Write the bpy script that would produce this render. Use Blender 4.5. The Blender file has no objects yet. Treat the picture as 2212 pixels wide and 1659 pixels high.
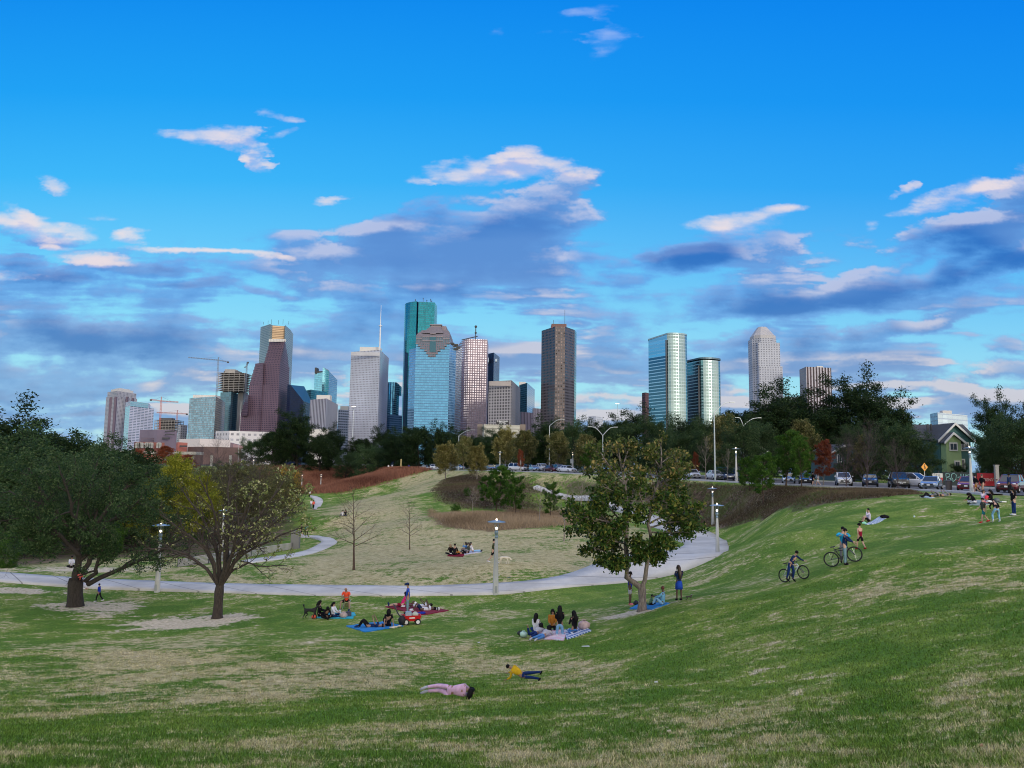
import bpy, bmesh, math, random
import numpy as np
from mathutils import Vector, Matrix, Euler
sc = bpy.context.scene
COL = sc.collection
random.seed(7); RNG = np.random.default_rng(7)
EZ = 10.0            # eye height above the bottom of the park bowl
F = 1661.0           # focal length, in 2212-px-wide photo units
PIT = math.atan(0.108); ROL = 0.014
fw = Vector((0, math.cos(PIT), math.sin(PIT))); r0 = Vector((1,0,0)); u0 = Vector((0,-math.sin(PIT), math.cos(PIT)))
rt = r0*math.cos(ROL)+u0*math.sin(ROL); up = u0*math.cos(ROL)-r0*math.sin(ROL)
EYE = Vector((0,0,EZ))
def ray(px,py):
    return rt*((px-1106)/F) - up*((py-829.5)/F) + fw
def P(px,py,Y):
    d = ray(px,py); return EYE + d*(Y/d.y)
def XZ(px,py,Y): return P(px,py,Y)
# ---------- object helpers ----------
def link(o, parent=None):
    COL.objects.link(o)
    if parent is not None: o.parent = parent
    return o
def tag(o, label=None, cat=None, group=None, kind=None):
    if label: o['label']=label
    if cat: o['category']=cat
    if group: o['group']=group
    if kind: o['kind']=kind
    return o
def empty(name, loc=(0,0,0), rz=0, label=None, cat=None, group=None):
    o = bpy.data.objects.new(name,None); COL.objects.link(o)
    o.location=loc; o.rotation_euler=(0,0,rz); o.empty_display_size=.2
    return tag(o,label,cat,group)
def mesh_np(name, verts, faces, mats, parent=None, smooth=False, uv=None, fmat=None, attrs=None):
    """verts (n,3), faces: (m,k) array or list of lists"""
    me = bpy.data.meshes.new(name)
    v = np.asarray(verts,dtype=np.float32).reshape(-1,3)
    if isinstance(faces,np.ndarray):
        m,k = faces.shape
        me.vertices.add(len(v)); me.vertices.foreach_set('co',v.ravel())
        me.loops.add(m*k); me.loops.foreach_set('vertex_index',faces.astype(np.int32).ravel())
        me.polygons.add(m); me.polygons.foreach_set('loop_start',np.arange(0,m*k,k,dtype=np.int32))
        me.polygons.foreach_set('loop_total',np.full(m,k,dtype=np.int32))
        me.update(calc_edges=True)
    else:
        me.from_pydata([tuple(map(float,a)) for a in v],[],faces); me.update()
    if not isinstance(mats,(list,tuple)): mats=[mats]
    for m_ in mats: me.materials.append(m_)
    if fmat is not None: me.polygons.foreach_set('material_index',np.asarray(fmat,dtype=np.int32))
    if smooth: me.polygons.foreach_set('use_smooth',np.ones(len(me.polygons),dtype=bool))
    if uv is not None:
        l = me.uv_layers.new(name='UVMap'); l.data.foreach_set('uv',np.asarray(uv,dtype=np.float32).ravel())
    if attrs:
        for an,(dom,arr) in attrs.items():
            a = me.attributes.new(an,'FLOAT',dom); a.data.foreach_set('value',np.asarray(arr,dtype=np.float32))
    o = bpy.data.objects.new(name,me); link(o,parent)
    return o
class MB:
    """collects simple shapes, built as one mesh"""
    def __init__(s): s.v=[]; s.f=[]; s.m=[]; s.uv=[]
    def add(s,vs,fs,mi=0):
        b=len(s.v); s.v+= [tuple(a) for a in vs]; s.f+=[[i+b for i in f] for f in fs]; s.m+=[mi]*len(fs); return s
    def box(s,c,d,mi=0,rz=0,M=None):
        x,y,z=[a/2 for a in d]
        vs=[Vector((i*x,j*y,k*z)) for i in(-1,1) for j in(-1,1) for k in(-1,1)]
        R=Matrix.Rotation(rz,3,'Z') if M is None else M
        vs=[R@a+Vector(c) for a in vs]
        return s.add(vs,[(0,1,3,2),(4,6,7,5),(0,4,5,1),(2,3,7,6),(0,2,6,4),(1,5,7,3)],mi)
    def prism(s,pts,z0,z1,mi=0,cap=True):
        n=len(pts); vs=[(p[0],p[1],z0) for p in pts]+[(p[0],p[1],z1) for p in pts]
        fs=[(i,(i+1)%n,(i+1)%n+n,i+n) for i in range(n)]
        if cap: fs+= [tuple(range(n-1,-1,-1)),tuple(range(n,2*n))]
        return s.add(vs,fs,mi)
    def tube(s,pts,rads,n=8,mi=0,cap=True):
        pts=[Vector(p) for p in pts]
        if not isinstance(rads,(list,tuple)): rads=[rads]*len(pts)
        rings=[]; prev=None
        for i,p in enumerate(pts):
            t=(pts[min(i+1,len(pts)-1)]-pts[max(i-1,0)])
            if t.length<1e-9: t=Vector((0,0,1))
            t.normalize()
            a = prev if prev is not None else (Vector((1,0,0)) if abs(t.x)<.9 else Vector((0,1,0)))
            a=(a-t*a.dot(t));
            if a.length<1e-6: a=t.orthogonal()
            a.normalize(); b=t.cross(a); prev=a
            rings.append([p+(a*math.cos(2*math.pi*k/n)+b*math.sin(2*math.pi*k/n))*rads[i] for k in range(n)])
        vs=[q for r in rings for q in r]; fs=[]
        for i in range(len(pts)-1):
            for k in range(n): fs.append((i*n+k,i*n+(k+1)%n,(i+1)*n+(k+1)%n,(i+1)*n+k))
        if cap: fs+=[tuple(range(n-1,-1,-1)),tuple(range((len(pts)-1)*n,len(pts)*n))]
        return s.add(vs,fs,mi)
    def lathe(s,prof,c=(0,0,0),n=16,mi=0):
        vs=[];fs=[]
        for r,z in prof:
            for k in range(n): vs.append((c[0]+r*math.cos(2*math.pi*k/n),c[1]+r*math.sin(2*math.pi*k/n),c[2]+z))
        m=len(prof)
        for i in range(m-1):
            for k in range(n): fs.append((i*n+k,i*n+(k+1)%n,(i+1)*n+(k+1)%n,(i+1)*n+k))
        fs+=[tuple(range(n-1,-1,-1)),tuple(range((m-1)*n,m*n))]
        return s.add(vs,fs,mi)
    def ball(s,c,r,mi=0,n=10,sc=(1,1,1)):
        m=n//2+1; vs=[];fs=[]
        for i in range(m):
            th=math.pi*i/(m-1)
            for k in range(n):
                a=2*math.pi*k/n
                vs.append((c[0]+sc[0]*r*math.sin(th)*math.cos(a),c[1]+sc[1]*r*math.sin(th)*math.sin(a),c[2]+sc[2]*r*math.cos(th)))
        for i in range(m-1):
            for k in range(n): fs.append((i*n+k,(i+1)*n+k,(i+1)*n+(k+1)%n,i*n+(k+1)%n))
        return s.add(vs,fs,mi)
    def build(s,name,mats,parent=None,smooth=False,label=None,cat=None,group=None,kind=None,bevel=0):
        me=bpy.data.meshes.new(name); me.from_pydata(s.v,[],s.f)
        if not isinstance(mats,(list,tuple)): mats=[mats]
        for m in mats: me.materials.append(m)
        me.polygons.foreach_set('material_index',s.m)
        if bevel:
            bm=bmesh.new(); bm.from_mesh(me); bmesh.ops.remove_doubles(bm,verts=bm.verts,dist=1e-5)
            bmesh.ops.bevel(bm,geom=[e for e in bm.edges if e.is_manifold and e.calc_face_angle(0)>.5],offset=bevel,segments=2,affect='EDGES',clamp_overlap=True)
            bm.to_mesh(me); bm.free()
        if smooth: me.polygons.foreach_set('use_smooth',np.ones(len(me.polygons),dtype=bool))
        me.update()
        o=bpy.data.objects.new(name,me); link(o,parent); return tag(o,label,cat,group,kind)
def copy_tree(o,parent=None):
    c=o.copy(); COL.objects.link(c); c.parent=parent
    for ch in o.children: copy_tree(ch,c)
    return c
# ---------- node helpers ----------
class NT:
    def __init__(s,nt): s.nt=nt; s.n=nt.nodes; s.l=nt.links
    def new(s,t,**k):
        n=s.n.new(t)
        for a,b in k.items(): setattr(n,a,b)
        return n
    def set(s,sock,v):
        if isinstance(v,bpy.types.NodeSocket): s.l.new(v,sock)
        elif v is not None:
            try: sock.default_value=v
            except Exception: sock.default_value=(*v,1)
    def m(s,op,a,b=None,c=None,clamp=False):
        n=s.new('ShaderNodeMath',operation=op); n.use_clamp=clamp
        s.set(n.inputs[0],a)
        if b is not None: s.set(n.inputs[1],b)
        if c is not None: s.set(n.inputs[2],c)
        return n.outputs[0]
    def vm(s,op,a,b=None,sc=None):
        n=s.new('ShaderNodeVectorMath',operation=op); s.set(n.inputs[0],a)
        if b is not None: s.set(n.inputs[1],b)
        if sc is not None: s.set(n.inputs['Scale'],sc)
        return n.outputs[0]
    def mix(s,f,a,b,t='RGBA',bt='MIX'):
        n=s.new('ShaderNodeMix',data_type=t); 
        if t=='RGBA': n.blend_type=bt; i=(6,7); o=2
        else: i=(2,3); o=0
        s.set(n.inputs[0],f); s.set(n.inputs[i[0]],a if not isinstance(a,tuple) or len(a)==4 else (*a,1)); s.set(n.inputs[i[1]],b if not isinstance(b,tuple) or len(b)==4 else (*b,1))
        return n.outputs[o]
    def noise(s,vec,scale,detail=4,rough=.55,dist=0):
        n=s.new('ShaderNodeTexNoise'); s.set(n.inputs['Vector'],vec); n.inputs['Scale'].default_value=scale
        n.inputs['Detail'].default_value=detail; n.inputs['Roughness'].default_value=rough; n.inputs['Distortion'].default_value=dist
        return n.outputs[0]
    def ss(s,x,a,b):
        n=s.new('ShaderNodeMapRange',interpolation_type='SMOOTHSTEP'); s.set(n.inputs[0],x); n.inputs[1].default_value=a; n.inputs[2].default_value=b
        return n.outputs[0]
    def mr(s,x,a,b,c=0.,d=1.):
        n=s.new('ShaderNodeMapRange'); s.set(n.inputs[0],x); n.inputs[1].default_value=a; n.inputs[2].default_value=b; n.inputs[3].default_value=c; n.inputs[4].default_value=d
        return n.outputs[0]
    def ramp(s,x,stops):
        n=s.new('ShaderNodeValToRGB'); s.set(n.inputs[0],x); e=n.color_ramp.elements
        while len(e)<len(stops): e.new(.5)
        for i,(p,c) in enumerate(stops): e[i].position=p; e[i].color=(*c,1)
        return n.outputs[0]
    def comb(s,x,y,z):
        n=s.new('ShaderNodeCombineXYZ'); s.set(n.inputs[0],x); s.set(n.inputs[1],y); s.set(n.inputs[2],z); return n.outputs[0]
    def sep(s,v):
        n=s.new('ShaderNodeSeparateXYZ'); s.set(n.inputs[0],v); return n.outputs
    def attr(s,name): 
        n=s.new('ShaderNodeAttribute',attribute_name=name); return n
def srgb(r,g,b):
    f=lambda c:(c/255/12.92) if c/255<=.04045 else ((c/255+.055)/1.055)**2.4
    return (f(r),f(g),f(b))
_mc={}
def mat(name,col=(.5,.5,.5),rough=.6,metal=0,spec=.5,emit=None,es=0,noise=0,nscale=8,coat=0,trans=0,alpha=1):
    """simple procedural paint / cloth / metal: principled with slight noise variation"""
    key=(name,)
    if key in _mc: return _mc[key]
    m=bpy.data.materials.new(name); m.use_nodes=True; t=NT(m.node_tree); b=t.n['Principled BSDF']
    b.inputs['Roughness'].default_value=rough; b.inputs['Metallic'].default_value=metal
    b.inputs['Specular IOR Level'].default_value=spec; b.inputs['Coat Weight'].default_value=coat
    if noise:
        tc=t.new('ShaderNodeTexCoord'); nz=t.noise(tc.outputs['Object'],nscale,4)
        k=t.mr(nz,.3,.7,1-noise,1+noise)
        t.l.new(t.vm('SCALE',t.comb(*col),sc=k),b.inputs['Base Color'])
    else: b.inputs['Base Color'].default_value=(*col,1)
    if emit: b.inputs['Emission Color'].default_value=(*emit,1); b.inputs['Emission Strength'].default_value=es
    _mc[key]=m; return m
# ---------- camera ----------
cam=bpy.data.cameras.new('camera'); co=bpy.data.objects.new('camera',cam); COL.objects.link(co); sc.camera=co
cam.sensor_width=36; cam.sensor_fit='HORIZONTAL'; cam.lens=36*F/2212; cam.clip_start=.1; cam.clip_end=20000
M=Matrix.Identity(4)
for i,vv in enumerate((rt,up,-fw)):
    for j in range(3): M[j][i]=vv[j]
M.translation=EYE; co.matrix_world=M
sc.view_settings.view_transform='Standard'; sc.view_settings.look='None'; sc.view_settings.exposure=0; sc.view_settings.gamma=1
try:
    sc.cycles.use_adaptive_sampling=True; sc.cycles.adaptive_threshold=.012; sc.cycles.max_bounces=5; sc.cycles.diffuse_bounces=2; sc.cycles.glossy_bounces=3; sc.cycles.transparent_max_bounces=6
    sc.cycles.use_denoising=True; sc.cycles.filter_width=1.05; sc.cycles.denoiser='OPENIMAGEDENOISE'
except Exception as e: print(e)
# ---------- sun and sky ----------
SUN_EL=math.radians(9); SUN_AZ=math.radians(150)   # azimuth measured clockwise from +Y: behind the camera, to the right
sd=Vector((math.sin(SUN_AZ)*math.cos(SUN_EL),math.cos(SUN_AZ)*math.cos(SUN_EL),math.sin(SUN_EL)))
sl=bpy.data.lights.new('sun','SUN'); sl.energy=1.35; sl.angle=math.radians(10); sl.color=(1,.92,.80)
so=bpy.data.objects.new('sun',sl); COL.objects.link(so); so.rotation_euler=(-sd).to_track_quat('-Z','Y').to_euler()
so.location=sd*100
# ---------- clouds, painted by noise in sight-direction space (a = x/y, b = z/y) ----------
CA0,CA1,CB0,CB1=-.95,.95,-.05,.85; CW,CH=2200,1042
def vnoise(u,v,seed):
    r=np.random.default_rng(seed); T=r.random((256,256))
    iu=np.floor(u).astype(int); iv=np.floor(v).astype(int); fu=u-iu; fv=v-iv
    fu=fu*fu*fu*(fu*(fu*6-15)+10); fv=fv*fv*fv*(fv*(fv*6-15)+10)
    a=T[iv%256,iu%256]; b=T[iv%256,(iu+1)%256]; c=T[(iv+1)%256,iu%256]; d=T[(iv+1)%256,(iu+1)%256]
    return (a*(1-fu)+b*fu)*(1-fv)+(c*(1-fu)+d*fu)*fv
def fbm(u,v,seed,oct=6,rough=.5):
    s=0;amp=1;tot=0
    for k in range(oct):
        c,sn=math.cos(.6*k),math.sin(.6*k)
        s=s+amp*vnoise((u*c-v*sn*.0)*2**k+17.3*k,v*2**k+9.1*k,seed+k); tot+=amp; amp*=rough
    return s/tot
def sst(x,a,b):
    t=np.clip((x-a)/(b-a),0,1); return t*t*(3-2*t)
WB=[(400,292,80,22,.95,-4),(480,300,60,20,.95,-10),(560,325,66,15,.9,-28),(545,255,34,16,.7,-20),(590,268,34,9,.6,0),(585,297,24,10,.5,0),(130,402,62,15,.85,-12),(105,392,34,8,.6,0),
 (75,488,115,22,.9,-8),(70,462,50,10,.6,-20),(310,515,46,12,.85,0),(450,543,150,9,1.15,-3),(205,553,80,13,1.05,-4),(100,525,40,8,.7,-12),(15,590,60,10,.6,0),(235,470,40,14,.3,0),
 (1050,372,150,24,.85,6),(1120,350,60,22,.85,0),(1215,362,66,20,.85,-5),(870,402,50,9,.75,0),(742,422,34,9,.7,0),(1580,476,100,26,.85,4),(1640,462,50,18,.8,0),
 (2112,404,52,18,1.,3),(2040,430,80,30,.55,22),(1295,20,52,20,.5,10),(1335,85,40,36,.6,70),(1240,70,32,9,.4,0),(1103,72,14,14,.45,0),(1915,420,18,16,.5,0),(1900,492,32,16,.5,0),(1315,50,50,14,.4,60)]
KB=[(165,735,240,38,1.05,-3),(420,770,300,34,1.,-9),(330,735,200,30,.9,-3),(560,725,100,22,.9,5),(690,715,90,18,.75,0),(90,850,190,20,.9,-3),(340,855,90,18,.8,0),(200,893,200,9,.8,0),(60,885,90,12,.6,0),
 (290,577,120,17,.95,-8),(115,594,110,20,.95,-8),(40,560,70,14,.8,0),(80,512,80,12,.5,-6),(420,618,200,13,.8,-4),(20,605,80,12,.7,0),(560,632,200,14,.75,-2),(760,632,200,16,.7,0),
 (960,545,230,56,1.2,2),(1075,480,200,50,1.1,6),(1180,425,110,42,.85,30),(820,500,90,24,.9,0),(640,590,120,20,1.,-4),(730,560,70,24,.8,0),(1150,590,230,34,.85,-5),(560,668,60,8,.55,0),(900,640,240,14,.7,0),
 (1530,562,140,28,1.1,3),(1420,548,60,14,.7,0),(1620,540,60,22,.7,0),(1600,515,110,14,.6,0),(1640,665,200,36,1.05,10),(1800,640,220,36,1.05,12),(1980,615,240,40,1.05,14),(2120,520,140,50,1.1,30),(2190,440,90,44,.9,40),(1980,695,220,22,.95,16),(1880,720,160,20,.9,10),
 (2200,570,120,40,1.,20),(1250,700,60,16,.8,0),(1225,672,50,10,.6,0),(1310,772,66,24,1.,0),(1340,862,120,22,.75,0),(1620,782,120,18,.8,5),(1790,775,130,20,.9,8),(1800,810,150,14,.7,3),(2140,785,130,20,.9,0),(2080,845,190,16,.85,0),(2170,745,90,14,.7,0),(1930,560,140,20,.8,18),(1590,735,130,16,.8,6),(1500,700,60,14,.7,10),
 (1000,870,90,16,.45,0),(1250,885,160,16,.65,0),(740,775,70,22,.7,0),(1340,600,120,16,.7,0),(1300,560,120,18,.6,0),(1450,640,100,12,.6,0),(1140,655,100,12,.6,0),(1560,850,120,12,.5,0),(1850,840,160,10,.6,0),(1600,900,200,12,.6,0),(1900,880,160,10,.6,0),(60,800,120,8,.5,-2),(1420,690,50,10,.4,0)]
def cloud_image():
    A,B=np.meshgrid(np.linspace(CA0,CA1,CW),np.linspace(CB0,CB1,CH))
    u=A*3.2; v=B*8.0
    w1=fbm(u*2.4,v*1.9,11,7,.62); w2=fbm(u*2.4+50,v*1.9+20,31,7,.62)
    A2=A+(w1-.5)*.15; B2=B+(w2-.5)*.042
    def blobs(lst):
        tot=np.zeros_like(A)
        for cx,cy,rx,ry,s,tilt in lst:
            d=ray(cx,cy); ca,cb=d.x/d.y,d.z/d.y; th=math.radians(tilt); rx_=rx/F*1.05; ry_=ry/F*(1.2 if lst is KB else 1.05)
            X=(A2-ca)*math.cos(th)+(B2-cb)*math.sin(th); Y=-(A2-ca)*math.sin(th)+(B2-cb)*math.cos(th)
            Yt=Y/ry_; Yt=np.where(Yt<0,Yt*1.15,Yt*.95)
            r2=(X/rx_)**2+Yt**2
            val=s*np.clip(1.15-.62*r2,0,1.15)
            tot=1-(1-tot)*(1-np.clip(val,0,.97)) if False else np.maximum(tot,val)+.18*np.minimum(tot,val)
        return tot
    n1=fbm(A*11,B*21,101,7,.6); n2=fbm(A*40,B*62,201,5,.62); n3=fbm(A*5+3,B*11,301,4); n4=fbm(A*6+9,B*34,401,6,.55)
    nn=(n1-.5)*1.9+(n2-.5)*.8; nf=(n1-.5)*1.6+(n2-.5)*1.0
    hz=sst(-B,-.36,-.2)*sst(B,-.03,.0)
    bd=np.maximum(blobs(KB),hz*(.30+.80*sst(n4,.36,.56))*(.6+.4*sst(n3,.35,.6)))
    bw=blobs(WB)
    dk=sst(bd+nn,.10,.72)*sst(bd,.05,.3); dsoft=sst(bd+nn*.6,.2,1.25)
    dw=sst(bw+nf,.12,1.4)*sst(bw,.05,.3)
    # fade of image border
    ed=sst(A,CA0,CA0+.1)*sst(-A,-CA1,-CA1+.1)*sst(-B,-CB1,-CB1+.1)
    def shift(D,n,m): return np.roll(np.roll(D,-n,0),-m,1)   # value further up / right
    thick=sst(bd+nn*.8,.45,1.5)
    lit=np.clip((dk-shift(dk,7,2))*.75+(dsoft-shift(dsoft,16,4))*1.0,0,1)*(.15+1.0*sst(n3,.42,.62))
    low=sst(-B,-.30,-.06)[...,None]
    c=lambda *k: np.array(srgb(*k))
    dark=c(44,112,196)*(1-low)+c(88,138,196)*low
    edge=c(96,168,238)*(1-low)+c(138,184,228)*low
    col=edge*(1-thick[...,None])+dark*thick[...,None]
    pink=(sst(n3,.40,.66)*.62)[...,None]
    col=col*(1-pink)+(c(108,156,220)*(1-low)+c(142,170,212)*low)*pink
    L=(np.clip(lit*1.15,0,.75))[...,None]
    rightc=sst(A,.1,.5)[...,None]
    col=col*(1-L)+(c(200,206,234)*(1-low)+c(226,218,218)*low)*L
    # bright clouds
    lw=np.clip(.35+(dw-shift(dw,16,0))*1.6+(n2-.5)*1.2,0,1)[...,None]
    up_=sst(B,.42,.55)[...,None]
    cw=(c(196,196,232)*(1-lw)+c(244,228,228)*lw)*(1-up_)+(c(120,176,246)*(1-lw)+c(178,200,248)*lw)*up_
    aw=(dw*(.88-.30*up_[...,0]))[...,None]; ak=(dk*.96)[...,None]
    alpha=1-(1-aw)*(1-ak)
    rgb=(cw*aw+col*ak*(1-aw))/np.maximum(alpha,1e-4)
    alpha=alpha*ed[...,None]
    return np.concatenate([rgb,alpha],-1)
SKYR=[(-.05,(186,220,230)),(.02,(188,230,236)),(.10,(166,230,244)),(.19,(138,220,250)),(.28,(104,204,252)),(.38,(58,184,251)),(.50,(24,162,247)),(.64,(6,142,241)),(.85,(0,120,230))]
def build_world():
    w=bpy.data.worlds.new('World'); sc.world=w; w.use_nodes=True; t=NT(w.node_tree); bg=t.n['Background']
    tc=t.new('ShaderNodeTexCoord'); D=tc.outputs['Generated']
    sky=t.new('ShaderNodeTexSky',sky_type='NISHITA'); sky.sun_disc=False; sky.sun_elevation=SUN_EL; sky.sun_rotation=SUN_AZ
    im=bpy.data.images.new('cloud_field',CW,CH,alpha=True,float_buffer=True); im.colorspace_settings.name='Linear Rec.709'; im.alpha_mode='CHANNEL_PACKED'
    im.pixels.foreach_set(cloud_image().astype(np.float32).ravel()); im.pack()
    x,y,z=t.sep(D)[:3]
    yp=t.m('MAXIMUM',y,.05); a=t.m('DIVIDE',x,yp); b=t.m('DIVIDE',z,yp)
    tex=t.new('ShaderNodeTexImage'); tex.image=im; tex.extension='CLIP'; tex.interpolation='Cubic'
    t.l.new(t.comb(t.mr(a,CA0,CA1),t.mr(b,CB0,CB1),0.),tex.inputs[0])
    # mapping must extend outside 0..1
    for n in t.n:
        if n.bl_idname=='ShaderNodeMapRange': n.clamp=False
    ay=t.m('MAXIMUM',t.m('ABSOLUTE',y),.35); el=t.m('DIVIDE',z,ay)
    lo,hi=SKYR[0][0],SKYR[-1][0]
    base=t.ramp(t.mr(el,lo,hi),[((p-lo)/(hi-lo),srgb(*c)) for p,c in SKYR])
    side=t.m('MULTIPLY',t.m('MULTIPLY',t.ss(t.m('DIVIDE',x,ay),-.7,.7),t.ss(el,.02,.4)),.35)
    base=t.mix(side,base,srgb(0,120,240))
    base=t.mix(t.m('MULTIPLY',tex.outputs['Alpha'],t.m('GREATER_THAN',y,.06)),base,tex.outputs['Color'])
    # the rest of the sky, out of the photograph: broken cloud, warm evening glow in the west
    n1=t.noise(t.comb(t.m('MULTIPLY',x,2.),t.m('MULTIPLY',y,2.),t.m('MULTIPLY',z,5.)),1.3,5,.6)
    away=t.m('MAXIMUM',t.ss(y,.45,.0),t.ss(z,.62,.85))
    base=t.mix(t.m('MULTIPLY',away,t.ss(n1,.42,.58)),base,BACKC)
    n=t.new('ShaderNodeVectorMath',operation='DOT_PRODUCT'); t.set(n.inputs[0],D); n.inputs[1].default_value=Vector((sd.x,sd.y,0)).normalized()
    glow=t.m('MULTIPLY',t.m('MULTIPLY',t.ss(n.outputs['Value'],.0,.95),t.ss(z,.65,.0)),t.m('MULTIPLY_ADD',n1,.8,.5))
    base=t.mix(glow,base,GLOWC)
    sk=t.vm('SCALE',sky.outputs[0],sc=.12)
    base=t.mix(.03,base,sk)
    t.l.new(base,bg.inputs[0]); bg.inputs[1].default_value=1.0
    sc.world.cycles.sampling_method='MANUAL'; sc.world.cycles.sample_map_resolution=512
BACKC=(1.55,1.42,1.22); GLOWC=(2.3,2.05,1.75)
build_world()
# ---------- terrain ----------
HZ=lambda px: 1009+ (px-1106)*.014
CP=[(1106,1659,10),(1106,1575,14.5),(970,1515,19.5),(1120,1470,27.5),(1200,1390,35),(1200,1340,41),(810,1360,41),(960,1325,46.5),(747,1318,48),(1077,1284,51.5),
(355,1279,56),(0,1250,60),(180,1310,51),(485,1335,47),(0,1659,9.5),(0,1500,24),(0,1400,36.5),(300,1430,32),(400,1500,23.5),(550,1590,14),(600,1440,29),
(2212,1659,7.3),(2212,1500,12),(2212,1350,19.5),(2212,1200,33),(2140,1130,47),(2190,1113,45),(1700,1659,9),(1700,1500,16.8),(1700,1380,25),(1717,1256,38),(1823,1215,38),
(1859,1187,43),(1875,1130,52),(2000,1076,61),(2120,1089,53),(2212,1072,62),(2100,1067,73),(2180,1063,77),(1385,1320,39.5),(1466,1298,39.5),(1550,1300,37),
(1466,1240,54),(1560,1262,46),(1547,1215,66),(1574,1181,76),(1540,1137,98),(1545,1155,89),(1568,1168,82),(1480,1176,81),(1440,1152,92),(1640,1165,62),(1700,1150,52),(1640,1130,78),(1700,1100,80),(1800,1085,73),(1800,1060,88),
(1640,1062,98),(1640,1100,90),(1500,1140,97),(1540,1100,108),(1900,1078,72),(1815,1051,100),(2010,1058,88),(1540,1038,122),(1590,1045,112),(1230,1022,155),(1130,1019,180),(950,1014,230),
(1380,1125,107),(1396,1133,103),(1330,1092,124),(1260,1083,134),(1160,1053,165),(1010,1019,210),(1000,1060,145),(1000,1110,100),(1100,1125,94),(1200,1130,92),(1000,1150,86),
(850,1060,200),(800,1090,140),(742,1116,120),(800,1150,95),(620,1200,80),(664,1156,113),(685,1096,176),(688,1071,255),(640,1063,262),(600,1012,300),(870,1021,215),(760,1040,236),(720,1058,248),
(985,1201,68),(1067,1218,58),(890,1197,72),(771,1253,57),(1250,1200,66),(1350,1195,69),(1180,1262,53),(1400,1180,76),(540,1216,68),(200,1225,69),(50,1215,73),(300,1180,98),(480,1150,115),(300,1110,160)]
cpw=[tuple(P(*c)) for c in CP]
cpw+=[(0,0,EZ-1.6),(-15,0,EZ-1.75),(12,0,EZ-1.4),(25,5,EZ-1.6),(-35,5,EZ-3.5),(-80,40,0.3),(-80,80,0),(-110,60,.2),(-120,120,.2),(-110,180,.4),(-170,240,1),
 (0,-15,EZ-1.2),(40,40,EZ-2.6),(60,50,EZ-2.2),(70,70,EZ-1.9),(80,100,EZ-1.8),(60,130,EZ-1.6),(50,160,EZ-1.2),(30,230,EZ-1.2),(-5,250,EZ-1.2),(-40,300,EZ-1.3),(-100,320,EZ-1.6),(40,-20,EZ-1.2),(-40,-20,EZ-2)]
rowc=[(2260,66),(2180,74),(2010,86),(1815,97),(1690,106),(1540,120),(1400,134),(1230,155),(1130,177),(1010,208),(900,236)]
_rz=[-1.85,-1.85,-1.9,-1.87,-1.8,-1.62,-1.35,-1.05,-.95,-1.1,-1.3]
_rp=np.array([[P(a,1030,b).x,b] for a,b in rowc]); _rt=np.gradient(_rp,axis=0); _rt/=np.linalg.norm(_rt,axis=1,keepdims=True); _rn=np.stack([_rt[:,1],-_rt[:,0]],1); _rn*=np.sign(_rn[:,1:2])
cpw=[c for c in cpw if min(np.hypot(_rp[:,0]-c[0],_rp[:,1]-c[1]))>2.5]
for o_ in (-4.5,1,9,18):
    for p_,n_,z_ in zip(_rp,_rn,_rz): cpw.append((p_[0]+n_[0]*o_,p_[1]+n_[1]*o_,EZ+z_))
cpw=np.array(cpw)
def tps_fit(p):
    n=len(p); X=p[:,:2]/100
    r2=((X[:,None]-X[None])**2).sum(-1); K=np.where(r2>0,r2*np.log(r2+1e-12),0)+np.eye(n)*1e-4
    Q=np.c_[np.ones(n),X]; A=np.zeros((n+3,n+3)); A[:n,:n]=K; A[:n,n:]=Q; A[n:,:n]=Q.T
    s=np.linalg.solve(A,np.r_[p[:,2],0,0,0]); return s
TS=tps_fit(cpw)
def ss_(x,a,b):
    t=np.clip((x-a)/(b-a),0,1); return t*t*(3-2*t)
def tz(x,y):
    x=np.atleast_1d(np.asarray(x,float)); y=np.atleast_1d(np.asarray(y,float)); sh=x.shape
    X=np.stack([np.clip(x,-200,110).ravel(),np.clip(y,-30,330).ravel()],1)/100
    out=np.empty(len(X)); n=len(cpw); C=cpw[:,:2]/100
    for i in range(0,len(X),20000):
        q=X[i:i+20000]; r2=((q[:,None]-C[None])**2).sum(-1); K=np.where(r2>0,r2*np.log(r2+1e-12),0)
        out[i:i+20000]=K@TS[:n]+TS[n]+q@TS[n+1:]
    out=out.reshape(sh); flat=EZ-1.4
    # the street shelf
    bx=np.full(sh,1e9); so=np.zeros(sh); sz=np.zeros(sh)
    for i in range(len(_rp)-1):
        a=_rp[i]; d=_rp[i+1]-a; L=(d**2).sum(); t=((x-a[0])*d[0]+(y-a[1])*d[1])/L
        t=np.clip(t,-.6 if i==0 else 0,1.3 if i==len(_rp)-2 else 1); px_=a[0]+t*d[0]; py_=a[1]+t*d[1]; dd=np.hypot(x-px_,y-py_)
        n_=np.array([-d[1],d[0]])/math.sqrt(L); n_=n_*np.sign(n_[0]) ; s_=(x-px_)*n_[0]+(y-py_)*n_[1]
        m=dd<bx; bx=np.where(m,dd,bx); so=np.where(m,np.sign(s_)*dd,so); sz=np.where(m,_rz[i]+(_rz[i+1]-_rz[i])*t,sz)
    wst=ss_(so,-12,-5.5)*ss_(-so,-45,-20)
    out=out*(1-wst)+(EZ+sz)*wst
    k=np.maximum.reduce([ss_(y,270,330),ss_(-x,150,210),ss_(x,75,110),ss_(-y,20,45)])
    out=np.clip(out,-.4,EZ-1.0)
    return out*(1-k)+flat*k
def gz(x,y): return float(tz(x,y)[0])
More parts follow.
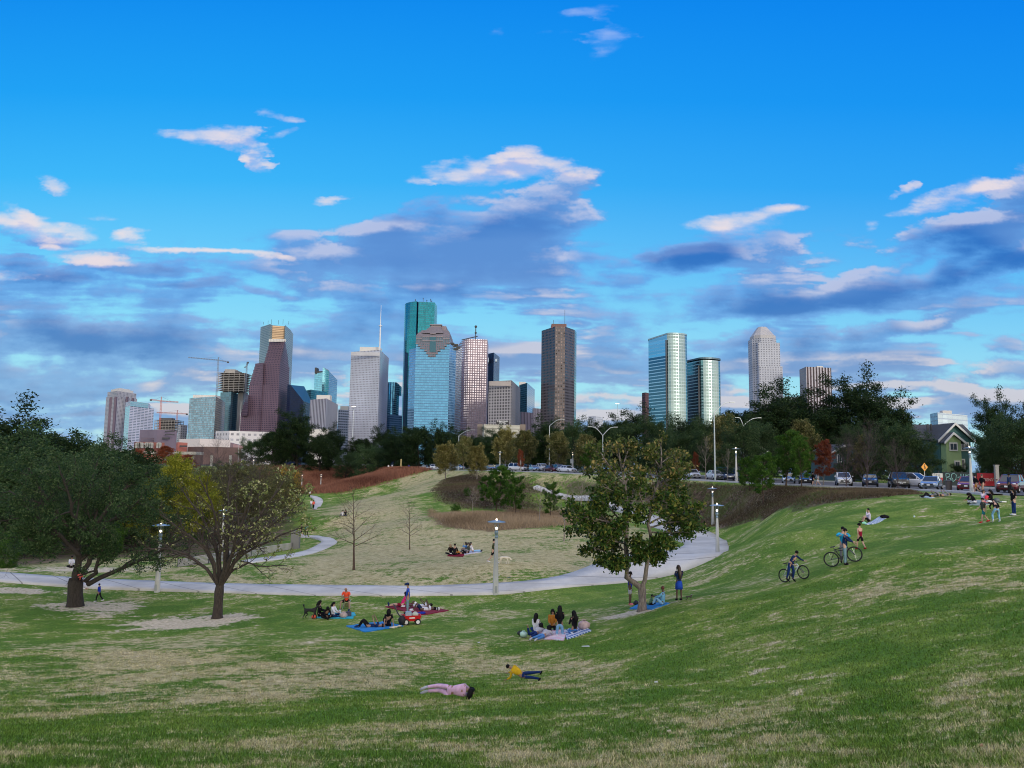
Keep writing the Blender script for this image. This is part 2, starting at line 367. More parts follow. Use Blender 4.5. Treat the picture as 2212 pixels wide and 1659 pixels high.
# heights on a lookup grid for quick ray hits
_gx=np.arange(-210,121,1.0); _gy=np.arange(-10,341,1.0)
GX,GY=np.meshgrid(_gx,_gy); GZ=tz(GX,GY)
def gzf(x,y):
    i=(np.clip(np.asarray(x,float),-210,119.99)+210); j=(np.clip(np.asarray(y,float),-10,339.99)+10)
    a=np.floor(i).astype(int); b=np.floor(j).astype(int); u=i-a; v=j-b
    return (GZ[b,a]*(1-u)*(1-v)+GZ[b,np.minimum(a+1,GZ.shape[1]-1)]*u*(1-v)+GZ[np.minimum(b+1,GZ.shape[0]-1),a]*(1-u)*v+GZ[np.minimum(b+1,GZ.shape[0]-1),np.minimum(a+1,GZ.shape[1]-1)]*u*v)
def at(px,py,near=4,far=330):
    """where the sight line meets the ground"""
    d=ray(px,py); ts=np.concatenate([np.arange(near,80,.1),np.arange(80,far,.25)])
    x=d.x*ts; y=d.y*ts; z=EZ+d.z*ts; h=gzf(x,y); k=np.where(z<=h)[0]
    if len(k)==0: t=far
    else: t=ts[k[0]]
    return Vector((d.x*t,d.y*t,gz(d.x*t,d.y*t)))
def onto(px,Y,dz=0):
    """point of the ground in column px at distance Y"""
    x=P(px,HZ(px)+40,Y).x; return Vector((x,Y,gz(x,Y)+dz))
# non uniform grid
def lines(segs):
    out=[]
    for a,b,s in segs: out+=list(np.arange(a,b,s))
    out.append(segs[-1][1]); return np.array(out)
lx=lines([(-6000,-600,900),(-600,-200,50),(-200,-60,2),(-60,60,.5),(60,120,2),(120,600,60),(600,6000,900)])
ly=lines([(-2000,-50,300),(-50,0,5),(0,130,.5),(130,340,1.5),(340,800,60),(800,8000,900)])
GXX,GYY=np.meshgrid(lx,ly); ZZ=tz(GXX,GYY)
# zones in world xy
def poly_world(pts): return np.array([at(a,b).xy for a,b in pts])
def inside(poly,x,y):
    c=np.zeros(x.shape,bool); n=len(poly); j=n-1
    for i in range(n):
        xi,yi=poly[i]; xj,yj=poly[j]
        c^=((yi>y)!=(yj>y))&(x<(xj-xi)*(y-yi)/(yj-yi+1e-12)+xi); j=i
    return c
def pdist(poly,x,y,closed=True):
    d=np.full(x.shape,1e9); n=len(poly)
    for i in range(n if closed else n-1):
        a=poly[i]; b=poly[(i+1)%n]; ab=b-a; L=(ab**2).sum()+1e-9
        t=np.clip(((x-a[0])*ab[0]+(y-a[1])*ab[1])/L,0,1)
        d=np.minimum(d,np.hypot(x-a[0]-t*ab[0],y-a[1]-t*ab[1]))
    return d
def zone(pts,soft=1.5,world=False):
    poly=np.array(pts) if world else poly_world(pts)
    d=pdist(poly,GXX,GYY); s=np.where(inside(poly,GXX,GYY),d,-d)
    return ss_(s,-soft,soft)
Z_dry=np.maximum.reduce([
 .98*zone([(560,1240),(700,1262),(900,1264),(1070,1260),(1280,1236),(1350,1222),(1440,1190),(1380,1140),(1200,1148),(950,1140),(930,1110),(880,1090),(880,1060),(800,1060),(700,1105),(735,1175),(640,1212)],4),
 .55*zone([(0,1245),(200,1245),(560,1262),(560,1216),(300,1200),(0,1215)],2)])
Z_dry=np.maximum(Z_dry,.45*zone([(1240,1420),(1500,1500),(1750,1560),(1600,1600),(1250,1530),(1050,1460)],2)); Z_dry=np.maximum(Z_dry,.28*zone([(0,1700),(0,1600),(900,1580),(1500,1600),(1500,1720)],1)); Z_dry=np.maximum(Z_dry,.18*zone([(1500,1330),(2212,1180),(2230,1260),(1700,1420)],3)); Z_dry=np.maximum(Z_dry,.42*zone([(0,1560),(0,1390),(500,1370),(1100,1400),(1250,1440),(900,1480),(500,1520)],3))
mul1=[(1495,1136),(1560,1143),(1640,1122),(1720,1104),(1800,1088),(1900,1077),(1990,1068),(1960,1058),(1800,1056),(1640,1050),(1540,1048),(1440,1040),(1380,1060),(1400,1100)]
mul2=[(930,1060),(960,1035),(1060,1028),(1150,1040),(1200,1060),(1150,1075),(1200,1100),(1120,1105),(1000,1100),(940,1085)]
mul3=[(1240,1072),(1330,1092),(1380,1106),(1400,1045),(1240,1035),(1180,1040)]
Z_dry=np.maximum(Z_dry,.75*zone([(860,1022),(960,1016),(1100,1022),(1300,1030),(1500,1045),(1440,1110),(1250,1070),(1130,1045),(960,1060),(880,1070)],3)); Z_dry=Z_dry-.16*zone([(1560,1250),(1650,1150),(1850,1095),(2230,1075),(2230,1560),(1700,1500),(1500,1400)],4)
mul4=[(-60,1232),(0,1228),(300,1205),(540,1200),(640,1158),(655,1080),(300,1060),(-60,1120)]
Z_mul=np.maximum.reduce([.75*zone(mul4,4),zone(mul1,1.5),.7*zone(mul2,4),.8*zone(mul3,2)])
reed=[(925,1100),(1000,1110),(1100,1098),(1240,1100),(1300,1110),(1330,1135),(1180,1140),(1060,1148),(960,1140),(935,1120)]
Z_reed=zone(reed,3)
redz=[(600,1008),(700,1008),(860,1010),(915,1019),(870,1030),(800,1050),(730,1065),(640,1068),(560,1070),(560,1008)]
Z_red=zone(redz,8)
def disk(px,py,rx,ry,rag=.3):
    c=at(px,py); return np.exp(-(((GXX-c.x)/rx)**2+((GYY-c.y)/ry)**2)**2)
Z_dirt=np.maximum.reduce([disk(195,1312,3.8,2.2),disk(400,1347,4.3,3.0),disk(470,1336,2.4,1.6),disk(1365,1325,1.9,.8),disk(20,1275,4,1.2),.75*disk(120,1230,10,3),.5*disk(190,1330,5,2)])
_f={}
nx,ny=len(lx),len(ly)
idx=np.arange(nx*ny).reshape(ny,nx)
faces=np.stack([idx[:-1,:-1],idx[:-1,1:],idx[1:,1:],idx[1:,:-1]],-1).reshape(-1,4)
def ground_material():
    m=bpy.data.materials.new('park_lawn'); m.use_nodes=True; t=NT(m.node_tree); b=t.n['Principled BSDF']
    geo=t.new('ShaderNodeNewGeometry'); pos=geo.outputs['Position']
    x,y,z=t.sep(pos)[:3]
    # blotches, slightly drawn out along the hillside
    v=t.comb(t.m('ADD',t.m('MULTIPLY',x,.8),t.m('MULTIPLY',y,-.1)),t.m('MULTIPLY',y,1.0),t.m('MULTIPLY',z,.6))
    n_big=t.noise(v,.11,3,.55,.6); n_mid=t.noise(v,.42,5,.62,.5); n_fine=t.noise(v,2.6,6,.7,.3)
    n_cl=t.noise(v,7.5,4,.65,.2); n_blade=t.noise(t.comb(t.m('MULTIPLY',x,1.6),y,t.m('MULTIPLY',z,1.)),16,4,.7)
    dry=t.attr('dry').outputs['Fac']
    s=t.m('ADD',t.m('ADD',t.m('MULTIPLY',t.m('SUBTRACT',n_big,.5),1.3),t.m('MULTIPLY',t.m('SUBTRACT',n_mid,.5),2.2)),t.m('MULTIPLY',t.m('SUBTRACT',n_fine,.5),2.3))
    s=t.m('ADD',s,t.m('MULTIPLY',t.m('SUBTRACT',n_cl,.5),1.3))
    s=t.m('ADD',s,t.m('MULTIPLY',t.m('SUBTRACT',n_blade,.5),.7))
    s=t.m('ADD',s,t.m('MULTIPLY',dry,.62))
    f=t.ss(s,.07,.52)
    green=t.mix(t.ss(n_mid,.38,.62),(.11,.21,.028),(.215,.30,.052))
    green=t.mix(t.ss(n_blade,.35,.7),t.vm('SCALE',green,sc=.55),t.vm('SCALE',green,sc=1.4)); green=t.vm('SCALE',green,sc=t.mr(n_cl,.3,.7,.72,1.28))
    tan=t.mix(t.ss(n_fine,.35,.65),(.38,.32,.145),(.62,.54,.30))
    tan=t.mix(t.ss(n_blade,.35,.7),t.vm('SCALE',tan,sc=.62),t.vm('SCALE',tan,sc=1.25))
    c=t.mix(f,green,tan)
    mul=t.attr('mulch').outputs['Fac']; reed_=t.attr('reed').outputs['Fac']; red=t.attr('red').outputs['Fac']; dirt=t.attr('dirt').outputs['Fac']
    mb=t.mix(t.ss(n_fine,.4,.6),(.07,.052,.04),(.19,.14,.10)); mb=t.mix(t.m('MULTIPLY',t.ss(n_mid,.47,.56),.85),mb,(.085,.115,.03)); mb=t.mix(t.m('MULTIPLY',t.ss(n_big,.55,.62),.5),mb,(.26,.21,.14))
    edge=t.m('ADD',t.m('MULTIPLY',t.m('SUBTRACT',n_fine,.5),.9),t.m('MULTIPLY',t.m('SUBTRACT',n_mid,.5),1.2))
    c=t.mix(t.ss(t.m('ADD',mul,edge),.35,.6),c,mb)
    c=t.mix(t.ss(t.m('ADD',reed_,edge),.35,.6),c,t.mix(n_fine,(.12,.085,.045),(.26,.19,.11)))
    c=t.mix(t.ss(t.m('ADD',red,edge),.4,.6),c,t.mix(n_fine,(.10,.035,.022),(.22,.085,.05)))
    c=t.mix(t.ss(t.m('ADD',dirt,t.m('ADD',t.m('MULTIPLY',t.m('SUBTRACT',n_fine,.5),2.6),t.m('MULTIPLY',t.m('SUBTRACT',n_mid,.5),2.2))),.5,.75),c,t.mix(t.ss(n_cl,.3,.7),(.46,.37,.24),(.78,.68,.50)))
    # far ground under the city
    c=t.mix(t.ss(y,330,420),c,(.06,.06,.055))
    t.l.new(c,b.inputs['Base Color']); b.inputs['Roughness'].default_value=.95; b.inputs['Specular IOR Level'].default_value=.1
    bp=t.new('ShaderNodeBump'); bp.inputs['Strength'].default_value=.5; bp.inputs['Distance'].default_value=.05
    t.l.new(t.m('ADD',n_blade,n_fine),bp.inputs['Height']); t.l.new(bp.outputs[0],b.inputs['Normal'])
    return m
MG=ground_material()
ground=mesh_np('ground',np.stack([GXX,GYY,ZZ],-1).reshape(-1,3),faces,MG,smooth=True,
  attrs={'dry':('POINT',Z_dry.ravel()),'mulch':('POINT',Z_mul.ravel()),'reed':('POINT',Z_reed.ravel()),'red':('POINT',Z_red.ravel()),'dirt':('POINT',Z_dirt.ravel())})
tag(ground,kind='structure')
# ---------- paths, road ----------
def concrete(name,c1,c2,joint=0):
    m=bpy.data.materials.new(name); m.use_nodes=True; t=NT(m.node_tree); b=t.n['Principled BSDF']
    geo=t.new('ShaderNodeNewGeometry'); pos=geo.outputs['Position']
    n1=t.noise(pos,.35,5,.6); n2=t.noise(pos,9,5,.7)
    c=t.mix(t.ss(n1,.3,.7),c1,c2); c=t.mix(t.mr(n2,.3,.7,0,.25),c,tuple(a*.72 for a in c1))
    if joint:
        uv=t.new('ShaderNodeUVMap'); u=t.sep(uv.outputs[0])[0]
        fr=t.m('FRACT',t.m('DIVIDE',u,joint)); k=t.m('LESS_THAN',fr,.035)
        c=t.mix(t.m('MULTIPLY',k,.75),c,tuple(a*.35 for a in c1))
    t.l.new(c,b.inputs['Base Color']); b.inputs['Roughness'].default_value=.85; b.inputs['Specular IOR Level'].default_value=.25
    return m
MCON=concrete('path_concrete',(.47,.455,.42),(.66,.64,.59),4.6)
MROAD=concrete('asphalt',(.10,.10,.105),(.15,.15,.155)); MWALK=concrete('sidewalk_concrete',(.36,.355,.34),(.46,.455,.44),1.8)
def resample(p,n):
    p=np.array(p,float); d=np.r_[0,np.cumsum(np.linalg.norm(np.diff(p,axis=0),axis=1))]; s=np.linspace(0,d[-1],n)
    # catmull-like smoothing: linear resample then smooth
    q=np.stack([np.interp(s,d,p[:,k]) for k in range(p.shape[1])],1)
    w=max(2,n//(len(p)*2)); ker=np.hanning(2*w+3)[1:-1]; ker/=ker.sum(); w=(len(ker)-1)//2
    pad=np.r_[2*q[0]-q[w:0:-1],q,2*q[-1]-q[-2:-w-2:-1]]
    return np.stack([np.convolve(pad[:,k],ker,'valid') for k in range(p.shape[1])],1)
def ribbon(name,left,right,mat_,n=240,lift=.05,across=5,thick=.12,world=False,label=None):
    L=np.array([at(a,b).xy if not world else (a,b) for a,b in left]); R=np.array([at(a,b).xy if not world else (a,b) for a,b in right])
    L=resample(L,n); R=resample(R,n); mid=(L+R)/2; s=np.r_[0,np.cumsum(np.linalg.norm(np.diff(mid,axis=0),axis=1))]
    rows=[]
    zs=np.max([gzf(*(L*(1-k)+R*k).T) for k in (0,.5,1)],axis=0)
    zs=np.convolve(np.r_[zs[:1].repeat(4),zs,zs[-1:].repeat(4)],np.ones(9)/9,'valid')
    V=[];UV=[]
    for i in range(n):
        for k in range(across):
            f=k/(across-1); p=L[i]*(1-f)+R[i]*f; z=gzf(p[0],p[1]); z=max(z*.35+zs[i]*.65,z)+lift
            V.append((p[0],p[1],z)); UV.append((s[i],f*4))
        V.append((L[i][0],L[i][1],V[-across][2]-thick-.35)); UV.append((s[i],0))
        V.append((R[i][0],R[i][1],V[-2][2]-thick-.35)); UV.append((s[i],4))
    st=across+2; Fc=[]
    for i in range(n-1):
        a=i*st; b=(i+1)*st
        for k in range(across-1): Fc.append((a+k,a+k+1,b+k+1,b+k))
        Fc.append((a+across,a,b,b+across)); Fc.append((a+across-1,a+across+1,b+across+1,b+across-1))
    Fc=np.array(Fc); uv=np.array(UV)[Fc.ravel()]
    o=mesh_np(name,V,Fc,mat_,uv=uv); tag(o,kind='structure'); return o
inner=[(-60,1234),(0,1238),(161,1248.6),(348,1256),(484,1261.5),(709,1267),(900,1269),(1071,1266.6),(1180,1256),(1280,1240.8),(1349,1227.7),(1433,1205),(1475,1190),(1483,1176),(1440,1152),(1396,1133.5),(1360,1116.7),(1310,1099),(1247,1083),(1152,1057)]
outer=[(-60,1253),(0,1258),(161,1271),(348,1277.5),(484,1281),(709,1288),(900,1289),(1071,1285),(1180,1276),(1280,1265),(1349,1260),(1433,1246),(1475,1236),(1517,1219),(1560,1200),(1575,1181),(1570,1168),(1545,1154.6),(1499,1140.5),(1440,1121),(1377,1106),(1330,1089),(1264,1070),(1160,1048)]
ribbon('curving_path',inner,outer,MCON,360)
ribbon('side_path',[(520,1214),(569,1208.4),(626,1200.4),(666,1190.7),(698,1174),(674,1162),(630,1156)],[(539,1217.7),(593.6,1211),(648,1202),(698,1189),(731,1173),(717,1163),(690,1156.8),(640,1152)],MCON,140)
ribbon('far_path',[(675,1101),(679,1089),(680,1079),(668,1073.2)],[(683,1101),(694,1091),(700,1080),(688,1072.2),(668,1070.2)],MCON,80)
# ---------- downtown skyline ----------
def crop(x0,y0,s): return lambda cx,cy: ((x0+cx/s)/1.8228,(y0+cy/s)/1.8228)
c1=crop(350,1200,2.212); c2=crop(1300,1150,2.212); c3=crop(2300,1200,2.0109); c7=crop(3000,1450,1.952)
ch=crop(1580,1240,7.9); cb=crop(900,1250,3.687); cd=crop(1100,1420,4.607); ce=crop(400,1500,6.144)
def facade(name,wall,glass,bu=3,bv=4,wu=.6,wv=.55,gr=.12,gm=.0,var=.35,wr=.7,wm=0,lit=0,spec=.8,band=None,zgrad=None):
    if name in _mc: return _mc[name]
    m=bpy.data.materials.new(name); m.use_nodes=True; t=NT(m.node_tree); b=t.n['Principled BSDF']
    uv=t.new('ShaderNodeUVMap'); u,v,_=t.sep(uv.outputs[0])[:3]
    us=t.m('DIVIDE',u,bu); vs=t.m('DIVIDE',v,bv)
    a=t.m('LESS_THAN',t.m('ABSOLUTE',t.m('SUBTRACT',t.m('FRACT',us),.5)),wu/2); c=t.m('LESS_THAN',t.m('ABSOLUTE',t.m('SUBTRACT',t.m('FRACT',vs),.5)),wv/2)
    k=t.m('MULTIPLY',a,c)
    wn=t.new('ShaderNodeTexWhiteNoise',noise_dimensions='2D'); t.l.new(t.comb(t.m('FLOOR',us),t.m('FLOOR',vs),0.),wn.inputs['Vector'])
    r=wn.outputs['Value']
    geo=t.new('ShaderNodeNewGeometry'); st=t.noise(geo.outputs['Position'],.02,4,.6)
    g=t.vm('SCALE',t.comb(*glass),sc=t.mr(r,0,1,1-var,1+var))
    w=t.vm('SCALE',t.comb(wall[0]*.96,wall[1],min(wall[2]*1.06,.8)),sc=t.mr(st,.3,.7,.84,1.16))
    t.l.new(t.mix(k,w,g),b.inputs['Base Color'])
    t.l.new(t.mr(k,0,1,wr,gr),b.inputs['Roughness'])
    t.l.new(t.mr(k,0,1,wm,gm),b.inputs['Metallic'])
    b.inputs['Specular IOR Level'].default_value=spec if gm>=.3 else min(spec,.22)
    if lit:
        on=t.m('MULTIPLY',k,t.m('GREATER_THAN',r,1-lit)); b.inputs['Emission Color'].default_value=(1,.75,.4,1); t.l.new(t.m('MULTIPLY',on,.7),b.inputs['Emission Strength'])
    # each pane tilts a hair, as real curtain walls do
    if gm>.3:
        nm=t.new('ShaderNodeBump'); nm.inputs['Strength'].default_value=.12; nm.inputs['Distance'].default_value=.3
        t.l.new(t.noise(t.comb(us,vs,0.),.9,2),nm.inputs['Height']); t.l.new(nm.outputs[0],b.inputs['Normal'])
    _mc[name]=m; return m
MROOF=mat('flat_roof',(.22,.22,.22),.9)
MWH=mat('white_render',(.62,.6,.57),.8,noise=.06,nscale=.05)
def block(root,pts,z0,z1,fm,roofm=None,wname='wall',rname='roof',par=1.0):
    """walls round a footprint (counter-clockwise) plus a roof with a low parapet"""
    pts=[Vector((p[0],p[1])) for p in pts]; n=len(pts); zs=list(z1) if isinstance(z1,(list,tuple)) else [z1]*n
    V=[(p.x,p.y,z0) for p in pts]+[(p.x,p.y,z) for p,z in zip(pts,zs)]
    Fs=[];UV=[];mi=[]; mats=fm if isinstance(fm,(list,tuple)) else [fm]
    uo=0
    for i in range(n):
        j=(i+1)%n; L=(pts[j]-pts[i]).length
        Fs.append((i,j,j+n,i+n)); UV+=[(uo,0),(uo+L,0),(uo+L,zs[j]-z0),(uo,zs[i]-z0)]; mi.append(min(i,len(mats)-1)); uo=(uo+L) if len(mats)==1 and n>6 else 0
    w=mesh_np(wname,V,Fs,list(mats),root,uv=UV,fmat=mi)
    r=MB(); c=sum(pts,Vector((0,0)))/n; ins=[p+(c-p)*min(.5,par/max((p-c).length,1)) for p in pts]
    d=.8 if max(zs)-min(zs)<.1 else 0.02
    vs=[(p.x,p.y,z-d) for p,z in zip(ins,zs)]+[(p.x,p.y,z+.02) for p,z in zip(ins,zs)]+[(p.x,p.y,z+.02) for p,z in zip(pts,zs)]
    fs=[tuple(range(n))]+[(i,(i+1)%n,(i+1)%n+n,i+n) for i in range(n)]+[(i+n,(i+1)%n+n,(i+1)%n+2*n,i+2*n) for i in range(n)]
    r.add(vs,fs); r.build(rname,roofm or MROOF,root); return w
def quad(l,c,r):
    """each corner (px,py,Y)"""
    a,b,d=[P(*q).xy for q in (l,c,r)]; return [a,b,d,a+d-b]
def top(px,py,Y): return P(px,py,Y).z
ZB=EZ-1.5
def bld(name,label,pts,cat='tower'):
    c=sum((Vector((p[0],p[1])) for p in pts),Vector((0,0)))/len(pts)
    return empty(name,(0,0,0),0,label,cat)
def rbox(root,name,px0,px1,py0,Y,dep,m,py1=None,py=None):
    """box seen between two columns, from py0 (top) down to py1"""
    a=P(px0,py0,Y); b=P(px1,py0,Y); zt=a.z; zb=P(px0,py1,Y).z if py1 else ZB
    return MB().box(((a.x+b.x)/2,Y+dep/2,(zt+zb)/2),(abs(b.x-a.x),dep,zt-zb)).build(name,m,root)
def tower(name,label,fn,l,c,r,ytop,fm,pent=None,z0=ZB,penm=None,cat='tower'):
    """l,c,r = crop coordinates + distance ; ytop = crop y of the near corner's top"""
    q=quad((*fn(l[0],l[1]),l[2]),(*fn(c[0],c[1]),c[2]),(*fn(r[0],r[1]),r[2])); R=bld(name,label,q,cat)
    z=top(*fn(c[0],ytop),c[2]); block(R,q,z0,z,fm)
    if pent:
        (x0,x1,yt)=pent; Y=c[2]+ (l[2]-c[2]+r[2]-c[2])*.35; a=P(*fn(x0,yt),Y); b=P(*fn(x1,yt),Y); cc=sum(q,Vector((0,0)))/4
        w=abs(b.x-a.x); MB().box(((a.x+b.x)/2,Y+w*.2,(z+a.z)/2-.5),(w,w*.6,a.z-z+1)).build('penthouse',penm or MWH,R)
    return R,q,z
G=srgb
# beige stepped residential tower, far left
fb=facade('beige_flats',(.45,.43,.44),(.10,.09,.12),6,3.6,.45,.5)
fs_=facade('balcony_strip',(.16,.12,.15),(.06,.05,.08),9,3.6,.9,.5)
q=quad((*c1(150,810),2150),(*c1(240,800),2100),(*c1(420,830),2190)); R=bld('residential_tower','beige stepped residential high rise with dark balcony strips, tallest at the far left',q)
zA=top(*c1(150,800),2130); block(R,q,ZB,zA,fb)
def inset(q,k,off=(0,0)):
    c=sum(q,Vector((0,0)))/len(q); return [c+(p-c)*k+Vector(off) for p in q]
z2=top(*c1(160,755),2130); block(R,inset(q,.93),zA-1,z2,fb,wname='upper_wall'); z3=top(*c1(300,740),2150); block(R,inset(q,.72),z2-1,z3,MWH,wname='crown'); block(R,inset(q,.5),z3-1,top(*c1(300,730),2150),MWH,wname='penthouse')
for x0,x1,yt,Y in ((180,206,805,2120),(222,240,800,2098),(323,338,800,2128),(372,386,812,2150)): rbox(R,'balcony_strip',c1(x0,yt)[0],c1(x1,yt)[0],c1(x0,yt)[1],Y,6,fs_)
# white banded office block
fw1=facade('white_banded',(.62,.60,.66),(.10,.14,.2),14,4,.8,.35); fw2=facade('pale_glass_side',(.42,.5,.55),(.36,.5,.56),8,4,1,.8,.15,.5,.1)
R,q,z=tower('banded_office_block','white office block with dark horizontal window bands and a chamfered right corner',c1,(300,1150,1950),(358,880,1900),(565,935,1990),880,[fw2,fw1])
block(R,[q[1],q[1]*.25+q[2]*.75,q[3]*.75+q[2]*.25,q[0]],z-.5,z+12,[fw2,fw1],wname='upper_wall')
# construction frame + cranes
MCO=mat('raw_concrete',(.34,.32,.30),.9,noise=.15,nscale=.2); MDK=mat('dark_steel',(.05,.05,.055),.6); MBL=mat('bluegrey_steel',(.22,.26,.32),.5)
def frame(R,x0,x1,y0,y1,fn,Y,dep,floors,cols,name='floor_slab'):
    a=P(*fn(x0,y0),Y); b=P(*fn(x1,y0),Y); zt=a.z; zb=P(*fn(x0,y1),Y).z
    for i in range(floors):
        z=zb+(zt-zb)*(i+1)/floors; MB().box(((a.x+b.x)/2,Y+dep/2,z),(b.x-a.x,dep,.9)).build(name,MCO,R)
    mb=MB()
    for i in range(cols):
        for j in (0,1):
            mb.box((a.x+1+(b.x-a.x-2)*i/(cols-1),Y+1+(dep-2)*j,(zb+zt)/2-.3),(.8,.8,zt-zb-.9))
    mb.build('column',MCO,R,kind='stuff')
    MB().box(((a.x*.6+b.x*.4),Y+dep/2,(zb+zt)/2+3),((b.x-a.x)*.55,dep*.5,zt-zb+5)).build('lift_core',mat('core_dark',(.10,.10,.11),.9),R)
R=empty('unfinished_building',(0,0,0),0,'unfinished concrete frame building with open floors under two red cranes','building')
frame(R,570,772,1004,1100,c1,1700,35,7,9)
def crane(name,label,fn,mast,jib,Y,m,wid=1.6,luff=False):
    R=empty(name,(0,0,0),0,label,'crane'); (mx,mt,mb_)=mast; a=P(*fn(mx,mt),Y); bz=P(*fn(mx,mb_),Y); 
    x,y=bz.x,Y
    def lattice(p,q,w,n,mb):
        p=Vector(p);q=Vector(q); d=(q-p).normalized(); s=d.orthogonal().normalized()*w/2; u=d.cross(s)
        cs=[s+u,s-u,-s-u,-s+u]
        for c in cs: mb.tube([p+c,q+c],.22,4)
        for i in range(n):
            A=p+(q-p)*i/n; B=p+(q-p)*(i+1)/n
            for k in range(4): mb.tube([A+cs[k],B+cs[(k+1)%4]],.14,3,cap=False)
        return mb
    jl,jr,jy=jib; L=P(*fn(*jl),Y); Rr=P(*fn(*jr),Y)
    zj=P(*fn(mx,jy),Y).z
    lattice((x,y,ZB),(x,y,zj),wid,18,MB()).build('mast',m,R)
    lattice((x,y,zj),(x,y,a.z),wid*.6,3,MB()).build('tower_top',m,R)
    lattice((L.x,y,L.z),(x,y,zj),wid*.7,12,MB()).build('jib' if abs(L.x-x)>abs(Rr.x-x) else 'counter_jib',m,R)
    lattice((x,y,zj),(Rr.x,y,Rr.z),wid*.7,12,MB()).build('jib' if abs(L.x-x)<=abs(Rr.x-x) else 'counter_jib',m,R)
    e=L if abs(L.x-x)<abs(Rr.x-x) else Rr
    MB().box((e.x,y,e.z-1),(4,2,3.4)).build('counterweight',MDK,R)
    MB().tube([(x,y,a.z),(L.x*.6+x*.4,y,L.z*.6+zj*.4+.5)],.12,3).tube([(x,y,a.z),(Rr.x*.6+x*.4,y,Rr.z*.6+zj*.4+.5)],.12,3).build('stay_cable',MDK,R)
    return R
MRED=mat('crane_red',(.55,.17,.13),.6); MPK=mat('crane_pale_red',(.5,.25,.22),.6)
crane('tower_crane','red and white tower crane with long level jib above the unfinished frame',c1,(615,800,1085),((540,826),(780,848),838),1690,MRED,2.6)
crane('tower_crane','smaller pale red crane with counterweight to its right, behind the unfinished frame',c1,(762,918,1080),((590,938),(853,950),945),1760,MPK,2.2)
crane('tower_crane','tall grey crane whose long jib reaches left over the glass block',c1,(1110,455,800),((865,458),(1212,497),482),1750,MBL,2.4)
# pale building behind
tower('pale_office_block','low pale block with deep square windows right of the purple building',c1,(772,1095,1650),(800,1045,1640),(858,1050,1660),1045,facade('pale_deep',(.52,.48,.46),(.15,.14,.15),7,5,.5,.5),cat='building')
# purple-brown building with slots
fpu=facade('mauve_panel',(.24,.19,.23),(.15,.11,.13),60,6,.0,.3)
R,q,z=tower('mauve_office_block','mauve concrete block with dark slot windows and a framed balcony',c1,(445,1090,1250),(595,1088,1220),(770,1100,1260),1087,fpu,cat='building')
for (x0,x1,y0,y1) in ((662,742,1100,1108),(772-12,770-1,1104,1112),(662,742,1127,1135),(640,700,1155,1172)):
    rbox(R,'window_band',c1(x0,y0)[0],c1(x1,y0)[0],c1(x0,y0)[1],1228,2,MDK,py1=c1(x0,y1)[1])
for k in range(4): rbox(R,'louvre_band',c1(455,0)[0],c1(560,0)[0],c1(0,1158+16*k)[1],1222,2,mat('mauve_dark',(.14,.10,.12),.8),py1=c1(0,1164+16*k)[1])
# left glass + frame tower
fg1=facade('glass_framed',(.30,.31,.31),(.13,.27,.38),4.2,4.2,.82,.8,.08,.75,.3); fg2=facade('glass_grid_tan',(.36,.33,.29),(.08,.13,.17),4.2,4.2,.62,.62,.1,.6,.4)
R,q,z=tower('glass_office_tower','broad blue glass office tower with tan frame and flat stepped roof',c1,(866,1000,1480),(1106,800,1440),(1190,815,1560),800,[fg1,fg2],(915,1110,786))
# tower under construction with glass lower half
fgd=facade('dark_teal_glass',(.05,.13,.17),(.02,.09,.14),3,4,.9,.85,.08,.6,.4); fgt=facade('teal_bands',(.12,.22,.26),(.03,.13,.19),10,4,.9,.7,.1,.5,.3)
R,q,z=tower('half_built_tower','half built tower, open concrete floors on top of dark teal glass',c1,(1128,1100,1620),(1240,755,1600),(1305,760,1650),757,[fgt,fgd])
frame(R,1127,1360,592,757,c1,1605,45,11,6)
rbox(R,'open_side',c1(1300,0)[0],c1(1345,0)[0],c1(0,757)[1],1630,30,facade('open_floors',(.38,.36,.34),(.03,.03,.04),40,4,1,.6,.8))
MB().box((P(*c1(1243,560),1625).x,1625,top(*c1(1243,575),1625)-3),(22,18,10)).build('top_core',MCO,R)
crane('tower_crane','short grey crane hugging the right edge of the half built tower',c1,(1362,508,800),((1352,545),(1384,500),540),1600,MBL,2)
# red granite stepped tower (three stepped masses)
fr=facade('red_granite',(.165,.105,.135),(.045,.04,.075),4.0,4.0,.5,.52,.25,.1,.25)
Yb=1450
R=empty('stepped_granite_tower',(0,0,0),0,'reddish granite skyscraper whose gables step down to the left','tower')
def steps(levels,Yn,dep,rsh):
    """levels: (x_left,y_top,x_corner,x_right) in crop cb, each a slab from its top to the ground"""
    lv=sorted(levels,key=lambda s:s[1])
    for i,(xl,yt,xc,xr) in enumerate(lv):
        zt=top(*cb(xc,yt),Yn); zn=top(*cb(xc,lv[i+1][1]),Yn) if i+1<len(lv) else ZB
        ql=quad((*cb(xl,yt),Yn+18),(*cb(xc,yt),Yn-.15*i),(*cb(xr,yt),Yn+rsh)); block(R,ql,zn-.5,zt,fr,wname='wall' if i==len(lv)-1 else 'gable_step')
steps([(592,335,815,842),(580,395,803,852),(566,455,790,862),(550,505,777,868),(535,560,764,872),(520,615,750,876),(508,655,748,888),(380,960,740,884),(300,985,738,880),(285,1110,732,876),(250,1125,730,872),(215,1250,724,868),(190,1350,720,864),(165,1430,716,860)][:7],Yb,60,70)
steps([(388,655,508,520),(375,700,505,520),(360,745,503,520),(345,800,501,520),(330,855,499,520),(312,915,497,520)],Yb+12,40,30)
steps([(297,970,738,878),(290,1110,730,872),(285,1240,724,866)],Yb+4,60,66)
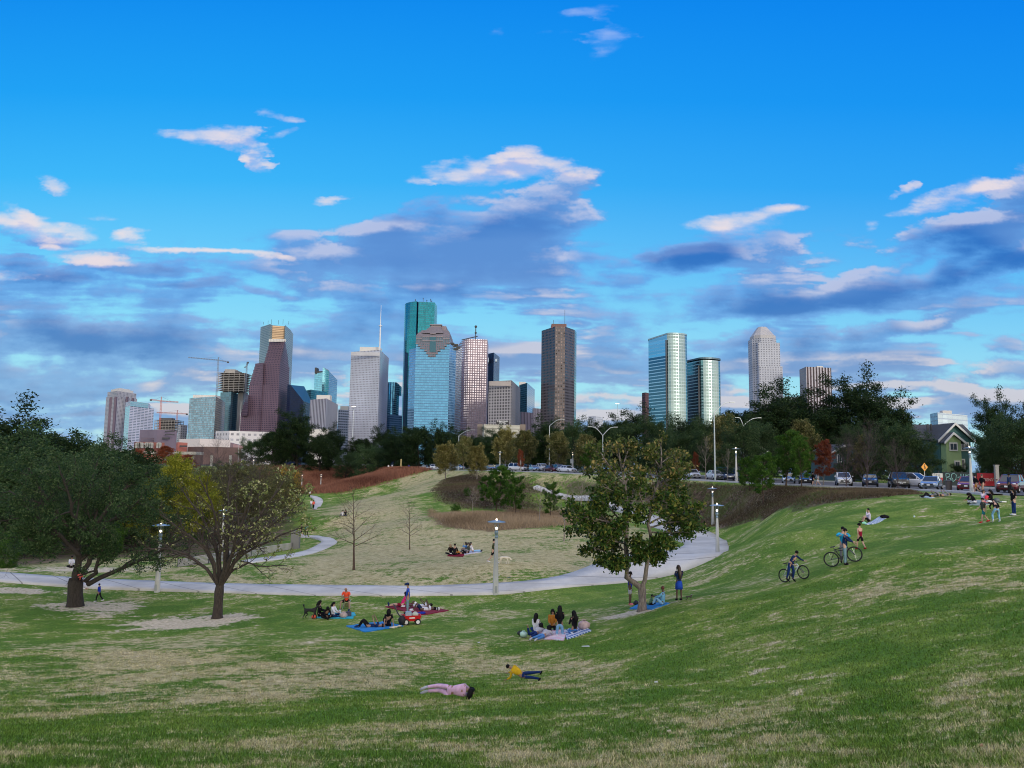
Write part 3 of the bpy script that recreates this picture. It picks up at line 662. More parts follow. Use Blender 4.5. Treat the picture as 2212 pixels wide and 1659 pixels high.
steps([(255,1120,290,300),(240,1180,285,300),(225,1220,283,300),(207,1260,281,300),(195,1320,279,300),(180,1370,276,300),(162,1420,716,862)],Yb+6,50,66)
mb=MB()
for k in range(11):
    p=P(*cb(600+k*22,318),Yb+2); mb.box((p.x,Yb+2,p.z-2.2),(3.2,3,5.2))
mb.build('gable_finials',MWH,R)
# pale green tower behind with bronze notch
fj=facade('grey_green_granite',(.27,.36,.38),(.10,.16,.19),4.2,4,.5,.5,.2,.2,.2); fjb=facade('bronze_glass',(.30,.19,.11),(.62,.42,.24),30,4,1,.62,.4,.0,.15)
pts=[P(*c1(x,170),Y).xy for x,Y in ((1497,1760),(1578,1720),(1600,1735),(1706,1745),(1712,1732),(1757,1790))]
back=[pts[-1]+Vector((-10,60)),pts[0]+Vector((10,60))]
R=bld('bronze_faced_tower','grey green granite tower with a glowing bronze glass face, tallest at left of centre',pts)
block(R,pts+back,ZB,top(*c1(1590,172),1725),[fj,fj,fjb,fj,fj,fj,fj,fj])
mb=MB()
for x,h in ((1520,6),(1560,9),(1590,12),(1650,10),(1690,12),(1740,8)): p=P(*c1(x,172),1745); mb.tube([p,p+Vector((0,0,h))],.35,4)
mb.build('roof_antennas',MDK,R,kind='stuff')
# dark blue tower with sloping glass shed
fk=facade('navy_glass',(.008,.02,.06),(.007,.018,.055),3,4,.9,.85,.3,.0,.3,spec=.12); fk2=facade('navy_glass_side',(.015,.05,.10),(.015,.05,.10),3,4,.9,.85,.25,.0,.3,spec=.2)
A=P(*cd(150,400),1420); B=P(*cd(440,730),1380); Cc=P(*cd(560,745),1400)
z_hi=top(*cd(190,405),1400); z_lo=top(*cd(440,735),1380); Lf=A.xy; Cn=B.xy; Rg=P(*cd(620,730),1440).xy
xm=P(*cd(235,500),1400).x
R=bld('slant_roof_tower','very dark navy glass tower cut off by a long slanting glass roof',[Lf,Cn,Rg,Lf+Rg-Cn])
k1=P(*cd(205,420),1405).xy
f1=[Lf,k1,Cn,Rg,P(*cd(450,470),1470).xy,Lf+Vector((0,70))]
V=[(p.x,p.y,ZB) for p in f1]+[(f1[0].x,f1[0].y,z_hi),(f1[1].x,f1[1].y,z_hi-3),(f1[2].x,f1[2].y,z_lo),(f1[3].x,f1[3].y,z_lo-2),(f1[4].x,f1[4].y,top(*cd(450,465),1470)),(f1[5].x,f1[5].y,z_hi)]
n=6; Fs=[(i,(i+1)%n,(i+1)%n+n,i+n) for i in range(n)]; UV=[]
for i in range(n):
    L=(f1[(i+1)%n]-f1[i]).length; UV+=[(0,0),(L,0),(L,V[(i+1)%n+n][2]-ZB),(0,V[i+n][2]-ZB)]
mesh_np('wall',V,Fs,[fk,fk2],R,uv=UV,fmat=[0,0,1,1,1,1])
mesh_np('slanting_roof',V[n:],[(0,1,5),(1,2,4),(1,4,5),(2,3,4)],mat('slant_glass',(.012,.06,.11),.4,.0),R)
# teal mid block behind
tower('teal_glass_block','low teal glass block with uneven roofline between the slanted tower and the blade tower',cd,(450,480,1560),(575,525,1530),(860,575,1580),525,facade('mid_teal',(.10,.26,.32),(.05,.24,.32),3,4,.9,.85,.1,.6,.3),cat='building')
# blade tower
fbl=facade('sky_glass',(.20,.42,.5),(.20,.50,.60),7,4,.96,.86,.06,.85,.12); fbl2=facade('sky_glass_pale',(.32,.46,.55),(.30,.48,.58),7,4,1,.84,.1,.8,.1)
R=empty('blade_glass_tower',(0,0,0),0,'pale blue glass tower with a sail shaped top sloping down to the right','tower')
a_=P(*cd(628,500),1660).xy; b_=P(*cd(785,200),1640).xy; c_=P(*cd(905,200),1650).xy; d_=P(*cd(1052,350),1690).xy
block(R,[a_,b_,b_+Vector((10,50)),a_+Vector((5,50))],ZB,top(*cd(720,222),1650),fbl)
block(R,[b_,c_,d_,d_+Vector((-20,60)),b_+Vector((0,50))],ZB,[top(*cd(790,118),1640),top(*cd(912,195),1650),top(*cd(1050,350),1690),top(*cd(1050,350),1690),top(*cd(790,118),1640)],[fbl,fbl2,fbl2,fbl2,fbl2],wname='sail_wall',rname='sail_top')
p=P(*cd(660,125),1655); MB().box((p.x,1665,(p.z+top(*cd(720,222),1650))/2),(4,20,p.z-top(*cd(720,222),1650))).build('fin',MDK,R)
p0=P(*cd(655,200),1656);p1=P(*cd(785,215),1650); MB().box(((p0.x+p1.x)/2,1655,p0.z-2),(p1.x-p0.x,2,6)).build('roof_beam',MDK,R)
# striped concrete tower
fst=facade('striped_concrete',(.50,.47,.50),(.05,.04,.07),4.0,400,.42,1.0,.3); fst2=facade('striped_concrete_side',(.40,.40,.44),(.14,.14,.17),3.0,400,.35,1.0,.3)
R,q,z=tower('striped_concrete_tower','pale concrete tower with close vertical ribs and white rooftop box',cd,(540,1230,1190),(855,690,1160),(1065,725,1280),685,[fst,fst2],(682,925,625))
rbox(R,'lower_block',cd(555,0)[0],cd(888,0)[0],cd(0,1240)[1],1150,8,MWH)
# small grid building with white posts
tower('grid_office_block','short white gridded block squeezed between the ribbed tower and the big white tower',cd,(1048,1300,1650),(1075,885,1600),(1290,860,1620),885,facade('white_grid',(.50,.52,.57),(.05,.07,.11),4.6,5.5,.66,.5),(1110,1255,825),cat='building')
# large white gridded tower with mast
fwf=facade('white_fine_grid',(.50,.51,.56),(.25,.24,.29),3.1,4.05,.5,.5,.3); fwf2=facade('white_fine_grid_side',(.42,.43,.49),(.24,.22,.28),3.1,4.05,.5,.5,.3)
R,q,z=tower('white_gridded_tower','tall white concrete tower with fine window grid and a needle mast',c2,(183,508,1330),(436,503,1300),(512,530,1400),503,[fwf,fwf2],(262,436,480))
rbox(R,'crown_band',c2(185,0)[0],c2(434,0)[0],c2(0,522)[1],1299.5,1,facade('crown_slots',(.52,.5,.5),(.05,.05,.07),3.1,40,.6,.8),py1=c2(0,552)[1])
pm=P(*c2(432,480),1330); mb=MB().tube([(pm.x,1330,z-2),(pm.x,1330,top(*c2(432,300),1330)),(pm.x,1330,top(*c2(435,260),1330)),(pm.x,1330,top(*c2(435,112),1330))],[1.5,1.2,.7,.3],8)
mb.lathe([(3.2,0),(3.2,1)],(pm.x,1330,top(*c2(430,297),1330)),8); mb.build('mast',mat('mast_white',(.6,.62,.66),.4),R)
# blue tower behind with curved front
fbt=facade('blue_curtain',(.10,.25,.36),(.06,.22,.36),3,4,.92,.85,.07,.85,.3)
def arc(p0,p1,bul,n=8):
    p0=Vector(p0);p1=Vector(p1); d=p1-p0; nrm=Vector((d.y,-d.x)).normalized()
    return [p0+d*(i/n)+nrm*bul*(1-(2*i/n-1)**2) for i in range(n+1)]
p0=P(*c2(498,790),1500).xy; p1=P(*c2(578,790),1500).xy; p2=P(*c2(602,800),1520).xy
R=bld('curved_blue_tower','slim blue glass tower with curved front and projecting top, right of the white gridded tower',[p0,p1,p2])
block(R,arc(p0,p1,6)+[p1+Vector((0,40)),p0+Vector((0,40))],ZB,top(*c2(540,787),1500),fbt)
block(R,[p1+Vector((-3,4)),p2,p2+Vector((0,35)),p1+Vector((-3,40))],top(*c2(590,888),1510),top(*c2(590,806),1510),fbt,wname='projecting_wing')
tower('low_blue_block','low blue grey banded block at the foot of the curved blue tower',c2,(490,1070,1420),(520,1066,1400),(628,1066,1430),1066,facade('bluegrey_band',(.08,.16,.26),(.03,.08,.15),12,4,.9,.5,.2),cat='building')
# tall teal tower
ft=facade('teal_curtain',(.02,.17,.21),(.012,.21,.27),3.2,4.1,.94,.84,.07,.85,.14); ft2=facade('teal_curtain_deep',(.02,.13,.17),(.01,.17,.22),3.2,4.1,.92,.86,.08,.8,.2); ftd=facade('green_edge',(.10,.22,.17),(.12,.30,.24),3,4,.9,.8,.1,.8,.2)
R=empty('tall_teal_tower',(0,0,0),0,'tallest tower, deep teal glass with rounded left side','tower')
a0=P(*c2(653,100),1600).xy; a1=P(*c2(755,80),1555).xy; a2=P(*c2(770,80),1558).xy; a3=P(*c2(912,80),1565).xy; a4=P(*c2(931,95),1600).xy
zt=top(*c2(760,80),1555)
block(R,[a0+Vector((0,50))]+arc(a0,a1,9,7)+[a2+Vector((-1,8)),a2,a3,a4,a4+Vector((-5,60))],ZB,zt,[ft]*8+[fk,fk,ft2,ftd,ft2,ft2])
mb=MB()
for x,h in ((742,10),(810,13),(842,9),(875,11),(885,8)): p=P(*c2(x,78),1580); mb.tube([(p.x,1580,zt-1),(p.x,1580,zt+h)],.4,4).lathe([(1,0),(1.2,1.2),(.2,1.8)],(p.x,1580,zt+h-3),6)
mb.build('roof_antennas',MDK,R,kind='stuff'); p=P(*c2(700,80),1580);p1=P(*c2(885,80),1580); MB().box(((p.x+p1.x)/2,1590,zt+.8),(p1.x-p.x,25,3.4)).build('plant_room',MDK,R)
tower('dark_edge_tower','thin dark tower edge showing left of the glass plaza tower',c2,(640,1270,1500),(650,520,1490),(668,620,1500),520,fk)
# heritage style tower: glass shaft, granite stepped crown
fh=facade('cyan_curtain',(.085,.22,.36),(.08,.24,.40),3.2,4.1,.95,.7,.07,.85,.12); fh2=facade('cyan_curtain_light',(.17,.32,.46),(.17,.35,.52),3.2,4.1,.8,.7,.1,.8,.2); fh3=facade('grey_curtain',(.20,.28,.36),(.16,.27,.36),3.2,4.1,.9,.7,.1,.7,.15)
MGR=facade('crown_granite',(.20,.175,.205),(.12,.11,.14),3.2,4,.0,.5,.3); MGRS=mat('granite_ledge',(.27,.235,.26),.8,noise=.1,nscale=.1); fgw=facade('crown_windows',(.15,.13,.16),(.04,.09,.13),3.2,12,.55,.75,.15,.4,.3)
R=empty('granite_crowned_tower',(0,0,0),0,'blue glass skyscraper with a stepped granite pyramid crown, in front of the tall teal tower','tower')
Yh=1200
h0=P(*ch(250,1060),Yh+14).xy; h1=P(*ch(455,900),Yh).xy; h2=P(*ch(1505,900),Yh).xy; h3=P(*ch(1705,1040),Yh+14).xy; h4=P(*ch(1890,900),Yh+55).xy
Z=lambda y,dy=0: top(*ch(1000,y),Yh)
block(R,[h0,h1,h1+Vector((0,70)),h0+Vector((0,60))],ZB,Z(1040),fh2,wname='left_wing')
block(R,[h1,h2,h2+Vector((0,70)),h1+Vector((0,70))],ZB,Z(900),fh)
block(R,[h2,h3,h4,h4+Vector((-5,20)),h2+Vector((0,70))],ZB,[Z(880),Z(1010),Z(800),Z(800),Z(820)],[fh2,fh3,fh3,fh3],wname='right_wing')
xs=lambda cx,Y=Yh: P(*ch(cx,700),Y).x
# crown: inverted stepped granite, then pyramid
def slab(x0,x1,y0,y1,yy,dep,m,nm): 
    MB().box(((xs(x0)+xs(x1))/2,Yh+yy+dep/2,(Z(y0)+Z(y1))/2),(xs(x1)-xs(x0),dep,Z(y0)-Z(y1))).build(nm,m,R)
def fslab(x0,x1,y0,y1,yy,dep,m,nm):
    a=Vector((xs(x0),Yh+yy));b=Vector((xs(x1),Yh+yy)); block(R,[a,b,b+Vector((0,dep)),a+Vector((0,dep))],Z(y1),Z(y0),m,wname=nm,rname='ledge_top',par=.3)
fslab(462,1508,640,905,-2,70,fgw,'crown_wall')
for (x0,x1,y0,y1) in ((540,1420,905,975),(605,1360,975,1050),(740,1225,1050,1120),(800,1150,1120,1200),(855,1085,1200,1300)): fslab(x0,x1,y0,y1,-2,12,fgw,'crown_step')
for (x0,x1,y) in ((462,545,905),(1415,1510,880),(535,610,975),(1345,1422,965),(595,750,1050),(1205,1365,1040),(735,812,1125),(1130,1228,1120),(795,1155,1205),(855,1085,1290),(665,1305,815),(660,1310,680),(470,660,750),(1300,1510,740),(905,1080,590)): slab(x0,x1,y-12,y+12,-3.2,2,MGRS,'ledge')
slab(905,1085,690,1160,-3,1.2,mat('crown_glass',(.03,.10,.14),.1,.5),'centre_window')
W0=[(480,1508,640,0),(500,1500,600,3),(540,1480,560,6),(580,1465,510,9),(620,1450,465,12)]
for i,(x0,x1,y,yy) in enumerate(W0): fslab(x0,x1,y-45 if i<4 else 440,y,yy,64-yy,MGR,'terrace')
P2=[(670,1305,570,-1.5),(730,1280,520,1),(770,1260,480,3),(800,1240,440,5),(825,1215,400,8),(850,1190,360,11)]
for i,(x0,x1,y,yy) in enumerate(P2): fslab(x0,x1,y-40 if i<5 else 335,y,yy,58-2*yy,MGR,'pyramid_step')
slab(880,1200,270,345,14,30,MGRS,'cap'); slab(850,1230,245,275,12,34,MGRS,'cap_rim'); slab(1130,1350,265,440,22,36,MGRS,'rear_cap')
for (x0,x1,y0,y1) in ((1520,1635,820,880),(1640,1765,860,915),(1580,1700,905,950),(1700,1825,935,995),(1645,1770,985,1040)): slab(x0,x1,y0,y1,10,6,MDK,'corner_notch')
# pink granite tower
fp=facade('pink_granite',(.30,.215,.235),(.62,.58,.66),4.1,4.1,.56,.56,.15,.75,.3); 
p0=P(*c2(1120,430),1340).xy; p1=P(*c2(1205,412),1305).xy; p2=P(*c2(1370,415),1310).xy
R=bld('pink_granite_tower','pinkish granite tower with square reflective windows and dishes on the roof',[p0,p1,p2])
zp=top(*c2(1300,413),1310)
block(R,arc(p0,p1,5,5)+[p2,p2+Vector((0,60)),p0+Vector((0,50))],ZB,[zp-8,zp-6,zp-4,zp-2,zp-1,zp,zp,zp,zp-8],fp)
p=P(*c2(1267,400),1330); MB().tube([(p.x,1330,zp-1),(p.x,1330,zp+26)],.8,6).ball((p.x,1330,zp+26),2.4).ball((p.x,1330,zp+15),2).build('antenna',MDK,R)
p=P(*c2(1215,400),1330); MB().tube([(p.x-14,1330,zp+2),(p.x+14,1330,zp+9)],.9,6).tube([(p.x-4,1330,zp-1),(p.x-4,1330,zp+5)],.8,6).build('roof_boom',MDK,R)
# dark tower with notches
R,q,z=tower('dark_notched_tower','very dark glass tower with square notches at its top corners',c2,(1366,530,1460),(1426,527,1440),(1476,550,1500),527,[fk,facade('dark_banded',(.10,.14,.2),(.02,.04,.07),12,4,1,.55,.15,.3)])
for x0,x1,yt,yb,Y in ((1368,1381,572,610,1458),(1438,1454,582,605,1440)): rbox(R,'opening',c2(x0,0)[0],c2(x1,0)[0],c2(0,yt)[1],Y-14,12,mat('pale_opening',(.5,.62,.7),.5),py1=c2(0,yb)[1])
# hotel with sign
fht=facade('hotel_tan',(.35,.32,.315),(.06,.055,.07),4.6,4.3,.52,.55,.2,.2,.5)
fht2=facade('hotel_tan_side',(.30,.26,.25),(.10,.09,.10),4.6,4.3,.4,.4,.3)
R,q,z=tower('hotel_tower','tan gridded hotel tower with a dark name sign near its base',c2,(1382,770,1110),(1580,768,1090),(1657,790,1200),768,[fht,fht2])
rbox(R,'top_slot_band',c2(1388,0)[0],c2(1577,0)[0],c2(0,776)[1],1088.5,1,facade('slots',(.38,.33,.30),(.04,.04,.05),5,40,.62,.9),py1=c2(0,815)[1])
def text(s,name,size,loc,rot,m,parent,ext=.02,align='CENTER',sx=1):
    cu=bpy.data.curves.new(name,'FONT'); cu.body=s; cu.size=size; cu.extrude=ext; cu.align_x=align; cu.align_y='CENTER'; cu.space_line=.85
    o=bpy.data.objects.new(name,cu); COL.objects.link(o); bpy.context.view_layer.update()
    me=bpy.data.meshes.new_from_object(o.evaluated_get(bpy.context.evaluated_depsgraph_get())); bpy.data.objects.remove(o)
    me.materials.clear(); me.materials.append(m); ob=bpy.data.objects.new(name,me); link(ob,parent); ob.location=loc; ob.rotation_euler=rot; ob.scale=(sx,1,1); return ob
a=P(*c2(1445,1117),1060); b=P(*c2(1558,1150),1060); sg=MB().box(((a.x+b.x)/2,1062,(a.z+b.z)/2),(b.x-a.x,1.5,a.z-b.z)).build('sign_panel',mat('sign_black',(.012,.012,.015),.5),R)
text('C.BALDWIN\nHOTEL','sign_lettering',(a.z-b.z)*.56,((a.x+b.x)/2,1060.8,(a.z+b.z)/2),(math.pi/2,0,0),mat('sign_white',(.8,.8,.8),.5,emit=(1,1,1),es=.25),sg,.2,sx=1.02)
fpod=facade('podium_bands',(.50,.47,.38),(.30,.29,.25),60,4.2,1,.25,.5)
R,q,z=tower('hotel_podium','low cream banded podium building in front of the hotel',c2,(1328,1152,1040),(1340,1152,1030),(1652,1152,1040),1152,fpod,cat='building'); rbox(R,'brown_wing',c2(1283,0)[0],c2(1328,0)[0],c2(0,1150)[1],1050,30,mat('podium_brown',(.22,.18,.15),.7)); rbox(R,'brown_wing',c2(1653,0)[0],c2(1702,0)[0],c2(0,1152)[1],1050,30,mat('podium_brown',(.22,.18,.15),.7))
# glass block right of hotel
tower('green_glass_block','two faced green and pale blue glass block behind the hotel',c2,(1645,1045,1420),(1716,790,1380),(1782,850,1500),790,[facade('green_glass',(.03,.13,.17),(.02,.16,.22),3,4,.9,.8,.08,.6,.5),facade('pale_blue_glass',(.20,.36,.44),(.18,.38,.47),6,4,.95,.85,.08,.85,.1)],(1645,1705,783))
tower('ribbed_low_block','low dark ribbed block left of the dark brown tower',c2,(1655,1045,1240),(1662,1042,1230),(1770,1052,1250),1043,facade('rib_dark',(.22,.19,.24),(.06,.05,.08),3.4,400,.5,1,.3),cat='building')
tower('ribbed_rear_block','small grey ribbed block just left of the dark brown tower',c2,(1762,1012,1320),(1770,1011,1310),(1836,1011,1320),1011,facade('rib_grey',(.25,.23,.27),(.10,.09,.12),3.4,400,.5,1,.3),cat='building')
# dark brown octagonal tower
fd=facade('brown_granite',(.085,.062,.062),(.028,.030,.042),3.6,4.1,.55,.55,.08,.55,.7,.5,spec=.9); fd2=facade('brown_granite_r',(.085,.065,.066),(.10,.08,.08),3.6,4.1,.5,.5,.06,.85,.85,.5)
pts=[P(*c2(x,310),Y).xy for x,Y in ((1842,1080),(1960,1050),(2046,1050),(2130,1075),(2146,1095))]
R=bld('dark_brown_tower','dark brown faceted granite tower with a red rimmed roof box',pts); zd=top(*c2(2000,300),1050)
block(R,pts+[pts[-1]+Vector((-10,40)),pts[0]+Vector((8,40))],ZB,[zd-1,zd,zd,zd,zd,zd,zd],[fd,fd2,fd2,ftd,fd,fd,fd])
a=P(*c2(1928,278),1075); b=P(*c2(2058,278),1075); MB().box(((a.x+b.x)/2,1085,(a.z+zd)/2-.5),(b.x-a.x,24,a.z-zd+1)).build('roof_box',mat('roof_box_brown',(.16,.08,.07),.6),R)
MB().box(((a.x+b.x)/2,1072.3,zd+2.4),(b.x-a.x,.4,.9)).build('red_light_strip',mat('red_strip',(.5,.05,.03),.5,emit=(1,.1,.05),es=.6),R)
MB().tube([(b.x-2,1080,zd),(b.x-2,1080,zd+30)],.25,4).tube([(a.x+3,1080,zd),(a.x+3,1080,zd+15)],.25,4).build('aerial',MDK,R)
# slim brown tower at the left of the twins
tower('slim_brown_block','slim dark brown block tucked behind the left glass twin',c3,(458,700,1300),(485,694,1290),(515,694,1300),694,facade('brown_deep',(.13,.07,.075),(.05,.03,.04),3.6,4.1,.5,.55,.2,.2))
# glass twins
ftw=facade('silver_blue_glass',(.42,.58,.62),(.07,.15,.19),60,4.1,1,.74,.05,.9,.1,.25,.7); ftr=facade('silver_curve_glass',(.34,.42,.42),(.20,.28,.29),3.4,4.1,.9,.74,.04,.95,.12,.25,.8); ftup=facade('twin_light',(.3,.5,.56),(.26,.52,.58),60,4.1,1,.8,.05,.9,.1,.25,.8)
def twin(label,xl,xk,xr,yl,yk,Y,ysplit=None,disc=False):
    p0=P(*c3(xl,yl),Y+22).xy; p1=P(*c3(xk,yk),Y-8).xy; p2=P(*c3(xr,yk),Y+6).xy
    n=12; ar=[]
    cx_,cy_=(p1+p2)/2,0
    rad=(p2-p1).length/2; mid=(p1+p2)/2; d=(p2-p1).normalized(); nr=Vector((d.y,-d.x))
    for i in range(n+1):
        a=math.pi*i/n; ar.append(mid-d*math.cos(a)*rad+nr*math.sin(a)*rad*.62)
    pts=[p0]+ar+[p2+Vector((0,28)),p0+Vector((6,26))]
    R=bld('glass_twin_tower',label,pts); zl=top(*c3(xl,yl),Y+22); zk=top(*c3(xk,yk),Y-8)
    zs=[zl]+[zk]*(n+1)+[zk,zl]
    if ysplit:
        zsp=top(*c3(xl,ysplit),Y+10)
        block(R,pts,ZB,[zsp]*len(pts),[ftw]+[ftr]*(n)+[ftw],wname='wall'); block(R,pts,zsp,zs,[ftup]+[ftr]*n+[ftup],wname='upper_wall')
    else: block(R,pts,ZB,zs,[ftw]+[ftr]*n+[ftw])
    # vertical dark joint where flat meets curved face
    MB().box((p1.x-1.2,p1.y-.6,(ZB+zk)/2-3),(1.6,1.2,zk-ZB-8)).build('corner_joint',MDK,R)
    c=sum(pts,Vector((0,0)))/len(pts)
    if disc:
        dp=[c+(p-c)*1.06 for p in pts]; MB().prism([(p.x,p.y) for p in dp],zk+1.5,zk+3.6).build('roof_canopy',mat('twin_canopy',(.10,.16,.2),.4,.3),R)
    else:
        dp=[c+(p-c)*1.015 for p in pts]; V=[(p.x,p.y,z+.2) for p,z in zip(dp,zs)]+[(p.x,p.y,z+2.0) for p,z in zip(dp,zs)]; m=len(dp)
        MB().add(V,[(i,(i+1)%m,(i+1)%m+m,i+m) for i in range(m)]+[tuple(range(m,2*m))]).build('roof_rim',mat('twin_rim',(.30,.42,.45),.4,.3),R)
twin('taller of two silver blue glass towers with a rounded bright right end',509,655,804,283,236,960,415)
twin('shorter of two silver blue glass towers, under a thin oversailing roof disc',808,912,1066,462,440,1010,None,True)
# pale crowned tower
fc=facade('pale_crown_grid',(.47,.47,.50),(.13,.14,.18),4.6,4.1,.5,.5,.2,.2,.3)
R=empty('crowned_pale_tower',(0,0,0),0,'slender pale gridded tower with a chamfered pointed crown, right of the glass twins','tower')
def oct_(cx,cy,w,d,k): w/=2;d/=2; return [Vector((cx+a,cy+b)) for a,b in ((-w,d-k),(-w,-d+k),(-w+k,-d),(w-k,-d),(w,-d+k),(w,d-k),(w-k,d),(-w+k,d))]
Yc=1350; X=lambda cx,cy=400,Y=Yc: P(*c3(cx,cy),Y).x; Zc=lambda cy,cx=1450: top(*c3(cx,cy),Yc)
def ob(x0,x1,y0,y1,wn,k,dY=0,dep=46,m=fc):
    block(R,oct_((X(x0)+X(x1))/2,Yc+dY+dep/2,X(x1)-X(x0),dep,k),Zc(y1) if y1 else ZB,Zc(y0),m,wname=wn)
ob(1350,1546,262,None,'wall',12,2)
ob(1376,1552,300,None,'front_bay',1,-1,30); ob(1378,1566,488,None,'lower_bay',1,-3,34)
ob(1364,1538,236,262,'collar',9,3,42,mat('collar_pale',(.44,.43,.44),.7))
# pyramidal crown
o1=oct_((X(1366)+X(1536))/2,Yc+25,X(1536)-X(1366),40,9); o2=oct_((X(1416)+X(1480))/2,Yc+25,X(1480)-X(1416),16,3)
V=[(p.x,p.y,Zc(235)) for p in o1]+[(p.x,p.y,Zc(160)) for p in o2]
MB().add(V,[(i,(i+1)%8,(i+1)%8+8,i+8) for i in range(8)]+[tuple(range(8,16))]).build('crown',mat('crown_pale',(.40,.39,.40),.6,noise=.08,nscale=.05),R)
# dark striped block
R,q,z=tower('dark_striped_block','boxy block with bold dark vertical stripes, rightmost of the high rises',c3,(1705,530,1330),(1757,490,1290),(1956,490,1300),490,[facade('grey_side',(.26,.26,.28),(.22,.22,.25),5,4,.4,.4),facade('bold_stripes',(.50,.46,.48),(.035,.02,.03),5.6,600,.58,1,.3)])
p=P(*c3(1860,485),1310); MB().box((p.x,1310,z+1.5),(10,8,4)).build('plant_room',MWH,R)
# small distant blocks
tower('distant_white_block','small white block with a rooftop flag far behind the trees, centre right',c3,(34,900,2300),(90,880,2280),(150,905,2330),880,facade('dist_white',(.60,.60,.62),(.3,.33,.38),8,5,.6,.5),cat='building')
tower('silver_glass_block','broad silvery glass block rising behind the green house roof',c7,(1292,345,760),(1350,340,740),(1578,340,770),340,[facade('silver_side',(.25,.40,.45),(.2,.4,.45),4,4,.8,.7,.1,.6,.2),facade('silver_glass',(.45,.52,.58),(.42,.52,.60),9,4.5,.95,.75,.1,.8,.15)],(1385,1455,325),cat='building')
tower('tan_distant_block','sliver of a tan block between tree crowns on the right',c7,(1066,310,900),(1075,305,890),(1092,305,900),305,mat('tan_far',(.45,.36,.28),.8),cat='building')
# left low buildings
fwl=facade('white_small_windows',(.62,.58,.56),(.30,.30,.34),7,7,.5,.4)
tower('white_courthouse_block','long white block with rows of small windows behind the trees, left of centre',c1,(1110,1130,1010),(1225,1098,990),(1600,1105,1010),1098,fwl,cat='building')
tower('white_lower_wing','lower white wing at the left end of the long white block',c1,(1103,1105,1030),(1108,1102,1025),(1228,1105,1030),1102,fwl,cat='building')
R,q,z=tower('white_warehouse','long low white windowless hall in front of the glass office tower',c1,(787,1175,820),(968,1164,800),(1232,1164,830),1166,mat('hall_white',(.66,.60,.58),.8,noise=.05,nscale=.05),cat='building')
q=quad((*c1(1232,1200),700),(*c1(1260,1205),690),(*c1(1420,1245),720)); R=bld('brown_gable_shed','pinkish shed with brown low gable roof beside the white hall',q,'building')
zs=[top(*c1(1235,1200),700),top(*c1(1265,1212),690),top(*c1(1420,1246),720),top(*c1(1420,1246),720)]; block(R,q,ZB,zs,mat('shed_pink',(.42,.26,.25),.8),mat('shed_roof',(.16,.09,.09),.7))
R,q,z=tower('brown_flat_hall','low brown roofed hall behind the bare trees',c1,(860,1238,640),(1000,1236,620),(1420,1246,640),1236,mat('hall_brown',(.12,.075,.07),.8,noise=.1,nscale=.1),cat='building')
R,q,z=tower('white_pavilion','bright white low pavilion roof glimpsed behind bare branches',c1,(1330,1255,520),(1400,1255,510),(1560,1262,530),1255,mat('pavilion_white',(.70,.67,.66),.7),cat='building')
R,q,z=tower('brick_warehouse','old red brick warehouse with arched white windows',c1,(395,1195,660),(410,1192,650),(660,1195,665),1194,mat('old_brick',(.23,.085,.065),.85,noise=.2,nscale=.2),cat='building')
for x in (425,455,505,540,610):
    a=P(*c1(x-21,1238),649); b=P(*c1(x+21,1226),649); mb=MB(); xc=(a.x+b.x)/2; w=(b.x-a.x)/2
    prof=[(-w,0),(w,0)]+[(w*math.cos(t),4.0+w*.35*math.sin(t)) for t in np.linspace(0,math.pi,9)]
    z0=top(*c1(x,1248),649); vs=[(xc+p[0],648.6,z0+p[1]) for p in prof]+[(xc+p[0],649.4,z0+p[1]) for p in prof]; n=len(prof)
    mb.add(vs,[tuple(range(n))]+[(i,i+n,(i+1)%n+n,(i+1)%n) for i in range(n)]); wd=mb.build('window',mat('arched_window_white',(.34,.34,.32),.4),R)
    MB().box((xc,648.3,z0+2),(.25,.2,4)).box((xc,648.3,z0+2.6),(w*2,.2,.25)).build('glazing_bar',MDK,wd)
R,q,z=tower('salmon_building','small salmon pink building beside the brick warehouse',c1,(762,1200,640),(775,1197,630),(860,1197,645),1197,mat('salmon',(.52,.17,.12),.8,noise=.05,nscale=.1),cat='building')
rbox(R,'loading_door',c1(790,0)[0],c1(852,0)[0],c1(0,1224)[1],628.5,1,MDK,py1=c1(0,1238)[1])
# ---------- trees ----------
def leaf_mat(name,c1,c2,c3=None,rough=.55,trans=.3):
    m=bpy.data.materials.new(name); m.use_nodes=True; t=NT(m.node_tree); b=t.n['Principled BSDF']
    a=t.attr('tint').outputs['Fac']; oi=t.new('ShaderNodeObjectInfo')
    c=t.mix(t.ss(a,.0,.7),c1,c2)
    if c3: c=t.mix(t.ss(a,.66,.95),c,c3)
    c=t.vm('SCALE',c,sc=t.mr(oi.outputs['Random'],0,1,.8,1.2))
    t.l.new(c,b.inputs['Base Color']); b.inputs['Roughness'].default_value=max(rough,.5); b.inputs['Specular IOR Level'].default_value=.10
    tr=t.new('ShaderNodeBsdfTranslucent'); t.l.new(t.vm('SCALE',c,sc=1.1),tr.inputs[0]); mx=t.new('ShaderNodeMixShader'); mx.inputs[0].default_value=trans
    t.l.new(b.outputs[0],mx.inputs[1]); t.l.new(tr.outputs[0],mx.inputs[2]); t.l.new(mx.outputs[0],t.n['Material Output'].inputs[0]); return m
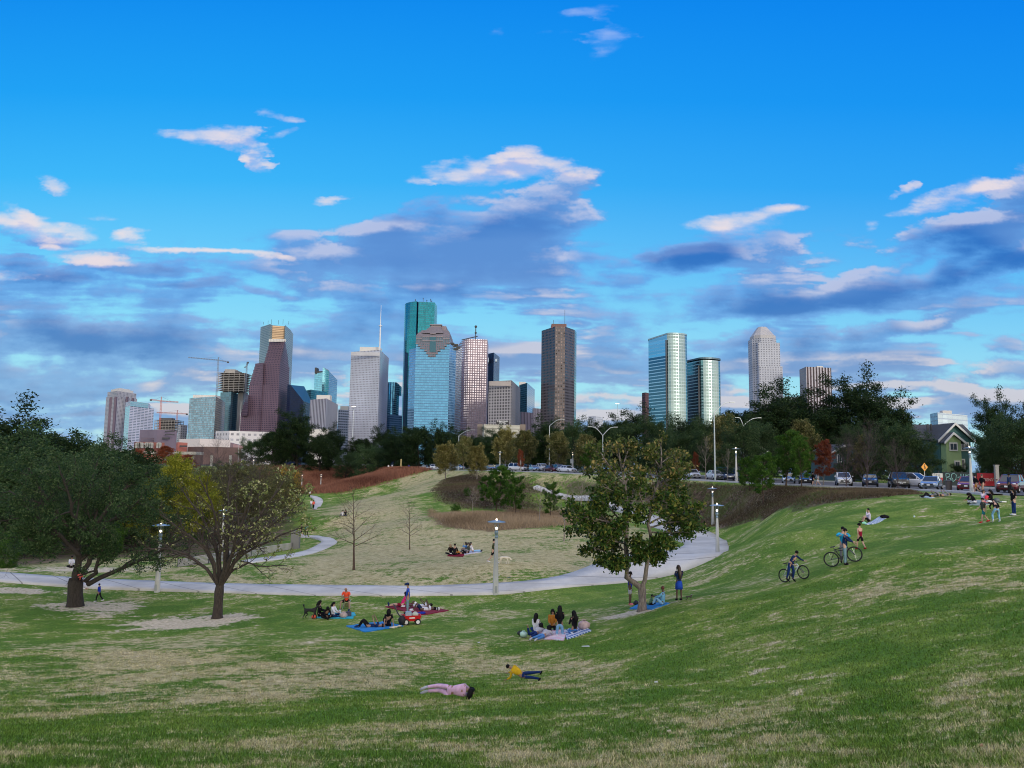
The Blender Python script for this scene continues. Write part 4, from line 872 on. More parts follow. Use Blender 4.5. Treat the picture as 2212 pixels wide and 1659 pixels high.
def bark(name,c,s=1):
    m=bpy.data.materials.new(name); m.use_nodes=True; t=NT(m.node_tree); b=t.n['Principled BSDF']; tc=t.new('ShaderNodeTexCoord')
    x,y,z=t.sep(tc.outputs['Object'])[:3]; n=t.noise(t.comb(x,y,t.m('MULTIPLY',z,.3)),14*s,5,.7)
    t.l.new(t.mix(t.ss(n,.3,.7),tuple(a*.5 for a in c),tuple(a*1.4 for a in c)),b.inputs['Base Color']); b.inputs['Roughness'].default_value=.95
    bp=t.new('ShaderNodeBump'); bp.inputs['Strength'].default_value=.6; bp.inputs['Distance'].default_value=.04; t.l.new(n,bp.inputs['Height']); t.l.new(bp.outputs[0],b.inputs['Normal']); return m
class Tree:
    def __init__(s,seed): s.r=np.random.default_rng(seed); s.V=[];s.F=[];s.n=0;s.tw=[]
    def tube(s,pts,r0,r1,sides):
        pts=np.asarray(pts,float); k=len(pts); d=np.gradient(pts,axis=0); d/=np.linalg.norm(d,axis=1,keepdims=True)+1e-9
        ref=np.array([0,0,1.]) if abs(d[0][2])<.8 else np.array([1.,0,0]); a=np.cross(d,ref); a/=np.linalg.norm(a,axis=1,keepdims=True)+1e-9; b=np.cross(d,a)
        rad=np.linspace(r0,r1,k) if not hasattr(r0,'__len__') else np.asarray(r0)
        ang=np.arange(sides)*2*math.pi/sides
        ring=pts[:,None]+(a[:,None]*np.cos(ang)[None,:,None]+b[:,None]*np.sin(ang)[None,:,None])*rad[:,None,None]
        s.V.append(ring.reshape(-1,3)); i=np.arange(k-1)[:,None]*sides; j=np.arange(sides)[None]
        f=np.stack([i+j,i+(j+1)%sides,i+sides+(j+1)%sides,i+sides+j],-1).reshape(-1,4)+s.n
        s.F.append(f); s.n+=k*sides
    def path(s,p,d,L,k,wob,trop):
        pts=[np.array(p,float)]; d=np.array(d,float); d/=np.linalg.norm(d)+1e-9
        for i in range(k):
            d=d+s.r.normal(0,wob,3)+np.array([0,0,trop]); d/=np.linalg.norm(d); pts.append(pts[-1]+d*L/k)
        return np.array(pts)
    def sub(s,pts,r0,r1,lev,P_):
        """P_: list per level of dict(n,len,ang,wob,trop,t0,sides,k)"""
        if lev>=len(P_): s.tw.append(pts); return
        p=P_[lev]; L=np.linalg.norm(np.diff(pts,axis=0),axis=1).sum(); n=p['n']
        ph=s.r.random()*6.28
        for i in range(n):
            t=p.get('t0',.3)+(1-p.get('t0',.3))*(i+s.r.random()*.8)/n; t=min(t,.995)
            x=t*(len(pts)-1); a=int(x); q=pts[a]+(pts[min(a+1,len(pts)-1)]-pts[a])*(x-a); d=pts[min(a+1,len(pts)-1)]-pts[a]; d/=np.linalg.norm(d)+1e-9
            ph+=2.4+s.r.normal(0,.3); o=np.cross(d,[0.1,.3,1.]); o/=np.linalg.norm(o)+1e-9; o2=np.cross(d,o)
            ang=math.radians(p['ang']+s.r.normal(0,9)); dd=d*math.cos(ang)+(o*math.cos(ph)+o2*math.sin(ph))*math.sin(ang)
            ll=p['len']*(L if p.get('rel',1) else 1)*(1-.45*t)*s.r.uniform(.7,1.2)
            rr=max((r0+(r1-r0)*t)*.62,.006); k=p.get('k',4)
            c=s.path(q,dd,ll,k,p.get('wob',.12),p.get('trop',.03)); s.tube(c,rr,max(rr*.3,.004),p.get('sides',4)); s.sub(c,rr,rr*.3,lev+1,P_)
        # the limb's own end carries twigs too
        if lev==len(P_)-1: s.tw.append(pts[-2:])
    def leaves(s,per,size,spread,keep=None,squash=.75,clump=.35,droop=0):
        tw=s.tw; 
        if not tw: return None
        A=np.array([t[0] for t in tw]); B=np.array([t[-1] for t in tw]); ct=s.r.random(len(tw))
        n=len(tw)*per; i=np.repeat(np.arange(len(tw)),per); t=s.r.random(n)[:,None]**.7
        c=A[i]*(1-t)+B[i]*t+s.r.normal(0,spread,(n,3))*np.array([1,1,squash]); c[:,2]-=droop*s.r.random(n)
        tint=np.clip(ct[i]*clump*1.6+s.r.random(n)*(1-clump*.8)-.05,0,1)
        if keep is not None: k=keep(c,s.r.random(len(c))); c=c[k]; tint=tint[k]; n=len(c)
        u=s.r.normal(0,1,(n,3)); u/=np.linalg.norm(u,axis=1,keepdims=True); w=s.r.normal(0,1,(n,3)); w=np.cross(u,w); w/=np.linalg.norm(w,axis=1,keepdims=True)
        sz=(size*s.r.uniform(.6,1.35,n))[:,None]; u=u*sz; w=w*sz*.55
        V=np.stack([c-u,c+w*.9-u*.1,c+u,c-w*.9-u*.1],1).reshape(-1,3); Fq=np.arange(n*4).reshape(-1,4); return V,Fq,np.repeat(tint,1)
    def build(s,name,label,cat,barkm,leafm,lv,group=None,trunk='trunk',crown='crown'):
        R=empty(name,(0,0,0),0,label,cat,group)
        mesh_np(trunk,np.concatenate(s.V),np.concatenate(s.F),barkm,R,smooth=True)
        if lv is not None and len(lv[1]): mesh_np(crown,lv[0],lv[1],leafm,R,attrs={'tint':('FACE',lv[2])})
        return R
def leader_tree(seed,H,r,trunk,env,n1,el0,el1,P_,lean=(0,0),k1=6,wob=.06,trop=.02,sides=8):
    t=Tree(seed); d=np.array([lean[0],lean[1],1.]); L=t.path((0,0,-.15),d,H*.93,10,.04,.05); rad=r*(1-np.linspace(0,1,11)**.8*.93); rad[0]*=1.35; t.tube(L,rad,0,sides)
    for i in range(n1):
        h=trunk+(1-trunk)*((i+.3*t.r.random())/n1); x=min(h*10/1.0,9.9); a=int(x); q=L[a]+(L[a+1]-L[a])*(x-a)
        w=np.interp(h,[e[0] for e in env],[e[1] for e in env])*t.r.uniform(.8,1.12); az=i*2.4+t.r.normal(0,.25)
        el=math.radians(el0+(el1-el0)*h+t.r.normal(0,7)); dd=(math.cos(az)*math.cos(el),math.sin(az)*math.cos(el),math.sin(el))
        rr=max(r*(1-h)*.5,.025); c=t.path(q,dd,w/max(math.cos(el),.5),k1,wob,trop); t.tube(c,rr,rr*.2,5); t.sub(c,rr,rr*.2,0,P_)
    return t
BK=bark('bark_grey',(.075,.062,.052)); BKD=bark('bark_dark',(.03,.024,.02)); BKP=bark('bark_pale',(.22,.19,.165)); BKB=bark('bark_brown',(.07,.045,.032))
L_OAK=leaf_mat('oak_leaves',(.008,.022,.008),(.020,.044,.014),(.045,.07,.026)); L_OAKG=leaf_mat('grey_oak_leaves',(.014,.038,.014),(.040,.078,.028),(.09,.13,.055))
L_SYC=leaf_mat('autumn_leaves',(.085,.085,.022),(.17,.155,.045),(.40,.34,.13)); L_OLV=leaf_mat('olive_leaves',(.05,.065,.02),(.12,.125,.04),(.28,.25,.11))
L_PIN=leaf_mat('pine_needles',(.018,.055,.010),(.05,.12,.016),(.09,.17,.03)); L_RED=leaf_mat('rust_leaves',(.12,.028,.014),(.24,.06,.03),(.3,.11,.05))
L_MAG=leaf_mat('magnolia_leaves',(.012,.036,.008),(.045,.09,.015),(.17,.165,.04),rough=.3,trans=.1); L_YEL=leaf_mat('yellow_green_leaves',(.085,.11,.012),(.17,.19,.02),(.28,.27,.035)); L_LIME=leaf_mat('lime_leaves',(.10,.13,.035),(.22,.25,.08),(.48,.46,.24))
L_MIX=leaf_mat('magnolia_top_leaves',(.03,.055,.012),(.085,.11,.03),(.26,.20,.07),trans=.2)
def place(proto,px,Y,H,label,group,rz=None,first=set(),w=1.0,H0=10,dz=0):
    o=proto if proto.name not in first else copy_tree(proto)
    first.add(proto.name); p=onto(px,Y); s=H/H0
    o.location=(p.x,p.y,p.z-.05+dz); o.rotation_euler=(0,0,random.random()*6.28 if rz is None else rz); o.scale=(s*w,s*w,s); o['label']=label; o['group']=group
    return o
P_oak=[dict(n=6,len=.5,ang=42,wob=.16,trop=.04,t0=.25),dict(n=6,len=.5,ang=45,wob=.15,trop=.03,k=2,sides=3)]
def kind(seed,name,cat,H,r,trunk,env,n1,el0,el1,PP,bk,lf,per,size,spread,**k):
    t=leader_tree(seed,H,r,trunk,env,n1,el0,el1,PP,**k); return t.build(name,'x',cat,bk,lf,t.leaves(per,size,spread))
oakA=kind(1,'oak_tree','tree',10,.32,.10,[(.10,3.8),(.4,5.3),(.7,4.2),(1,1.4)],32,12,60,P_oak,BKD,L_OAK,26,.16,.40)
oakB=kind(2,'oak_tree','tree',10,.30,.12,[(.12,3.4),(.45,5.0),(.75,4.4),(1,1.8)],30,18,65,P_oak,BKD,L_OAK,26,.16,.40)
oakC=kind(3,'oak_tree','tree',10,.30,.08,[(.08,4.2),(.4,5.6),(.75,4.0),(1,1.2)],32,8,60,P_oak,BKD,L_OAKG,24,.13,.38)
P_syc=[dict(n=6,len=.5,ang=45,wob=.12,trop=.04,t0=.2),dict(n=5,len=.5,ang=45,wob=.12,k=2,sides=3)]
sycA=kind(4,'sycamore_tree','tree',10,.15,.14,[(.14,2.4),(.35,3.1),(.7,2.1),(1,.5)],26,35,55,P_syc,BKP,L_SYC,18,.15,.28)
sycB=kind(5,'sycamore_tree','tree',10,.15,.18,[(.18,2.2),(.4,3.0),(.75,1.9),(1,.4)],26,38,58,P_syc,BKP,L_OLV,19,.15,.28)
P_pin=[dict(n=6,len=.45,ang=40,wob=.1,trop=.1,t0=.25),dict(n=4,len=.5,ang=38,k=2,sides=3,trop=.12)]
pinA=kind(6,'pine_tree','tree',10,.15,.16,[(.16,2.2),(.35,2.9),(.7,2.0),(1,.4)],26,12,50,P_pin,BKB,L_PIN,26,.12,.16)
pinB=kind(7,'pine_tree','tree',10,.14,.24,[(.24,1.8),(.45,2.7),(.75,2.1),(1,.5)],22,15,55,P_pin,BKB,L_PIN,26,.12,.17)
redA=kind(8,'cypress_tree','tree',10,.13,.2,[(.2,2.2),(.4,2.4),(.7,1.6),(1,.3)],26,20,50,P_syc,BKP,L_RED,20,.10,.17)
P_bare=[dict(n=6,len=.5,ang=40,wob=.14,trop=.04,t0=.2,sides=3),dict(n=5,len=.5,ang=38,k=2,sides=3,wob=.15)]
def bare(seed,H,r,env,n1,el0,el1,bk,label,trunk=.3,lf=None,per=0,name='bare_tree',PP=P_bare):
    t=leader_tree(seed,H,r,trunk,env,n1,el0,el1,PP); return t.build(name,label,'tree',bk,lf,t.leaves(per,.10,.12) if per else None)
bareA=bare(9,10,.15,[(.3,3.4),(.5,3.2),(.8,1.8),(1,.5)],20,10,50,BKB,'x'); bareB=bare(10,10,.12,[(.25,2.2),(.5,2.4),(1,.6)],16,35,60,BKP,'x')
bareC=bare(11,10,.16,[(.12,4.2),(.5,4.4),(1,1.6)],26,35,70,bark('bark_purple',(.07,.05,.055)),'x',.1,None,0,'bare_shrub',[dict(n=8,len=.5,ang=35,wob=.14,t0=.15,sides=3),dict(n=7,len=.5,ang=35,k=2,sides=3),])
far='far trees beyond the park lawn'; stg='trees along the parking street'
# --- far left: tall riverside trees
for (px,Y,H,w,lb,pr) in [(20,110,15.2,.95,'tall dark riverside oak at the far left edge of the park',oakB),(95,120,16.2,.9,'tall riverside oak with open airy top, second from the left edge',oakA),(205,128,14.5,.95,'dark riverside oak whose crown overlaps the beige residential tower base',oakC),
   (258,110,13.2,.8,'leafy oak just left of the yellow green tree',oakA),(-40,85,14,.9,'dark oak cut off by the left edge',oakC),(60,82,9.5,1.1,'grey green live oak leaning over the far end of the path',oakC),(135,100,12.5,1.0,'grey green oak in the middle of the riverside row',oakC),(300,92,8.5,1.0,'low grey oak behind the spreading front oak',oakC)]:
    place(pr,px,Y,H*.74,lb,'riverside trees on the left',w=w*1.42)
tY=kind(12,'willow_tree','tree',10,.16,.1,[(.1,2.6),(.35,3.0),(.7,2.0),(1,.5)],26,30,60,P_syc,BKB,L_YEL,22,.10,.22)
place(tY,378,96,10.8,'bright yellow green feathery tree behind the bare branches','riverside trees on the left',w=1.0,first=set())
place(tY,445,104,8.6,'second yellow green tree, shorter and further right','riverside trees on the left',w=1.0,first={tY.name}); place(tY,322,92,7.6,'dull yellow green sapling left of the bright one','riverside trees on the left',first={tY.name})
for i,(px,Y,H,lb) in enumerate([(505,118,7.5,'bare grey thicket tree behind the front bare tree'),(560,128,7.2,'bare grey thicket tree with long pale stems left of the red grass'),(620,135,6.4,'low bare tree at the foot of the red grass bank')]): place(bareC,px,Y,H,lb,'thicket behind the bare tree')
goldA=copy_tree(sycA); goldA.name='golden_shrub'
for c in goldA.children:
    if 'crown' in c.name:
        c.data=c.data.copy(); c.data.materials[0]=leaf_mat('golden_leaves',(.26,.17,.02),(.42,.26,.03),(.6,.4,.08))
place(goldA,622,150,7.6,'golden orange leaved shrub at the left end of the red grass bank','thicket behind the bare tree',first=set())
# rusty shrubs and bare trees left of the big oaks
rusB=copy_tree(redA)
for i,(px,Y,H,w,lb) in enumerate([(352,300,9.5,2.0,'wide rust coloured shrub below the mauve building'),(398,280,8.5,2.0,'rust brown bush beside the bare grey trees'),(300,310,7.5,1.8,'low rust bush at the left below the brick warehouse')]): place(rusB,px,Y,H,lb,far,w=w,first=set() if i==0 else {rusB.name})
for (px,Y,H,w,lb) in [(430,270,10.5,1.1,'leafless grey tree in front of the brown hall'),(470,290,11,1.1,'leafless tree with pale stems, middle of the bare row'),(515,262,10.5,1.1,'leafless pale stemmed tree at the left side of the big oaks'),(545,255,10,1.2,'leafless slanting branches under the big oak')]: place(bareC,px,Y,H,lb,far,w=w)
# big oaks left of centre
for (px,Y,H,w,pr,lb) in [(585,300,15.0,.95,oakA,'left one of the huge dark oaks before the granite tower'),(640,300,17.5,.95,oakB,'tallest of the huge dark oaks before the navy tower'),(690,290,14.0,.9,oakA,'right one of the huge dark oaks, below the ribbed tower'),
   (745,280,9.2,1.0,oakC,'small dark oak below the white gridded block'),(795,260,12.5,.95,oakC,'greyish loose oak before the white gridded tower'),(850,255,10.0,1.1,oakB,'dark low oak right of the greyish loose oak'),(905,240,13.6,.95,oakA,'broad dark oak before the glass plaza tower'),(945,235,11,.8,oakB,'dark oak partly hidden behind the golden sycamore'),
   (1175,280,14.5,1.0,oakB,'dark oak under the dark brown tower, left part'),(1235,270,14,1.0,oakA,'dark oak under the dark brown tower, right part'),(1310,260,16,1.0,oakA,'dark round oak behind the double arm street lamp'),(1375,260,16.4,1.1,oakB,'dark round oak left of the glass twins'),(1440,240,12.5,1.2,oakA,'dark oak below the taller glass twin'),(1500,230,12.5,1.1,oakB,'dark oak below the shorter glass twin'),(1105,270,10.5,1.0,oakC,'dark oak behind the golden trees'),(1050,260,9,1.0,oakB,'dark low oak hidden behind the middle golden trees'),
   (715,310,13,1.0,oakB,'dark background oak filling the gap below the ribbed tower'),(775,300,12,1.0,oakA,'dark background oak behind the greyish loose oak'),(825,300,12.5,1.0,oakB,'dark background oak below the curved blue tower'),(880,290,12,1.0,oakA,'dark background oak below the tall teal tower'),(975,280,12,1.0,oakB,'dark background oak below the granite crowned tower'),(1020,275,12,1.0,oakA,'dark background oak behind the olive sycamore'),(1075,285,12,1.0,oakB,'dark background oak behind the tall golden sycamore'),(1140,280,12.5,1.0,oakA,'dark background oak behind the olive brown sycamore'),(1270,265,13.5,1.0,oakB,'dark background oak between the dark brown tower and double arm lamp'),(1340,250,14.5,1.0,oakC,'dark background oak between the round oaks'),(1470,235,12.5,1.1,oakB,'dark background oak between the oaks under the glass twins'),(1545,225,12,1.1,oakA,'dark background oak right of the glass twins'),(540,320,11,1.0,oakC,'dark background oak left of the huge oaks'),
   (1640,165,15.5,.95,oakA,'very large dark oak below the crowned pale tower'),(1715,170,16.6,1.1,oakB,'very large dark oak in the middle of the right hand mass'),(1780,165,14.6,1.0,oakC,'large dark oak under the striped block'),(1865,160,18.3,.8,oakB,'tallest dark oak on the right with an airy top'),(1930,150,13.5,.95,oakA,'dark oak sloping down towards the green house'),(1975,140,8.6,.9,oakA,'lower dark oak left of the green house roof'),(1670,160,14.5,1.0,oakB,'very large dark oak between the two leftmost of the right hand mass'),(1750,158,14.8,1.0,oakA,'very large dark oak behind the rust red sapling'),(1900,152,14.2,.9,oakB,'dark oak right of the tallest one'),(2040,124,5.6,1.0,oakC,'low grey green tree in front of the green house'),(1830,165,13.0,.9,oakA,'dark oak filling the gap left of the tallest one')]:
    place(pr,px,Y,H*(.80 if px<1600 else .74),lb,far if px<1600 else 'dark oaks on the right',w=w*(1.12 if px<1600 else 1.3))
# golden and olive street trees
for (px,Y,H,pr,lb,w) in [(962,178,9.0,sycA,'golden brown sycamore, leftmost of the young street trees',1.05),(1030,168,8.0,sycA,'golden sycamore with pale leaf tips near the pines',1.0),(1000,200,9.5,sycB,'olive sycamore between two golden ones',.9),(1090,190,11.2,sycA,'tall golden sycamore before the hotel',1.05),(1133,182,10.3,sycB,'olive brown sycamore right of the tall golden one',1.0),(1205,170,9.5,sycB,'olive street tree behind the single arm street lamp',1.0),(1262,160,8.5,sycB,'olive street tree left of the double arm lamp',1.0),(1245,182,10,oakC,'grey green street tree behind the parked cars',.7),
   (1572,130,11.6,sycB,'tall narrow olive conifer shaped tree at the end of the dark oaks',.9),(1735,125,10.5,sycB,'pale olive tree with light leaf tips before the dark oaks',.9),(1655,125,7.6,oakC,'grey green bushy tree beside the twin arm lamp',.9),(1600,118,7.8,oakC,'grey green bushy tree behind the white hatchback',.9),(1475,135,6.8,oakC,'grey bushy tree behind the magnolia, right side',1.0),(1530,150,9.5,oakC,'muted green tree between the magnolia and the tall lamp pole',.8),(1420,150,9.6,oakC,'muted green tree right behind the magnolia top',.8),
   (1875,118,8.6,sycB,'olive flecked street tree right of centre of the parked cars',1.0),(1930,112,8.4,oakC,'broad grey green street tree over the white minivan',1.0),(1985,110,6.8,oakC,'drooping grey green tree over the yellow sign',1.0),(1845,122,8.3,oakC,'grey green street tree above the dark blue car',.85),(2140,110,6.4,oakC,'grey green street tree in front of the green house',.8),(2170,112,9.0,oakC,'tall grey green street tree near the right edge',.95),(2215,105,8.8,oakC,'grey green street tree cut by the right edge',1.0),(2160,150,12.6,oakB,'dark tree with fan shaped top behind the right end fence',.7),(2235,140,11.0,oakB,'dark tree behind the right end fence, cut by the edge',.8),(2075,114,3.0,oakC,'low shrubby tree in front of the green house door',1.0)]:
    place(pr,px,Y,H*(.9 if px<1800 else .82),lb,stg,w=w)
for (px,Y,H,pr,lb,w) in [(1072,128,8.2,pinA,'tallest young pine on the grassy mound',.95),(1115,124,6.4,pinB,'shorter dense young pine right of the tallest',1.0),(1050,132,5.2,pinB,'small young pine at the left foot of the tallest',1.0),(1189,118,5.6,pinB,'young pine standing by the upper path',.95),(1270,150,6.2,pinA,'young pine behind the magnolia, left side',.9),
   (1698,96,7.4,pinA,'tallest bright young pine on the mulch bank',.95),(1732,93,5.6,pinB,'young pine right of the tallest on the mulch bank',.9),(1648,92,5.8,pinB,'dark young pine at the left end of the mulch bank',1.05),(1620,99,4.6,pinA,'small dark pine beside the park lamp',1.0)]:
    place(pr,px,Y,H,lb,'young pines',w=w)
place(redA,1778,95,6.0,'rust red young cypress beside the white compact car','red leaved saplings',first=set(),w=.95)
place(redA,1505,128,4.6,'small thin red sapling right of the magnolia','red leaved saplings',first={redA.name},w=.6); place(redA,1125,165,5.0,'small reddish sapling among the golden street trees','red leaved saplings',first={redA.name},w=.7)
for (px,Y,H,pr,lb,w) in [(771,61.6,6.9,bareA,'leafless young tree with level branches on the dry lawn, nearest',.95),(889,76,5.0,bareA,'leafless young tree on the dry lawn, second and paler',.8),(1021,105,3.9,bareB,'small pale leafless sapling left of the pines',1.3),(1166,92,5.2,bareB,'thin leafless sapling right of the pines',1.0),(1219,76,5.2,bareB,'leafless sapling just left of the magnolia',1.1),(1256,112,6.2,bareB,'pale leafless sapling by the upper path',1.2),(1235,118,5.0,bareB,'thin leafless sapling near the bend of the upper path',.8),(1190,130,5,bareB,'thin leafless sapling beyond the upper path',.9),(1524,118,7.0,bareB,'tall thin leafless sapling near the tall lamp pole',.7),(1572,112,5.0,bareB,'tiny leafless sapling on the mulch bank',.6),
   (1873,91,6.4,bareC,'purple brown leafless bush tree between the blue and black cars',.75),(1940,87,4.6,bareC,'smaller leafless bush tree in front of the black pickup',.8),(1828,92,5.2,bareC,'low tawny leafless shrub beside the blue car',.9)]:
    place(pr,px,Y,H,lb,'leafless trees',w=w)
tk=leader_tree(31,10,.16,.05,[(.05,4.4),(.4,4.6),(1,2.0)],28,25,70,[dict(n=7,len=.5,ang=38,wob=.14,t0=.1,sides=3),dict(n=6,len=.5,ang=36,k=2,sides=3)]); thk=tk.build('thicket_tree','x','tree',BKB,leaf_mat('thicket_leaves',(.045,.05,.022),(.095,.10,.04),(.17,.17,.06)),tk.leaves(10,.13,.25))
for i,(px,Y,H,w,lb) in enumerate([(470,112,6.4,1.2,'brownish twiggy thicket behind the railing, nearest the lamp'),(530,115,6.6,1.2,'brownish twiggy thicket behind the railing, centre'),(590,122,6.4,1.2,'brownish twiggy thicket behind the railing pier'),(625,135,6.2,1.1,'brownish twiggy thicket beside the far path'),(560,150,8.4,1.3,'tall brownish thicket in front of the red bank, left'),(500,150,9,1.3,'tall brownish thicket below the long white hall'),(430,135,8,1.3,'tall brownish thicket right of the yellow green trees'),(610,165,8.4,1.3,'tall brownish thicket in front of the red bank, right'),(360,108,6,1.3,'brownish thicket below the yellow green trees')]): place(thk,px,Y,H*.86,lb,'thicket on the left bank',w=w)
for i,(px,Y,H,w,pr,lb) in enumerate([(325,150,8.6,1.3,bareC,'leafless thicket left of the middle of the left bank'),(400,160,9,1.3,bareC,'leafless thicket behind the yellow green trees'),(455,150,9,1.3,bareC,'leafless thicket behind the spreading bare tree, left part'),(510,160,9.4,1.3,bareC,'leafless thicket behind the spreading bare tree, middle part'),(580,170,9,1.3,bareC,'leafless thicket behind the spreading bare tree, right part'),(350,135,8,1.4,oakC,'dark green bushy tree behind the yellow green ones'),(480,190,9.2,1.2,oakC,'dark green bushy tree under the white hall'),(430,120,5,1.5,sycB,'olive thicket behind the railing, left'),(540,125,5.2,1.5,sycB,'olive thicket behind the railing, middle'),(600,150,6.0,1.4,sycB,'olive thicket at the foot of the red bank'),(260,140,8,1.5,oakA,'dark tree filling the bank behind the spreading oak'),(180,120,7,1.6,oakB,'dark low tree behind the spreading oak trunk'),(90,105,6,1.7,oakA,'dark low tree left behind the spreading oak'),(10,100,6,1.6,oakB,'dark low tree at the far left edge')]): place(pr,px,Y,H*(1 if pr is bareC else .85),lb,'thicket on the left bank',w=w)
# shrubs left by the path and under the trees
bush=kind(14,'round_bush','bush',10,.2,.02,[(0,5),(.3,8),(.7,7),(1,3)],26,10,70,P_oak,BKD,L_PIN,20,.28,.7)
place(bush,22,68,1.6,'low rounded dark green bush by the left end of the path','low bushes',first=set())
for (px,Y,H,lb) in [(985,118,.9,'small green bush on the grassy mound, left'),(1010,140,.8,'small green bush on the grassy mound, upper'),(1560,122,1.1,'green bush half way up the mulch bank'),(1605,112,.7,'small green bush near the young pine on the mulch bank'),(130,90,2.2,'scrubby bush behind the oak trunk'),(250,88,1.8,'scrubby bush between the oak and the lamp post'),(430,105,2.2,'scrubby bush behind the railings')]: place(bush,px,Y,H,lb,'low bushes',first={bush.name})
# ---------- the three big trees ----------
def pxl(base,px,py,dY=0):
    """photo column/row -> metres relative to the tree base, at the tree's own distance"""
    q=P(px,py,base.y+dY); return (q.x-base.x,dY,q.z-base.z)
def limbtree(seed,base,limbs,P_,trunk_pts,sides=10):
    t=Tree(seed); t.tube(np.array(trunk_pts)[:,:3],[p[3] for p in trunk_pts],0,sides)
    for pts,r0,r1 in limbs:
        q=resample(np.array(pts),9); q[1:-1]+=t.r.normal(0,.05,(7,3)); t.tube(q,r0,r1,7); t.sub(q,r0,r1,0,P_)
    return t
# spreading bare tree with a few yellow green leaves
b=onto(485,47); f=lambda x,y,d=0: pxl(b,x,y,d)
tp=[(0,0,-.2,.42),(0,0,.15,.30),(0.02,0,.9,.25),(.03,0,1.55,.27),(.06,0,1.95,.22)]
S=(.05,0,1.8)
lim=[([S,f(440,1215,.2),f(390,1190,.6),f(310,1185,1)],.12,.03),([S,f(455,1190,-.5),f(400,1150,-1),f(345,1110,-1.5)],.11,.03),([S,f(470,1180,.5),f(440,1120,1),f(395,1060,2)],.13,.03),([S,f(480,1170,0),f(455,1080,-1),f(430,1030,-1.6)],.12,.03),
 ([S,f(495,1165,.8),f(490,1090,1.4),f(497,1025,2)],.13,.03),([S,f(505,1180,-.6),f(530,1110,-1.4),f(545,1050,-2.4)],.13,.03),([S,f(510,1175,.3),f(570,1110,.8),f(615,1035,1.2)],.14,.03),([S,f(520,1185,-.2),f(590,1130,-.4),f(655,1085,-.8)],.14,.03),
 ([S,f(515,1195,.4),f(590,1165,.9),f(665,1135,1.6)],.11,.025),([S,f(520,1208,-.3),f(560,1225,-.8),f(620,1222,-1.3)],.08,.02),([S,f(490,1195,-1.4),f(480,1150,-3),f(470,1105,-4)],.11,.025),([S,f(505,1195,1.6),f(520,1140,3),f(540,1090,4)],.11,.025),([S,f(455,1195,1.5),f(420,1165,3),f(370,1140,4)],.1,.02)]
PB=[dict(n=8,len=.36,ang=38,wob=.13,trop=.03,t0=.25,sides=5,k=5),dict(n=6,len=.5,ang=38,wob=.15,t0=.2,sides=3,k=4),dict(n=4,len=.55,ang=36,wob=.14,k=2,sides=3,t0=.2)]
t=limbtree(21,b,lim,PB,tp)
def keep(c,r): 
    d=np.clip((c[:,0]-.8)/3.5,0,1)*np.clip((c[:,2]-3.0)/3.5,0,1); return r<.05+.7*d
T=t.build('spreading_tree','half bare spreading tree with dark branches and sparse yellow green leaves on its right side','tree',bark('bark_mid',(.045,.034,.027)),L_LIME,t.leaves(5,.085,.08,keep)); T.location=(b.x,b.y,b.z)
# dark oak with a long low limb
b=onto(182,51); f=lambda x,y,d=0: pxl(b,x,y,d)
tp=[(0,0,-.2,.62),(0,0,.2,.50),(-.05,0,.8,.44),(-.08,0,1.5,.45),(-.1,0,1.8,.36)]
S=(-.08,0,1.6); lim=[([S,f(170,1235),f(168,1190,.3),f(150,1120,.6)],.26,.07),([S,f(190,1235,.2),f(200,1200,.4),f(195,1150,.8),f(215,1080,1)],.19,.05),([f(185,1255),f(212,1235,-.3),f(215,1205,-.6),f(225,1160,-1)],.15,.05),([f(190,1262),f(225,1245,-.2),f(290,1215,-.4),f(350,1190,-.8),f(400,1160,-1.2)],.17,.04),
 ([f(170,1200),f(120,1150,-1),f(60,1100,-2)],.16,.04),([f(168,1190),f(100,1120,1.5),f(20,1060,3)],.16,.04),([f(168,1180),f(160,1090,-2),f(130,1020,-3)],.15,.04),([f(195,1160,.8),f(240,1090,2),f(280,1030,3)],.14,.04),([f(195,1150),f(250,1120,-1.6),f(310,1075,-3)],.14,.04),([f(168,1190),f(190,1080,3),f(210,1000,4)],.14,.04),([f(150,1150),f(90,1060,-1),f(60,1010,-1)],.13,.04),([f(168,1190),f(110,1180,-1.5),f(60,1165,-2.5)],.1,.03),([f(210,1130),f(260,1060,0),f(320,1020,.5)],.13,.04),([f(168,1190),f(100,1160,2.5),f(40,1150,4.5)],.1,.03)]
PO=[dict(n=8,len=.5,ang=45,wob=.16,trop=.02,t0=.3,sides=4,k=4),dict(n=7,len=.5,ang=45,wob=.16,k=3,sides=3,t0=.2),dict(n=4,len=.5,ang=45,wob=.16,k=2,sides=3,t0=.2)]
t=limbtree(22,b,lim,PO,tp,12)
kp=lambda c,r: (c[:,2]>2.3)&((r<.9)|(c[:,0]<5))&(r<np.clip(1.25-np.maximum(c[:,0]-4.5,0)*.35,.08,1))
T=t.build('live_oak','wide dark oak with thick forked trunk and one long low limb reaching right','tree',BKD,L_OAKG,t.leaves(15,.07,.16,kp)); T.location=(b.x,b.y,b.z)
